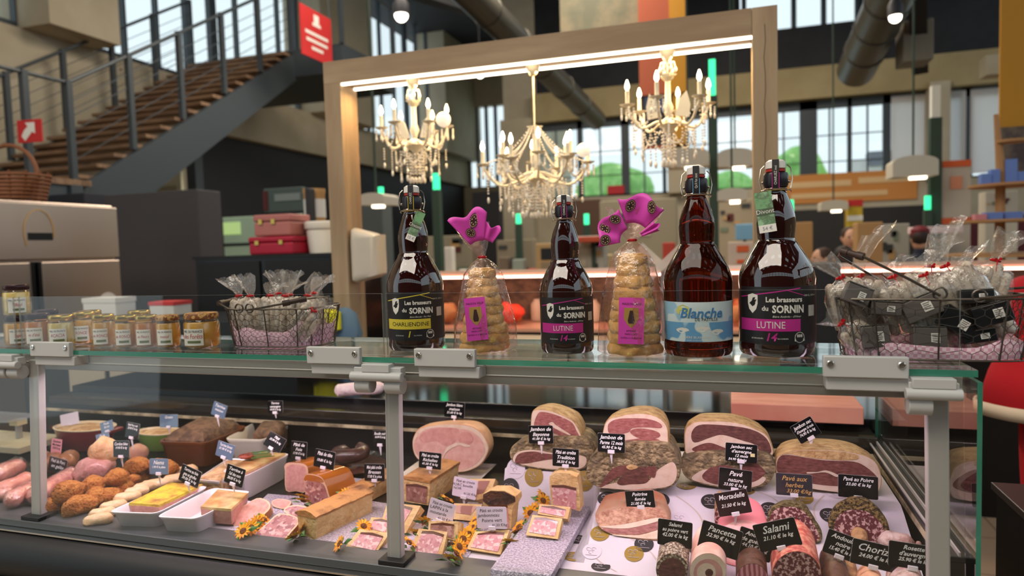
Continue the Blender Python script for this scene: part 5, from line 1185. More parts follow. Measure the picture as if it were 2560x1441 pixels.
m_cooked = M('pink cooked ham', (202, 150, 142), .38, ns=42, col2=(218, 174, 164), det=8, pos=(.35, .65), sss=.1)
m_cooked2 = M('deeper pink cooked ham', (190, 132, 128), .38, ns=48, col2=(208, 156, 148), det=8, pos=(.35, .65), sss=.1)
m_cookrind = M('cooked ham skin', (224, 176, 136), .4, ns=9, col2=(206, 148, 110), bump=.2, bs=30)
HT = ((0, 1), (.08, 1.02), (.4, 1.0), (.75, .88), (.95, .62), (1, .4))
# cooked ham on its tray
ty = yb(1120, 1186, .905)
o = thing('white_tray', 'white rectangular tray under the cooked ham', 'tray', (at(1115, 1178, z=.90).x, ty+.06, DK+.001))
build('tray', MB().loft([[Vector((x*k, y*k, z)) for x, y in ((-.135, -.085), (.135, -.085), (.135, .085), (-.135, .085))] for k, z in ((.86, 0), (1, .012), (.97, .013), (.85, .004))]), m_plastic and M('white china', (226, 220, 212), .25, coat=.3), o, bevel=.002)
HB = ty+.015
cutpiece('cooked_ham', 'large pink cooked ham with a big cut face on the white tray', 'ham', c3([(215, 470), (222, 400), (270, 335), (400, 308), (520, 303), (640, 315), (722, 360), (768, 430), (782, 500), (740, 585), (680, 632), (590, 660), (480, 655), (360, 640), (285, 590), (235, 540)]), .12, m_cookrind, m_fat, Y=HB+.01, taper=HT, patches=[('lean', m_cooked, c3([(225, 460), (245, 400), (310, 345), (420, 325), (540, 335), (640, 350), (715, 400), (752, 470), (750, 520), (700, 590), (610, 640), (490, 640), (370, 620), (290, 570), (240, 520)]), 1), ('lean', m_cooked2, c3([(265, 400), (330, 350), (460, 330), (560, 340), (550, 410), (480, 470), (390, 430), (300, 440)]), 1), ('lean', m_cooked2, c3([(550, 410), (590, 360), (650, 370), (665, 430), (600, 460)]), 1), ('fat_seam', m_fat, c3([(480, 470), (560, 440), (650, 465), (610, 472), (560, 460), (470, 510), (430, 600), (420, 595), (455, 510)]), 1)])
S2 = .9885
def on(px, py, z=S2): return yb(px, py, z)
yb2 = on(1560, 1226)
o = cutpiece('dry_ham', 'grey mouldy half ham lying on the paper under the Parma ham half', 'ham', c4([(955, 960), (985, 830), (1060, 730), (1200, 670), (1400, 640), (1650, 640), (1810, 660), (1900, 740), (1945, 880), (1930, 1010), (1860, 1090), (1700, 1125), (1450, 1138), (1150, 1110), (1000, 1050)]), .2, m_mold, m_mold, Y=yb2, taper=HT, patches=[('fat', m_fat, c4([(1090, 1098), (1260, 1050), (1420, 1055), (1590, 1050), (1680, 950), (1760, 880), (1870, 830), (1915, 900), (1905, 1010), (1840, 1080), (1690, 1110), (1450, 1125), (1200, 1108)]), 1), ('lean', m_leand, c4([(1100, 1090), (1180, 960), (1250, 890), (1400, 860), (1400, 920), (1250, 1010), (1150, 1080)]), 1), ('lean', m_leanv, c4([(1285, 1040), (1380, 930), (1500, 885), (1600, 890), (1605, 1040), (1420, 1062), (1330, 1072)]), 1), ('lean', m_leand, c4([(1590, 890), (1670, 868), (1700, 900), (1680, 990), (1620, 960)]), 1), ('yellow_fat', m_rindy, c4([(1380, 880), (1430, 850), (1510, 880), (1430, 910)]), 1)])
cutpiece('dry_ham', 'Parma ham half with rosy marbled face and white fat lying on the grey ham', 'ham', c4([(1135, 510), (1160, 420), (1215, 368), (1300, 350), (1400, 325), (1560, 318), (1700, 350), (1790, 420), (1822, 520), (1818, 650), (1770, 708), (1650, 716), (1400, 702), (1220, 660), (1140, 590)]), .15, m_rindy, m_fat, Y=yb2+.03, taper=HT, patches=[('lean', m_lean, c4([(1185, 480), (1200, 415), (1280, 375), (1400, 365), (1600, 370), (1735, 415), (1750, 468), (1600, 462), (1450, 470), (1410, 510), (1300, 540), (1210, 530)]), 1), ('lean', m_lean, c4([(1420, 505), (1500, 472), (1640, 485), (1730, 520), (1728, 565), (1600, 590), (1480, 560)]), 1), ('lean', m_lean, c4([(1270, 610), (1430, 590), (1600, 568), (1725, 590), (1732, 640), (1640, 668), (1420, 672), (1310, 650)]), 1)])
yb1 = on(1400, 1180)
cutpiece('dry_ham', 'pale dry ham half under the Bayonne ham half', 'ham', c4([(150, 770), (165, 680), (260, 620), (420, 590), (700, 570), (900, 580), (990, 640), (1032, 730), (1000, 830), (940, 895), (800, 922), (500, 908), (230, 855)]), .18, m_mold, m_mold, Y=yb1, taper=HT, patches=[('fat', m_fat, c4([(180, 800), (240, 720), (420, 700), (640, 740), (900, 760), (960, 800), (930, 880), (800, 908), (500, 895), (240, 845)]), 1), ('lean', m_leand, c4([(208, 835), (222, 765), (280, 728), (400, 716), (500, 735), (640, 750), (800, 770), (800, 815), (600, 800), (430, 825), (320, 845)]), 1)])
cutpiece('dry_ham', 'Bayonne ham half with dark rosy face, leftmost of the upper row of hams', 'ham', c4([(370, 430), (385, 300), (450, 275), (560, 285), (700, 335), (800, 385), (855, 450), (900, 550), (892, 605), (850, 632), (770, 615), (600, 570), (430, 530), (375, 490)]), .14, m_rindy, m_fat, Y=yb1+.02, taper=HT, patches=[('lean', m_lean, c4([(405, 440), (415, 380), (450, 310), (500, 298), (600, 318), (710, 360), (810, 415), (855, 500), (885, 560), (855, 600), (740, 575), (600, 520), (440, 470)]), 1), ('fat_seam', m_fat, c4([(560, 420), (600, 405), (640, 440), (780, 530), (770, 540), (640, 480), (580, 440)]), 1)])
yb3 = on(1820, 1226)
cutpiece('dry_ham', 'grey mouldy ham half lying under the Auvergne ham half', 'ham', c5([(75, 690), (110, 625), (250, 595), (450, 585), (700, 590), (820, 615), (870, 700), (850, 785), (780, 860), (620, 892), (450, 882), (250, 845), (120, 790)]), .18, m_mold, m_mold, Y=yb3, taper=HT, patches=[('fat', m_fat, c5([(165, 800), (220, 745), (300, 720), (380, 760), (480, 840), (620, 830), (740, 780), (790, 800), (740, 850), (620, 880), (450, 872), (270, 838)]), 1), ('lean', m_leand, c5([(255, 770), (330, 705), (450, 685), (560, 720), (600, 690), (700, 668), (770, 720), (780, 760), (700, 820), (560, 845), (400, 850), (290, 820)]), 1)])
cutpiece('dry_ham', 'Auvergne ham half with dark brown face and thick white fat edge', 'ham', c5([(108, 540), (110, 400), (150, 345), (230, 318), (450, 318), (600, 343), (740, 398), (805, 445), (842, 530), (852, 592), (800, 605), (650, 595), (460, 602), (200, 605), (125, 590)]), .15, m_rindy, m_fat, Y=yb3+.03, taper=HT, patches=[('lean', m_leanv, c5([(163, 420), (225, 348), (400, 346), (600, 368), (720, 405), (795, 460), (832, 535), (828, 585), (760, 590), (690, 510), (600, 480), (430, 430), (330, 450), (190, 495)]), 1), ('lean', m_leand, c5([(170, 545), (250, 508), (330, 498), (450, 540), (560, 570), (400, 575), (300, 560), (200, 570)]), 1)])
cutpiece('dry_ham', 'longest dry ham with a dark red cut side at the right end of the hams', 'ham', c5([(875, 700), (890, 615), (1000, 568), (1150, 555), (1400, 562), (1600, 598), (1715, 660), (1765, 790), (1745, 900), (1660, 925), (1400, 915), (1100, 870), (900, 790)]), .16, m_rindy, m_fat, Y=on(2080, 1236), taper=HT, patches=[('lean', m_leand, c5([(882, 695), (900, 622), (970, 598), (1150, 625), (1300, 645), (1530, 655), (1640, 705), (1722, 780), (1728, 825), (1650, 850), (1400, 862), (1170, 838), (1000, 790), (900, 755)]), 1), ('rind_edge', m_rindy, c5([(895, 612), (1000, 572), (1150, 560), (1400, 568), (1560, 600), (1540, 640), (1300, 636), (1100, 612), (980, 590)]), 1), ('fat_seam', m_fat, c5([(1140, 742), (1220, 742), (1300, 728), (1400, 768), (1380, 782), (1290, 745), (1150, 756)]), 1)])
# pink worktop board is built with the case. salamis and sausages in the front right
m_sal = M('dark marbled salami', (92, 42, 48), .4, ns=130, col2=(196, 158, 154), pos=(.5, .58), det=2); m_salp = M('pink fine salami', (196, 104, 108), .45, ns=150, col2=(222, 160, 156), pos=(.5, .62), det=3)
m_pepper = M('cracked pepper crust', (150, 124, 72), .8, ns=150, col2=(60, 46, 28), pos=(.42, .58), det=3, bump=.9, bs=170)
m_herb = M('dried herb crust', (128, 114, 72), .8, ns=110, col2=(84, 70, 44), pos=(.4, .6), bump=.8, bs=140)
m_peppg = M('whole peppercorn crust', (206, 188, 164), .7, ns=190, col2=(96, 76, 62), tex='vor', pos=(.25, .7), bump=.6, bs=150)
m_mort = M('pink mortadella skin', (232, 138, 146), .25, coat=.4); m_mortf = M('pink mortadella flesh', (226, 150, 152), .4, ns=30, col2=(234, 176, 174), det=2)
m_panc = M('pancetta skin', (214, 160, 142), .55, ns=16, col2=(228, 196, 182), bump=.2, bs=30)
m_sskin = M('red orange salami casing', (176, 80, 72), .45, ns=70, col2=(214, 146, 120), pos=(.44, .62), det=8, bump=.3, bs=40)
m_brown = M('brown smoked casing', (92, 62, 46), .45, ns=24, col2=(62, 40, 32), bump=.3, bs=40)
m_roll = M('swirled andouille face', (206, 140, 146), .45, ns=34, col2=(150, 78, 92), tex='wave', pos=(.4, .6))
m_white = M('white moulded casing', (214, 190, 182), .7, ns=40, col2=(180, 140, 130), bump=.4, bs=70); m_tan = M('tan dusted casing', (186, 146, 100), .7, ns=60, col2=(150, 106, 70), bump=.4, bs=80)
def circ(px, py, rx, ry=None, n=14, squash=1, rot=0): 
    ry = ry or rx; return [(px+rx*math.cos(a), py+ry*math.sin(a)) for a in [2*math.pi*k/n for k in range(n)]]
ST = ((0, 1), (.06, 1.01), (.7, 1), (.88, .86), (1, .5))
cutpiece('smoked_belly', 'slab of smoked pork belly with streaky pink front behind the green pepper salami', 'meat', [(1490, 1302), (1500, 1282), (1560, 1270), (1640, 1270), (1668, 1292), (1672, 1330), (1646, 1352), (1560, 1344), (1510, 1328)], .09, M('browned belly rind', (164, 124, 98), .5, ns=18, col2=(160, 98, 70), bump=.4, bs=30), M('belly top', (206, 158, 130), .5, ns=60, col2=(160, 104, 80), det=8, bump=.4, bs=60), plane=ptilt(1580, 1350, 36), taper=HT, d=(0, 1, .35), wob=.004, ground_z='paper', patches=[('lean_streak', m_lean, [(1508, 1322), (1560, 1322), (1650, 1306), (1660, 1318), (1600, 1336), (1530, 1334)], 1), ('fat_streak', m_fat, [(1500, 1318), (1560, 1312), (1640, 1296), (1652, 1302), (1570, 1322)], 1), ('fat_streak', m_fat, [(1530, 1338), (1600, 1339), (1662, 1322), (1648, 1348), (1570, 1344)], 1)])
cutpiece('mortadella', 'big glossy pink mortadella with a domed top', 'sausage', circ(1858, 1362, 66, 62, 18), .10, m_mort, m_mortf, plane=ptilt(1858, 1416, 40), taper=((0, 1), (.1, 1.02), (.5, 1), (.8, .9), (.95, .6), (1, .3)), d=(0, 1, .42), ground_z='paper')
cutpiece('salami', 'coarse salami piece half hidden behind the mortadella', 'sausage', circ(1800, 1296, 14, 34), .06, m_tan, m_sal, plane=ptilt(1800, 1330, 0), d=(0, 1, .4), taper=ST, ground_z='paper')
cutpiece('salami', 'short pale pink salami piece to the right of the mortadella', 'sausage', circ(1998, 1348, 22, 25), .09, M('dusty pink casing', (170, 112, 100), .6), m_salp, plane=ptilt(1998, 1372, 5), d=(0, 1, .4), taper=ST, ground_z='paper')
cutpiece('herb_salami', 'half salami with a green grey herb coat and dark marbled face', 'sausage', c6([(968, 450), (985, 370), (1050, 318), (1150, 300), (1240, 320), (1310, 400), (1365, 500), (1385, 570), (1345, 604), (1250, 606), (1100, 560), (1000, 510)]), .035, m_herb, m_herb, plane=ptilt(1985, 1360, 16), taper=HT, d=(.1, 1, .15), wob=.002, ws=60, ground_z='paper', patches=[('meat', m_sal, c6([(982, 440), (1003, 378), (1060, 336), (1150, 328), (1225, 350), (1290, 410), (1340, 490), (1368, 565), (1335, 596), (1250, 596), (1100, 545), (1005, 500)]), 1)])
cutpiece('pepper_salami', 'half salami with a cracked pepper coat, right of the herb coated one', 'sausage', c6([(1440, 470), (1465, 370), (1540, 302), (1640, 272), (1740, 290), (1830, 370), (1892, 480), (1895, 590), (1850, 618), (1700, 608), (1550, 570), (1470, 530)]), .035, m_pepper, m_pepper, plane=ptilt(2150, 1364, 16), taper=HT, d=(.1, 1, .15), wob=.002, ws=60, ground_z='paper', patches=[('meat', m_sal, c6([(1480, 490), (1502, 410), (1562, 362), (1650, 350), (1740, 372), (1815, 430), (1866, 510), (1882, 580), (1845, 604), (1700, 594), (1550, 555), (1492, 525)]), 1)])
FY = 1.402
def stick(name, label, px, py, r, L, rind, face, ry=None, d=(0, 1, .2), patches=(), tp=ST):
    pl = (Vector((0, FY, 0)), Vector((0, -1, 0)))
    c = at(px, py, plane=pl); rm = r*dep(c)/FPX; dz = .8935+rm*((ry or r)/r)*1.0-c.z   # rest on the deck
    py2 = py-(dz)*FPX/dep(c)
    return cutpiece(name, label, 'sausage', circ(px, py2, r, ry), L, rind, face, Y=FY, d=d, taper=tp, ground_z='paper', patches=[(a, b, circ(px+dx, py2+dy, q), 1) for a, b, dx, dy, q in patches])
stick('pepper_salami', 'small salami coated in whole peppercorns at the front left of the salamis', 1680, 1440, 40, .10, m_peppg, m_peppg, patches=[('meat', m_leanv, 0, 4, 34)])
stick('pancetta', 'rolled pancetta with pale pink skin beside the peppercorn salami', 1770, 1450, 46, .13, m_panc, m_fat, patches=[('lean_roll', m_cooked2, 0, 4, 36), ('fat_core', m_fat, -4, 2, 24), ('dark_core', m_leanv, 3, 2, 10)])
stick('andouille', 'andouille with a swirled pink face between pancetta and red salami', 1880, 1450, 40, .09, m_brown, m_roll)
stick('salami', 'red orange salami with dark marbled face under the Salami sign', 1992, 1446, 62, .14, m_sskin, m_sal)
stick('andouille', 'dark brown smoked andouille under the tilted sign left of Chorizo', 2096, 1450, 36, .12, m_brown, m_brown)
stick('herb_sausage', 'slim tan dusted sausage between the dark andouille and the chorizo', 2146, 1450, 18, .16, m_tan, m_tan)
stick('chorizo', 'pale orange sausage under the Chorizo sign', 2184, 1462, 34, .07, M('pale orange casing', (214, 166, 130), .55, ns=30, col2=(196, 130, 104)), m_salp)
stick('rosette', 'white moulded rosette sausage under the Rosette sign', 2276, 1466, 46, .08, m_white, m_white)
P = at(2240, 1378, plane=PSL)+Vector((0, 0, .021)); o = thing('dry_sausage', 'short white dry sausage behind the Rosette sign', 'sausage', P); build('casing', MB().capsule((-.018, 0, 0), (.018, -.006, 0), .02, 14).wob(.002, 50), m_white, o); build('end_knot', MB().ball((.04, -.009, .002), .006, 8, 6), m_white, o)
P = at(2148, 1366, plane=PSL)+Vector((0, -.012, .017)); o = build('herb_sausage', MB().capsule((0, .0, 0), (0, .02, .008), .016, 14).wob(.0016, 60), m_tan, loc=P); tag(o, 'round tan dusted sausage end behind the Chorizo sign', 'sausage')

# pates
m_crust = M('golden pastry crust', (224, 190, 134), .6, ns=30, col2=(198, 150, 90), pos=(.4, .72), det=7, bump=.4, bs=60)
m_crustd = M('browned pastry crust', (186, 132, 76), .5, ns=18, col2=(112, 66, 38), pos=(.48, .66), det=6, bump=.5, bs=40)
m_burnt = M('dark roasted crust', (92, 52, 32), .4, ns=30, col2=(50, 30, 22), bump=.8, bs=60)
m_meat = M('pink pâté meat', (206, 146, 148), .42, ns=150, col2=(226, 188, 184), tex='cell', pos=(.3, .8), extra=[(.55, (190, 120, 126))])
m_meat2 = M('pale pink pâté meat', (212, 158, 146), .45, ns=90, col2=(196, 134, 126), pos=(.4, .65))
m_meatb = M('brown pâté meat', (160, 110, 98), .45, ns=95, col2=(186, 142, 130), tex='cell', pos=(.2, .8), extra=[(.5, (132, 84, 74))])
m_meath = M('headcheese mosaic', (166, 106, 104), .4, ns=130, col2=(206, 160, 152), tex='cell', pos=(.2, .85), extra=[(.5, (128, 70, 72))])
m_aspic = M('amber aspic', (190, 110, 36), .12, trans=.25, coat=.6, spec=.6); m_aspicd = M('dark aspic line', (92, 46, 30), .2, coat=.4)
m_stripe = M('striped pudding meat', (150, 96, 84), .45, ns=24, col2=(196, 150, 130), tex='wave', pos=(.4, .55), st=(.2, .2, 1))
def pate(label, outer, inner, L, meat=None, crust=None, Y=None, plane=None, d=None, top=None, name='pate_slice', cat='pâté', aspic=True, zg=None, smooth=False, extra=()):
    meat = meat or m_meat; pt = []
    if aspic:
        (x0, y0), (x1, y1) = inner[0], inner[1]; (x3, y3), (x2, y2) = inner[3], inner[2]; f = .12
        pt = [('aspic', m_aspicd, [(x0, y0), ((x0+x1)/2, (y0+y1)/2-4), (x1, y1), (x1+(x2-x1)*f, y1+(y2-y1)*f), ((x0+x1)/2, (y0+y1)/2+3), (x0+(x3-x0)*f, y0+(y3-y0)*f)], 0)]
        ii = [(x0+(x3-x0)*f*.5, y0+(y3-y0)*f*.5), (x1+(x2-x1)*f*.5, y1+(y2-y1)*f*.5), inner[2], inner[3]]
    else: ii = inner
    o = cutpiece(name, label, cat, outer, L, crust or m_crust, None, plane=plane, Y=Y, d=d, wob=.0012, ws=45, smooth=smooth, patches=[('meat', meat, ii, 0)]+pt+list(extra), rindname='crust', ground_z=zg)
    return o
yR = yb(1045, 1265, .893)
pate('whole pâté en croûte with browned top right of the middle post', c3([(145, 712), (345, 745), (333, 912), (150, 882)]), c3([(165, 752), (327, 772), (318, 898), (168, 872)]), .17, m_meatb, m_crust, Y=yR, d=(.1, 1, 0), name='pate_loaf')
o = cutpiece('pate_top', 'x', 'pâté', c3([(140, 712), (350, 748), (352, 725), (250, 700), (145, 695)]), .172, m_crustd, None, Y=yR-.002, d=(.1, 1, 0), smooth=False, wob=.002, ws=50)
ot = o; loaf = [q for q in COL.objects if q.name.startswith('pate_loaf')][0]
def merge(src, dst, nm):       # the children of src become parts of dst
    off = src.location-dst.location
    for ch in list(src.children):
        ch.parent = dst; ch.location = ch.location+off; ch.name = nm
    bpy.data.objects.remove(src)
merge(ot, loaf, 'browned_lid')
yT = yb(1412, 1282, .93)
pate('standing pâté en croûte piece with a domed golden lid', c3([(1240, 745), (1238, 700), (1290, 668), (1380, 672), (1445, 700), (1458, 760), (1470, 955), (1362, 935), (1255, 912)]), c3([(1256, 758), (1440, 780), (1442, 945), (1268, 905)]), .045, m_meat, m_crust, Y=yT, d=(0, 1, 0), name='pate_loaf')
yJ = yb(1245, 1322, .893)
o = pate('tall pâté en croûte piece with a dark roasted top', c3([(752, 950), (740, 880), (745, 825), (800, 800), (905, 803), (985, 845), (990, 885), (962, 930), (950, 1090), (765, 1085)]), c3([(782, 915), (925, 908), (938, 1080), (785, 1075)]), .04, m_meat, m_crust, Y=yJ, d=(.1, 1, 0), name='pate_loaf', extra=[('roasted_lid', m_burnt, c3([(742, 880), (745, 828), (800, 803), (905, 806), (983, 846), (986, 884), (930, 905), (780, 908)]), 0)])
lean = 50
pate('leaning mottled pink pâté en croûte slice in front, right of the middle post', c3([(262, 1085), (475, 1110), (432, 1308), (320, 1290), (185, 1265)]), c3([(288, 1105), (452, 1132), (392, 1300), (222, 1262)]), .022, plane=tilt(1050, 1388, Z0, lean), zg=Z0)
pate('pâté en croûte slice standing behind the front mottled pink slice', c3([(335, 1028), (556, 1032), (548, 1180), (330, 1130)]), c3([(352, 1050), (528, 1055), (520, 1160), (345, 1115)]), .04, m_meatb, plane=tilt(1090, 1368, Z0+.008, 30), zg=Z0)
pate('pâté en croûte slice lying in front of the dark roasted piece', c3([(682, 1108), (942, 1094), (872, 1280), (618, 1238)]), c3([(705, 1125), (905, 1118), (852, 1262), (648, 1226)]), .022, plane=tilt(1205, 1396, Z0, 58), zg=Z0)
pate('black pudding pâté slice with dark stripes at the back of the slices', c3([(640, 712), (835, 712), (790, 850), (690, 872)]), c3([(655, 730), (795, 728), (745, 822), (690, 835)]), .03, m_stripe, plane=tilt(1215, 1262, Z0+.02, 40), aspic=False, zg=Z0)
pate('black pudding pâté slice with dark stripes under the handwritten porc sign', c3([(525, 895), (735, 905), (668, 1030), (520, 1015)]), c3([(540, 912), (700, 920), (650, 985), (535, 968)]), .03, m_stripe, plane=tilt(1160, 1300, Z0+.01, 45), aspic=False, zg=Z0)
BZ = .916
pate('front pâté en croûte slice with bright pink meat on the silver board', c3([(1112, 982), (1335, 1010), (1302, 1165), (1062, 1135)]), c3([(1128, 1004), (1306, 1032), (1280, 1145), (1085, 1114)]), .02, plane=tilt(1360, 1352, BZ, 52), zg=BZ)
pate('second pâté en croûte slice behind the front slice on the silver board', c3([(1165, 900), (1395, 925), (1375, 1015), (1150, 975)]), c3([(1180, 918), (1365, 945), (1350, 1000), (1165, 965)]), .02, plane=tilt(1380, 1312, BZ+.006, 48), zg=BZ)
pate('front pâté en croûte slice just left of the middle post', c2([(1255, 1088), (1480, 1118), (1385, 1262), (1145, 1225)]), c2([(1268, 1115), (1435, 1145), (1372, 1252), (1188, 1215)]), .022, plane=tilt(905, 1380, Z0, 54), zg=Z0)
pate('second pâté en croûte slice left of the middle post', c2([(1345, 1000), (1500, 1010), (1475, 1130), (1300, 1095)]), c2([(1362, 1020), (1475, 1030), (1450, 1115), (1325, 1085)]), .022, plane=tilt(945, 1330, Z0+.01, 48), zg=Z0)
pate('tall pâté en croûte slice right behind the middle post', c3([(25, 888), (275, 915), (152, 1140), (-35, 1085)]), c3([(42, 910), (215, 930), (120, 1095), (-15, 1060)]), .03, plane=tilt(1000, 1338, Z0+.006, 44), zg=Z0)
# liver pate slices
m_skin2 = M('pale fat edge', (222, 180, 150), .5)
def slab(label, outer, inner, L, meat, plane, zg=Z0, rind=None, extra=()):
    return cutpiece('pate_slice', label, 'pâté', outer, L, rind or m_aspic, m_skin2, plane=plane, smooth=True, n=3, patches=[('meat', meat, inner, 1)]+list(extra), ground_z=zg, rindname='aspic_edge')
slab('large pale pink liver pâté slice with amber edge, leftmost of the slices', c2([(250, 1000), (365, 930), (485, 858), (560, 872), (590, 905), (572, 955), (465, 1040), (375, 1085), (270, 1042)]), c2([(265, 1000), (370, 935), (485, 868), (545, 880), (575, 910), (555, 950), (455, 1030), (370, 1072), (280, 1036)]), .02, m_meat2, tilt(600, 1322, Z0, 66))
slab('smaller liver pâté slice tucked behind the large pale pink slice', c2([(600, 880), (660, 862), (740, 880), (735, 910), (690, 940), (610, 920)]), c2([(610, 882), (660, 868), (730, 884), (722, 905), (685, 932), (615, 912)]), .02, m_meat2, tilt(690, 1272, Z0+.005, 60))
slab('front headcheese slice with pink mosaic face beside the sunflowers', c2([(462, 1140), (550, 1055), (640, 978), (720, 978), (795, 1005), (800, 1050), (740, 1120), (685, 1178), (570, 1165)]), c2([(478, 1138), (560, 1060), (645, 988), (720, 988), (782, 1012), (786, 1045), (730, 1112), (680, 1165), (575, 1155)]), .02, m_meath, tilt(690, 1352, Z0, 64))
slab('second headcheese slice leaning behind the front mosaic slice', c2([(685, 945), (760, 908), (885, 930), (892, 985), (850, 1050), (800, 1085), (770, 1010), (720, 985)]), c2([(700, 945), (762, 918), (872, 938), (880, 980), (842, 1040), (805, 1068), (785, 1005), (730, 975)]), .02, m_meath, tilt(750, 1315, Z0+.006, 56))
cutpiece('pate_loaf', 'beige liver pâté loaf with aspic top under the Pâté de Foie sign', 'pâté', c2([(695, 650), (692, 615), (720, 590), (800, 592), (850, 605), (872, 650), (855, 808), (780, 806), (703, 800)]), .07, m_aspic, m_skin2, Y=yb(745, 1230, Z0+.002), d=(.5, 1, 0), n=3, patches=[('meat', m_meat2, c2([(706, 655), (715, 620), (750, 605), (830, 615), (858, 655), (845, 798), (780, 796), (712, 790)]), 1)], rindname='aspic_coat')
cutpiece('pate_loaf', 'headcheese loaf with thick amber aspic top under the Pâté de tête sign', 'pâté', c2([(842, 730), (840, 695), (870, 672), (960, 690), (1000, 745), (1025, 820), (1042, 918), (950, 915), (862, 902)]), .09, m_aspic, m_skin2, Y=yb(800, 1268, Z0+.002), d=(.45, 1, 0), n=3, patches=[('aspic_top', m_aspic, c2([(848, 728), (845, 698), (872, 680), (955, 698), (988, 735), (930, 735)]), 1), ('meat', m_meath, c2([(850, 738), (900, 730), (980, 748), (1010, 815), (1030, 908), (950, 905), (868, 892)]), 1)], rindname='aspic_coat')
def loafbox(label, a, b, w, h, lumpy, za=Z0, side=None, top=None):
    A = at(*a, z=za); B = at(*b, z=za); d = (B-A); d.z = 0; L = d.length; ang = math.atan2(d.y, d.x)
    o = thing('crust_loaf', label, 'pâté', A, (0, 0, ang))
    mb = MB(); rings = []
    for i in range(17): x = L*i/16; rings.append([Vector((x, y, z)) for y, z in ((0, 0), (-.002, h*.4), (-.004, h*.82), (w*.1, h*.86), (w*.9, h*.86), (w+.004, h*.82), (w, 0))])
    build('crust', mb.loft(rings).wob(.0012, 40), side or m_crust, o)
    mb = MB(); rings = []
    for i in range(33):
        x = -.003+(L+.006)*i/32; k = 1+lumpy*math.sin(i*1.55); rings.append([Vector((x, y, z)) for y, z in ((-.006, h*.82), (-.007, h*.9), (w*.2, h*(.9+.11*k)), (w*.5, h*(.92+.13*k)), (w*.8, h*(.9+.11*k)), (w+.007, h*.9), (w+.006, h*.82))])
    build('browned_lid', mb.loft(rings).wob(.0018, 50), top or m_crustd, o); return o
loafbox('long smooth golden pâté en croûte loaf left of the middle post', (790, 1352), (930, 1284), .062, .068, .0)
loafbox('braided brown topped mini pâté loaf behind the long golden loaf', (900, 1268), (1000, 1214), .05, .05, .35)
# silver boards
m_silver = M('embossed silver board', (226, 218, 234), .3, .45, ns=190, col2=(168, 160, 180), pos=(.42, .58), bump=.5, bs=260)
def board(label, q, z, th):
    P = [at(*p, z=z) for p in q]; o_ = sum(P, Vector())/4
    o = build('silver_board', MB().loft([[p-o_+Vector((0, 0, dz)) for p in P] for dz in (-th, -.004, 0)]), m_silver, smooth=False, bevel=.002, loc=o_); tag(o, label, 'board', 'embossed silver cake boards'); return o
board('thick embossed silver board sticking out over the front sill', [(1225, 1424), (1378, 1438), (1476, 1266), (1345, 1262)], .915, .018)
board('silver board under the liver pâté slices', [(560, 1338), (760, 1362), (850, 1250), (670, 1235)], Z0+.0035, .003)
board('silver board under the long golden loaf', [(770, 1368), (880, 1385), (985, 1262), (880, 1245)], Z0+.0035, .003)
board('silver board under the front slices right of the middle post', [(1075, 1398), (1160, 1405), (1260, 1262), (1170, 1255)], Z0+.0035, .003)
board('flat pale gold board behind the headcheese loaf', [(850, 1242), (905, 1250), (935, 1200), (865, 1193)], .915, .004)
# dishes
def dish(label, q, zr, col, taper=.84, thick=.006, name='terrine_dish', zb_=None, rough=.25):
    zb_ = DK+.001 if zb_ is None else zb_
    P = [at(*p, z=zr) for p in q]; c = sum(P, Vector())/4; o = thing(name, label, 'dish', (c.x, c.y, zb_)); H = zr-zb_
    def ring(k, z, r=.14, inset=0):
        out = []
        for i in range(4):
            a, b, e = P[i-1], P[i], P[(i+1) % 4]
            for t in range(5):
                u = t/4; p = (b.lerp(a, r)).lerp(b, u).lerp(b.lerp(e, r), u) if False else b.lerp(a, r)*(1-u)**2+b*2*u*(1-u)+b.lerp(e, r)*u*u
                v = p-c; ln = v.length; v = v*((ln-inset)/ln)*k; out.append(Vector((v.x, v.y, z)))
        return out
    build('dish', MB().loft([ring(taper, 0), ring(taper+.02, .003), ring(.97, H*.8), ring(1.0, H*.86), ring(1.03, H*.98), ring(1.03, H), ring(1.0, H, inset=thick*.5), ring(.96, H*.85, inset=thick), ring(taper, .006, inset=thick)]), M('dish %d %d %d' % col, col, rough, coat=.4), o)
    return o, P, c
def filling(label, q, z0, z1, mat, name='terrine', patches=(), wob=.003, dome=0, cat='terrine'):
    P = [at(*p, z=z1) for p in q]; c = sum(P, Vector())/len(P); o = thing(name, label, cat, (c.x, c.y, z0))
    R_ = []
    for k, z in ((.9, 0), (.98, (z1-z0)*.6), (1, z1-z0), (.8, z1-z0+dome*.6), (.4, z1-z0+dome)): R_.append([Vector(((p.x-c.x)*k, (p.y-c.y)*k, z)) for p in P])
    mb = MB().loft(R_).wob(wob, 35)
    for p in mb.v: p.z = max(p.z, 0)
    build('filling', mb, mat, o); return o, P, c
WH = (226, 220, 224)
m_rill = M('beige rillettes', (206, 172, 128), .7, ns=40, col2=(168, 126, 86), bump=.6, bs=60); m_yfat = M('yellow fat topping', (214, 184, 60), .4, ns=22, col2=(160, 110, 56), pos=(.45, .66), bump=.3, bs=40)
m_darkp = M('dark baked pâté', (120, 90, 66), .7, ns=34, col2=(80, 58, 44), bump=.6, bs=50); m_glaze = M('glazed browned pâté top', (188, 136, 84), .25, ns=18, col2=(216, 184, 124), coat=.5)
dish('white plastic tray dish holding the yellow topped terrine at the front', [(272, 1280), (392, 1284), (520, 1218), (425, 1212)], .935, WH)
o, P, c = filling('terrine with a yellow fat top in the front left white dish', [(322, 1263), (398, 1268), (508, 1216), (425, 1212)], DK+.012, .932, m_meat2)
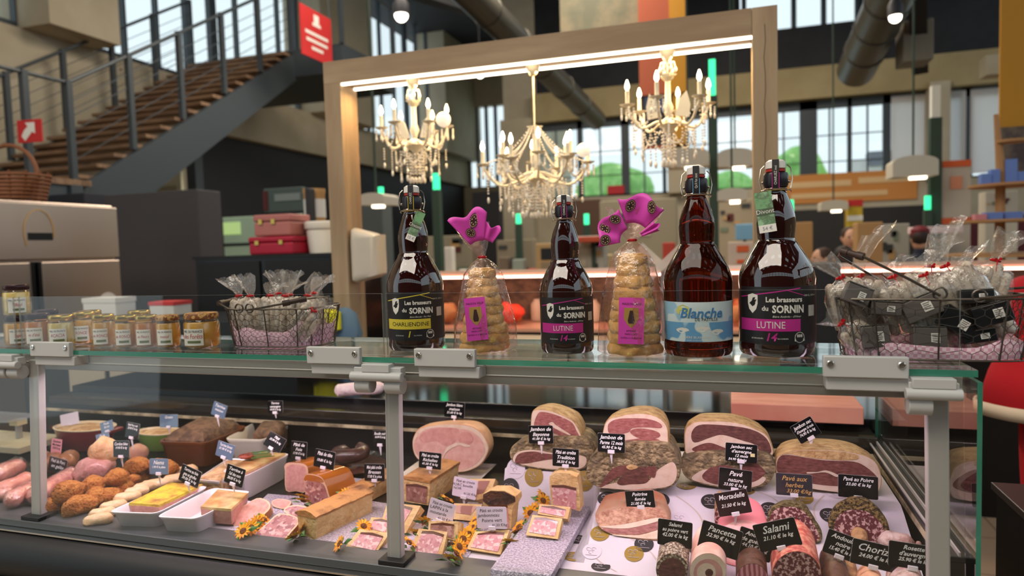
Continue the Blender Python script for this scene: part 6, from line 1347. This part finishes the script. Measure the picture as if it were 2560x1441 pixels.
build('yellow_top', MB().loft([[(p-c)*k+Vector((0, 0, .932-(DK+.012)+dz-c.z+c.z)) - Vector((0, 0, (p-c).z*k)) for p in P] for k, dz in ((1, -.002), (.99, .006), (.5, .008))]).wob(.002, 40), m_yfat, o)
dish('white plastic tray dish holding the wild garlic pâté at the front middle', [(392, 1292), (492, 1297), (627, 1230), (530, 1221)], .935, WH)
o, P, c = filling('pink wild garlic pâté block at the far end of its white dish', [(502, 1272), (578, 1278), (620, 1238), (545, 1228)], DK+.012, .937, m_meat2)
build('glazed_top', MB().loft([[(p-c)*k+Vector((0, 0, .937-(DK+.012)+dz)) - Vector((0, 0, (p-c).z*k)) for p in P] for k, dz in ((1.01, -.002), (1, .005), (.5, .006))]), m_glaze, o)
dish('large white dish of rosemary pâté behind the wild garlic pâté', [(556, 1178), (612, 1192), (724, 1136), (655, 1130)], .96, (220, 214, 212))
o, P, c = filling('glazed pâté topped with rosemary and chives in the large white dish', [(566, 1176), (612, 1187), (716, 1138), (656, 1134)], DK+.012, .958, m_meat2, wob=.002)
build('glazed_top', MB().loft([[(p-c)*k+Vector((0, 0, .958-(DK+.012)+dz)) - Vector((0, 0, (p-c).z*k)) for p in P] for k, dz in ((1.0, -.001), (.97, .006), (.5, .010))]).wob(.002, 40), m_glaze, o)
hb = MB()
for i in range(14): a = c+Vector((-.02+i*.0045, .03-.004*i+random.uniform(-.008, .008), 0)); hb.tube([(a-c)+Vector((-.02, -.01, .085)), (a-c)+Vector((.03, .02, .086))], .0012, 4)
build('chive_sprigs', hb, M('chive green', (70, 110, 50), .5), o)
build('rosemary', MB().ball((-.02, -.01, .084), (.03, .02, .008), 12, 7).wob(.006, 60), M('roasted red topping', (150, 62, 40), .5, ns=60, col2=(90, 40, 28)), o)
dish('white dish with a jagged edged rillettes filling behind the mushroom terrine', [(492, 1198), (552, 1204), (625, 1150), (572, 1146)], .95, (214, 208, 206))
filling('brown rillettes in the white dish behind the mushroom terrine', [(500, 1196), (552, 1201), (618, 1152), (573, 1149)], DK+.012, .953, m_rill, dome=.006)
dish('small dark rectangular earthenware dish with a baked pâté at the back left', [(394, 1104), (512, 1108), (618, 1066), (503, 1056)], .975, (104, 60, 34), .86)
filling('dark baked pâté bulging from the brown earthenware dish', [(410, 1102), (508, 1104), (604, 1067), (505, 1059)], DK+.012, .968, m_darkp, wob=.006, dome=.045)
dish('deep white rectangular terrine dish at the back with half a pâté', [(562, 1098), (660, 1100), (732, 1057), (645, 1052)], .968, (222, 216, 200), .82)
filling('grey brown half pâté at the far end of the deep white dish', [(632, 1086), (690, 1090), (722, 1060), (655, 1056)], DK+.012, .970, m_darkp, wob=.004, dome=.02)
def oval(label, px, py, rx, zr, col, fill, flabel, asp=.6):
    c = at(px, py, z=zr); R = rx*dep(c)/FPX; o = thing('oval_dish', label, 'dish', (c.x, c.y, DK+.001)); H = zr-DK-.001
    build('dish', MB().lathe([(R*.74, 0), (R*.8, .004), (R*.97, H*.85), (R*1.0, H)], 36, sy=asp, caps=False), M('dish %d %d %d' % col, col, .3, coat=.3), o)
    build('cream_inside', MB().lathe([(R*1.0, H), (R*1.03, H+.004), (R*.97, H+.005), (R*.9, H*.8), (R*.7, .006), (.001, .006)], 36, sy=asp, caps=False), M('cream glaze', (224, 206, 172), .3, coat=.3), o)
    for s in (-1, 1): build('handle', MB().box(s*R*.98-.012, s*R*.98+.022*s+.012, -.03, .03, H*.86, H+.003), M('dish %d %d %d' % col, col, .3, coat=.3), o, bevel=.004)
    f = build('gratin', MB().lathe([(.001, -.06), (R*.7, -.06), (R*.9, 0), (R*.6, .008), (.001, .012)][1:], 30, sy=asp*.97).wob(.005, 40), fill, loc=(c.x, c.y, DK+.001+H*.95)); tag(f, flabel, 'food')
oval('dark red oval oven dish at the back left', 212, 1068, 84, .965, (112, 26, 32), m_rill, 'pale gratin filling the dark red oval dish')
oval('olive green oval dish at the back with cream inside', 398, 1080, 62, .95, (96, 122, 52), m_rill, 'pale shredded filling in the green oval dish')
# cutlets, rolls, sausages
m_bread = M('golden breadcrumb coat', (198, 130, 58), .75, ns=60, col2=(168, 94, 36), pos=(.42, .62), det=5, bump=1, bs=120); m_nem = M('pale rice paper roll', (216, 176, 132), .45, ns=20, col2=(226, 196, 160), bump=.4, bs=40, sss=.2)
wh = ('lower left', 'topmost left', 'upper middle', 'highest', 'rear round', 'rear right', 'right low', 'front left', 'front leftmost beside the post', 'front middle', 'central', 'small upper right', 'right rear', 'far rear')
ct = [(163, 1224, 80, 62, .035, -.5), (226, 1208, 64, 54, .028, -.4), (284, 1190, 72, 46, .04, -.35), (336, 1160, 74, 50, .04, -.2), (385, 1160, 52, 40, .035, 0), (300, 1218, 50, 44, .004, -.3), (268, 1240, 54, 48, .0, -.3), (176, 1268, 62, 52, .0, -.4), (122, 1266, 46, 50, .0, 0), (204, 1258, 60, 50, .004, -.2), (232, 1246, 58, 52, .0, -.3), (322, 1200, 48, 34, .012, -.2), (350, 1186, 46, 40, .0, 0), (418, 1168, 46, 40, .02, 0)]
for k, (px, py, w, h, z, a) in enumerate(ct):
    P = at(px, py+h*.28, z=Z0+z+.012); s = dep(P)/FPX
    o = build('breaded_cutlet', MB().ball((0, 0, 0), (w/2*s*.98, h*.6*s, h*.48*s), 22, 14, Matrix.Rotation(a, 4, 'Y')).wob(.008, 28, k).wob(.0022, 110, k), m_bread, loc=(P.x, P.y+.01, max(P.z+.006, Z0+h*.48*s-.004))); tag(o, 'golden breaded cutlet, %s one of the pile' % wh[k], 'cutlet', 'breaded cutlets in a pile')
nm = [(318, 1240, 50), (341, 1226, 46), (362, 1214, 42), (382, 1207, 44), (402, 1205, 40), (284, 1262, 52), (256, 1280, 48), (244, 1296, 56), (444, 1178, 36), (434, 1194, 40), (466, 1172, 34)]
nl = ('front of the upper row', 'second in the upper row', 'third in the upper row', 'fourth in the upper row', 'last in the upper row', 'highest of the three low ones', 'middle of the three low ones', 'lowest against the sill', 'upper rear one near the glass dish', 'rear one below the Nems sign', 'rearmost by the mushroom sign')
for k, (px, py, w) in enumerate(nm):
    P = at(px, py+6, z=Z0+.014+(.012 if k < 5 else 0)); s = dep(P)/FPX; w *= s
    o = build('spring_roll', MB().capsule((-w*.36, -.012, 0), (w*.36, .014, .003), .0155, 12).wob(.0028, 40, k), m_nem, loc=P); tag(o, 'pale spring roll, %s' % nl[k], 'spring roll', 'pale spring rolls')
o = build('black_tray', MB().box(-.15, .15, -.1, .1, 0, .004), m_black, smooth=False, loc=(at(300, 1270, z=DK).x, at(300, 1240, z=DK).y+.03, DK+.0002), rot=(0, 0, .6)); tag(o, 'flat black tray under the breaded cutlets and rolls', 'tray')
m_pig = M('pink pork skin', (216, 156, 142), .35, ns=16, col2=(196, 118, 108), pos=(.4, .65), bump=.4, bs=40, coat=.3, sss=.1); m_film2 = pane('tight plastic wrap', (255, 250, 250), bump=.8, bs=60, rough=.05, mn=.08)
def porkroll(label, a, b, r, z, mat, wrap=True, name='pork_trotter'):
    A = at(*a, z=z); B = at(*b, z=z); o = thing(name, label, 'meat', A); d = B-A
    build('meat', MB().capsule((0, 0, 0), d, r, 14).wob(.004, 22, a[0]), mat, o)
    if wrap: build('film', MB().capsule(-d*.03, d*1.03, r*1.08, 14).wob(.004, 30, a[0]), m_film2, o)
porkroll('wrapped pink pork trotter lying behind the left post', (95, 1240), (180, 1190), .030, Z0+.03, m_pig)
porkroll('long pink pork sausage crossing behind the left post', (0, 1228), (70, 1200), .026, Z0+.03, m_pig, False)
porkroll('wrapped pork trotter with an amber end in front of the left post', (30, 1250), (90, 1218), .026, Z0+.03, m_pig)
porkroll('pink pork piece at the lower left corner of the case', (-40, 1246), (20, 1236), .02, Z0+.022, m_pig)
porkroll('film wrapped pork piece high at the left edge of the case', (-10, 1190), (42, 1168), .03, Z0+.05, m_pig)
m_smok = M('smoked brown sausage skin', (170, 112, 74), .4, ns=16, col2=(130, 82, 54), coat=.3)
for k, (a, b, lb) in enumerate((((100, 1160), (112, 1150), 'smoked brown sausage under the pink sign nearest the left post'), ((130, 1166), (140, 1152), 'smoked brown sausage in the middle under the pink sign'), ((168, 1158), (174, 1146), 'rounder smoked brown sausage right of the pink sign'))):
    porkroll(lb, a, b, .030, Z0+.035, m_smok, False, 'smoked_sausage')
P = at(236, 1178, z=Z0+.05); o = thing('stuffed_poultry', 'big stuffed poultry piece, pink below and wrinkled beige above, in front of the red dish', 'poultry', P)
build('pink_breast', MB().ball((0, 0, -.0), (.066, .055, .042), 24, 16, Matrix.Rotation(-.35, 4, 'Y')).wob(.014, 22).wob(.004, 60), M('raw pink poultry', (198, 148, 138), .4, ns=14, col2=(176, 118, 112), bump=.4, bs=40, coat=.3), o)
build('skin_neck', MB().ball((.01, .03, .055), (.05, .04, .042), 20, 14).wob(.01, 30), M('beige poultry skin', (216, 176, 130), .5, ns=16, col2=(190, 140, 96), bump=.4, bs=50), o)
P = at(346, 1134, z=Z0+.04); o = build('stuffed_ball', MB().ball((0, 0, 0), (.034, .032, .033), 20, 14).wob(.003, 40), M('pale stuffed meat', (208, 160, 132), .5, ns=24, col2=(186, 128, 104)), loc=P); tag(o, 'round pale stuffed meat ball right of the Cordon bleu sign', 'meat')
# blood sausage on a glass plate
c = at(884, 1158, z=.915); R = 96*dep(c)/FPX
o = thing('glass_plate', 'round clear glass dish carrying the dark blood sausage', 'dish', (c.x, c.y, DK+.001)); build('plate', MB().lathe([(R*.6, 0), (R*.75, .004), (R*.98, .03), (R*1.0, .032), (R*.96, .03), (R*.7, .008)], 40, fn=lambda a, z: 1+.012*math.cos(24*a)), pane('cut glass', (225, 225, 225), mn=.12, bump=.4, bs=90), o)
f = build('dark_jus', MB().lathe([(R*.66, .007), (R*.82, .022), (R*.8, .024)], 36), M('dark brown jus', (70, 42, 34), .25, coat=.3), o)
sp = [(R*(.50-.018*i)*math.cos(i*.33+2.2), R*(.42-.016*i)*math.sin(i*.33+2.2), .055+.001*i) for i in range(18)]
o = build('blood_sausage', MB().tube(sp, [.008]+[.0235]*16+[.01], 14), M('dark blood sausage', (74, 46, 42), .35, ns=20, col2=(52, 32, 30), coat=.3), loc=(c.x, c.y, DK)); tag(o, 'dark curled blood sausage on the round glass dish', 'sausage')
# acrylic stand at the far left with stone slab
P = at(52, 1085, z=.96); o = thing('stone_slab', 'beige stone slab on the deck at the far left', 'slab', (P.x-.12, P.y+.02, DK+.001)); build('slab', MB().box(-.2, .2, -.09, .09, .02, .045), M('beige stone', (204, 194, 166), .4, ns=8, col2=(180, 168, 138)), o, smooth=False, bevel=.003); build('feet', MB().box(-.15, -.13, -.06, .06, 0, .02).box(.13, .15, -.06, .06, 0, .02), m_black, o, smooth=False)
o2 = thing('acrylic_riser', 'clear acrylic riser with a cream block foot standing on the beige stone slab', 'stand', (P.x-.1, P.y+.03, DK+.0475)); build('top', MB().box(-.14, .08, -.06, .06, .075, .081), m_film2 and pane('acrylic sheet', (230, 236, 240), mn=.2), o2, smooth=False); build('block', MB().box(.03, .07, -.02, .02, .052, .074), M('cream block', (206, 192, 150), .6), o2, smooth=False); build('leg', MB().box(.045, .055, -.01, .01, 0, .052), m_alud, o2, smooth=False)
# sunflowers
m_pet = M('yellow petal', (240, 176, 24), .5, ns=30, col2=(226, 140, 14)); m_disc = M('brown flower disc', (92, 48, 22), .8, ns=90, col2=(140, 84, 36), bump=.6, bs=150); m_lf = M('artificial green leaf', (52, 104, 44), .5, ns=14, col2=(84, 134, 56))
def flower(label, P, sc, rot):
    o = thing('sunflower', label, 'flower', P, rot, 'artificial sunflowers between the pâtés')
    pe = MB()
    for i in range(13):
        a = i*2*math.pi/13; ca, sa = math.cos(a), math.sin(a); w = .0026; r0, r1, r2 = .005, .0115, .017
        pe.add([(r0*ca+w*.5*sa, r0*sa-w*.5*ca, .001), (r0*ca-w*.5*sa, r0*sa+w*.5*ca, .001), (r1*ca-w*sa, r1*sa+w*ca, .0035), (r2*ca, r2*sa, .002+.002*(i % 2)), (r1*ca+w*sa, r1*sa-w*ca, .0035)], [(0, 1, 2, 3, 4)])
    build('petals', pe, m_pet, o, smooth=False)
    build('disc', MB().ball((0, 0, .001), (.0068, .0068, .0035), 12, 6), m_disc, o)
    lf = MB()
    for a, q in ((.6, 1), (2.6, .9), (4.3, 1.1)):
        ca, sa = math.cos(a), math.sin(a); lf.add([(.004*ca, .004*sa, -.004), (.014*ca*q-.006*sa, .014*sa*q+.006*ca, -.005), (.027*ca*q, .027*sa*q, -.009), (.014*ca*q+.006*sa, .014*sa*q-.006*ca, -.005), (.015*ca*q, .015*sa*q, -.0025)], [(0, 1, 4), (1, 2, 4), (2, 3, 4), (3, 0, 4)])
    build('leaves', lf, m_lf, o, smooth=False); o.scale = (sc,)*3; return o
fl = c2([(385, 1105), (440, 1080), (490, 1045), (540, 1020), (825, 850), (835, 880), (762, 1150), (815, 1100), (1110, 1200), (1130, 858), (1160, 830), (1285, 1070)])+c3([(185, 1192), (238, 1125), (300, 1040), (325, 1020), (682, 1035), (662, 1080), (632, 1130), (592, 1165), (562, 1222), (540, 1272), (500, 1312), (950, 1190), (992, 1110), (1012, 1075), (1130, 940), (1100, 970), (1190, 878), (1195, 835), (470, 870), (905, 800)])
fdesc = ['at the left end of the row beside the liver pâté slice', 'second of the row beside the liver pâté slice', 'third of the row beside the liver pâté slice', 'topmost of the row beside the liver pâté slice', 'upper one left of the headcheese loaf', 'lower one left of the headcheese loaf', 'lower one between mosaic slice and long loaf', 'upper one between mosaic slice and long loaf', 'left of the black specked slice', 'lower one right of the headcheese loaf', 'upper one right of the headcheese loaf', 'at the right end of the long golden loaf', 'at the foot of the middle post, right side', 'second up beside the mottled slice', 'third up beside the mottled slice', 'topmost beside the mottled slice', 'topmost of the long centre row', 'second of the long centre row', 'third of the long centre row', 'fourth of the long centre row', 'fifth of the long centre row', 'sixth of the long centre row', 'lowest of the long centre row', 'lowest left of the silver board slices', 'second up left of the silver board slices', 'third up left of the silver board slices', 'upper one beside the second board slice', 'lower one beside the second board slice', 'lower one left of the domed lid piece', 'upper one left of the domed lid piece', 'behind the handwritten porc sign', 'just above the dark roasted top']
for k, (px, py) in enumerate(fl):
    z = Z0+.022 if py > 1260 else Z0+.04
    if k == 31: z = .975
    P = at(px, py, z=z); flower('yellow artificial sunflower, '+fdesc[k], P, 1.35, (.75+.2*math.sin(k), .25*math.sin(k*2.1), k*.7))
# ---------------------------------------------------------------- price signs
m_card = M('glossy black price card', (20, 20, 23), .12, spec=.6); m_cardm = M('dark plum price card', (38, 24, 28), .2); m_cardt = M('smoky grey price card', (52, 50, 56), .15)
m_cardw = M('white price card', (222, 210, 226), .35); m_cardp = M('pink price card', (226, 150, 160), .4); m_cardglare = M('price card painted with blue glare', (96, 116, 140), .12, spec=.8, coat=.6)  # the blue-grey card colour stands for glare on glossy cards
m_txt = M('white card print', (236, 234, 234), .6); m_txtg = M('gold card print', (190, 150, 90), .5); m_txtk = M('black marker', (24, 22, 34), .6)
m_clip = M('white plastic spike', (226, 218, 226), .4)
def price(label, cx, cy, w, h, deg, Y, lines, style='k', spike=40, lean=.12, rz=0, sizes=None, dx=0):
    P = at(cx, cy, Y=Y); s = dep(P)/FPX; w *= s; h *= s
    o = thing('price_sign', label, 'price sign', P, (0, 0, 0))
    R_ = Matrix.Rotation(rz, 4, 'Z') @ Matrix.Rotation(-lean, 4, 'X') @ Matrix.Rotation(-math.radians(deg), 4, 'Y')
    cm = {'k': m_card, 'p': m_cardp, 'w': m_cardw, 'b': m_cardglare, 'm': m_cardm, 't': m_cardt}[style]; tm = {'p': m_txtk, 'w': m_txtk, 't': m_txtg}.get(style, m_txt)
    r = min(w, h)*.06; pts = []
    for sx, sz, a0 in ((1, 1, 0), (-1, 1, 90), (-1, -1, 180), (1, -1, 270)):
        for k in range(4): a = math.radians(a0+30*k); pts.append((sx*(w/2-r)+r*math.cos(a), sz*(h/2-r)+r*math.sin(a)))
    mb = MB().loft([[R_ @ Vector((x, y, z)) for x, z in pts] for y in (-.0006, .0006)])
    cd = build('card', mb, cm, o, smooth=False)
    if style != 'w' and style != 'p':
        build('card_edge', MB().loft([[R_ @ Vector((x*k, y, z*k)) for x, z in pts] for y, k in ((.0004, 1.012), (.0012, 1.012))]), M('pale card edge', (170, 168, 168), .5), cd, smooth=False)
    n = len(lines); tot = sum(q[1] for q in lines); z = h*.45
    for q in lines:
        t, sz = q[0], q[1]*h; z -= sz*.56
        wid = max(1, len(t))*sz*.50; nar = min(1.0, w*.9/wid)
        hand = style == 'w'
        e = text(t, sz, tm, cd, shear=.3 if not hand else .12, narrow=nar, align='CENTER', bold=.0 if hand else .0002)
        e.matrix_local = R_ @ Matrix.Translation((q[2]*w if len(q) > 2 else 0, -.0010, z)) @ Matrix.Rotation(math.pi/2, 4, 'X') @ Matrix.Rotation(.05*(hand), 4, 'Z')
        z -= sz*.48
    sp = spike*s
    if sp > 0:
        ck = build('clip', MB().box(-.0085, .0085, -.004, .003, -h/2-.003, -h/2+.006, R_), m_clip, o, smooth=False, bevel=.0008)
        B = R_ @ Vector((0, 0, -h/2)); T = Vector((B.x*.7, B.y+.004, B.z-sp))
        build('spike', MB().loft([[B+Vector((-.004, -.0015, 0)), B+Vector((.004, -.0015, 0)), B+Vector((.004, .0015, 0)), B+Vector((-.004, .0015, 0))], [T+Vector((-.0008, -.0005, 0)), T+Vector((.0008, -.0005, 0)), T+Vector((.0008, .0005, 0)), T+Vector((-.0008, .0005, 0))]]), m_clip, o, smooth=False)
    return o
price('black sign reading Jambon blanc maison on top of the cooked ham', 1136, 1025, 54, 38, -2, HB+.05, [('Jambon blanc', .26), ('maison', .26), ('21.60 € le kg', .2)], spike=22)
price('black sign reading Pâté en croûte Richelieu', 1075, 1152, 60, 40, -2, yR+.04, [('Pâté en croûte', .27), ('Richelieu', .27), ('41.00 € le kg', .2)], spike=26)
price('black sign reading Jambon de Bayonne', 1352, 1087, 63, 44, 3, yb1-.012, [('Jambon de', .28), ('Bayonne', .28), ('41.00 € le kg', .2)], spike=28)
price('black sign reading Jambon de Parme 12 mois', 1528, 1108, 68, 46, 0, yb2-.012, [('Jambon de', .28), ('Parme 12 mois', .28), ('45.90 € le kg', .2)], spike=30)
price('black sign reading Pâté en croûte Tradition', 1414, 1145, 67, 44, 0, yT+.02, [('Pâté en croûte', .28), ('Tradition', .28), ('38.50 € le kg', .2)], spike=24)
o = price('black sign reading Jambon sec d\'auvergne 12 mois with a small yellow sticker', 1853, 1133, 75, 45, -2, yb3-.012, [('Jambon sec', .24), ('d\'auvergne', .24), ('12 mois', .22), ('54.90 € le kg', .18, -.12)], spike=26)
build('yellow_sticker', MB().box(.021, .031, -.0016, -.001, -.008, 0), M('cream sticker', (220, 210, 150), .5), o, smooth=False)
price('black sign turned on its corner reading Jambon sec d\'Auvergne 16 mois', 2014, 1076, 56, 48, 33, on(2080, 1236)+.05, [('Jambon sec', .26), ('d\'Auvergne 16 mois', .2), ('74.90 € le kg', .2)], spike=36)
price('black sign reading Pavé nature', 1838, 1200, 78, 52, -4, yb3-.05, [('Pavé', .32), ('nature', .26), ('33.00 € le kg', .2)], spike=40)
price('smoky grey sign with gold letters reading Pavé aux herbes', 1985, 1213, 84, 54, 0, at(1985, 1290, plane=PSL).y-.0, [('Pavé aux', .3), ('herbes', .28), ('33.00 €/kg', .24, .12)], 't', spike=26)
price('black sign reading Pavé au Poivre', 2145, 1218, 90, 56, -1, at(2150, 1290, plane=PSL).y-.0, [('Pavé au Poivre', .24), ('33.00 € le kg', .19)], spike=26)
price('black sign reading Poitrine fumée', 1600, 1249, 71, 42, 7, at(1600, 1310, plane=PSL).y, [('Poitrine', .28), ('fumée', .26), ('21.00 € le kg', .22)], spike=24)
price('tilted dark plum sign reading Mortadelle', 1832, 1258, 80, 58, 14, at(1832, 1330, plane=PSL).y-.035, [('Mortadelle', .3), ('', .1), ('21.50 € le kg', .2)], 'm', spike=30)
price('black sign reading Salami au poivre vert', 1687, 1335, 84, 64, -2, 1.445, [('Salami', .2), ('au poivre vert', .2), ('42.00 € le kg', .2)], spike=34, rz=-.05)
price('black sign reading Pancetta tilted down to the right', 1800, 1351, 98, 72, -13, 1.44, [('Pancetta', .27), ('32.90 € le kg', .18)], spike=34)
price('black sign reading Andouille de guémené behind the Salami sign', 1888, 1362, 84, 66, -14, 1.455, [('Andouille', .22), ('de guémené', .22), ('44.10 € le kg', .2)], spike=40)
price('tilted black sign in large letters reading Salami', 1943, 1338, 102, 68, 17, 1.425, [('Salami', .38), ('21.10 € le kg', .2)], spike=24)
price('tilted black sign reading Andouille noire behind the Chorizo sign', 2106, 1366, 80, 60, -17, 1.455, [('Andouille', .26), ('noire', .26), ('15.40 € le kg', .22)], spike=44)
price('black sign in large letters reading Chorizo', 2187, 1390, 106, 62, -9, 1.44, [('Chorizo', .4), ('24.00 € le kg', .22)], spike=34)
price('black sign reading Rosette d\'auvergne at the right post', 2283, 1392, 110, 62, -4, 1.425, [('Rosette', .24), ('d\'auvergne', .24), ('25.90 € le kg', .2)], spike=26)
price('plain white sign propped in the dark red oval dish', 174, 1049, 60, 30, 12, 1.96, [('', .2)], 'w', spike=16)
price('upper sign with painted blue glare over the stuffed poultry', 267, 1067, 40, 26, 16, 1.80, [('Poule', .3), ('farcie', .3)], 'b', spike=30)
price('lower sign with painted blue glare stuck in the stuffed poultry', 257, 1097, 42, 26, 15, 1.72, [('Poule', .3), ('farcie', .3)], 'b', spike=30)
price('small black sign reading Rôti Porc cuit in front of the green dish', 331, 1077, 42, 38, -6, 1.74, [('Rôti Porc cuit', .2), ('23.90 € le kg', .2)], spike=30)
price('black sign reading Cordon bleu', 303, 1123, 50, 40, 4, 1.60, [('Cordon bleu', .26), ('19.90 € le kg', .2)], spike=26)
price('small pink sign with black letters over the smoked sausages', 141, 1118, 34, 40, -4, 1.72, [('Saucisse', .2), ('Morteau', .2), ('27.00 € le kg', .2)], 'p', spike=24)
price('slate sign reading Pied de Porc en gelée', 144, 1164, 60, 36, -8, 1.62, [('Pied de Porc', .34), ('en gelée', .34)], 'k', spike=0)
price('sign with painted blue glare reading Nems', 397, 1167, 58, 38, 3, 1.56, [('Nems', .36), ('1.90 € la pièce', .2)], 'b', spike=26)
price('sign with painted blue glare standing in the green oval dish', 422, 1053, 56, 32, 3, 1.93, [('Gratin', .3)], 'b', spike=16)
price('tilted black sign reading Terrine au foie gras et girolles', 475, 1191, 62, 42, -17, 1.52, [('Terrine au foie', .27), ('gras et girolles', .27), ('39.50 € le kg', .22)], spike=22)
price('sign with painted blue glare over the brown earthenware dish', 548, 1026, 42, 34, -16, 1.90, [('Terrine', .3), ('maison', .26)], 'b', spike=26)
price('dark sign over the half pâté in the deep white dish', 688, 1018, 44, 30, 3, 1.92, [('Terrine', .26), ('campagne', .26), ('18.90 € le kg', .22)], 'k', spike=14)
price('tilted black sign reading Terrine à l\'ail des ours', 587, 1190, 56, 46, -13, 1.50, [('Terrine à', .25), ('l\'ail des ours', .25), ('38.00 € le kg', .22)], spike=22)
price('sign with painted blue glare reading Terrine forestière over the jagged rillettes', 563, 1127, 52, 38, -13, 1.66, [('Terrine forest', .26), ('21.90 € le kg', .2)], 'b', spike=22)
price('glinting sign tilted back over the rosemary pâté dish', 687, 1106, 56, 36, -20, 1.70, [('Pâté', .26), ('25.90 € le kg', .2)], 'k', spike=18, lean=.5)
price('black sign reading Pâté de Foie', 747, 1126, 46, 42, -2, yb(745, 1230, Z0)+.03, [('Pâté de', .26), ('Foie', .26), ('17.90 € le kg', .2)], spike=18)
price('black sign reading Pâté de tête', 811, 1149, 58, 44, -7, yb(800, 1268, Z0)+.04, [('Pâté de tête', .3), ('', .1), ('19.80 € le kg', .22)], spike=20)
price('black sign reading Mini pâté croûte Bressan', 936, 1182, 56, 42, 3, yb(930, 1258, Z0)+.02, [('Mini pâté croûte', .27), ('Bressan', .27), ('17.00 € la pièce', .22)], spike=16)
price('dark shiny sign beside the blood sausage', 950, 1096, 40, 36, 2, 1.88, [('Boudin noir', .26), ('16.90 € le kg', .2)], 'k', spike=26)
price('white handwritten sign reading porc boudin noir', 1162, 1221, 64, 48, -7, 1.70, [('Pâté en croute', .21), ('PORC boudin', .2, -.1), ('NOIR', .18, -.3), ('41,50 €/kg', .17, .25)], 'w', spike=34)
price('white handwritten sign reading lapin à la moutarde', 1103, 1279, 70, 52, -12, 1.50, [('Pâté en croute', .21), ('LAPIN à la', .22, -.1), ('moutarde', .22, -.1), ('41,50 €/kg', .17, .2)], 'w', spike=26)
price('white handwritten sign reading jambonneau poivre vert', 1229, 1295, 80, 54, 4, 1.50, [('Pâté en croute', .21), ('jambonneau', .22, -.1), ('Poivre vert', .22), ('41,50 €/kg', .17, .25)], 'w', spike=36)
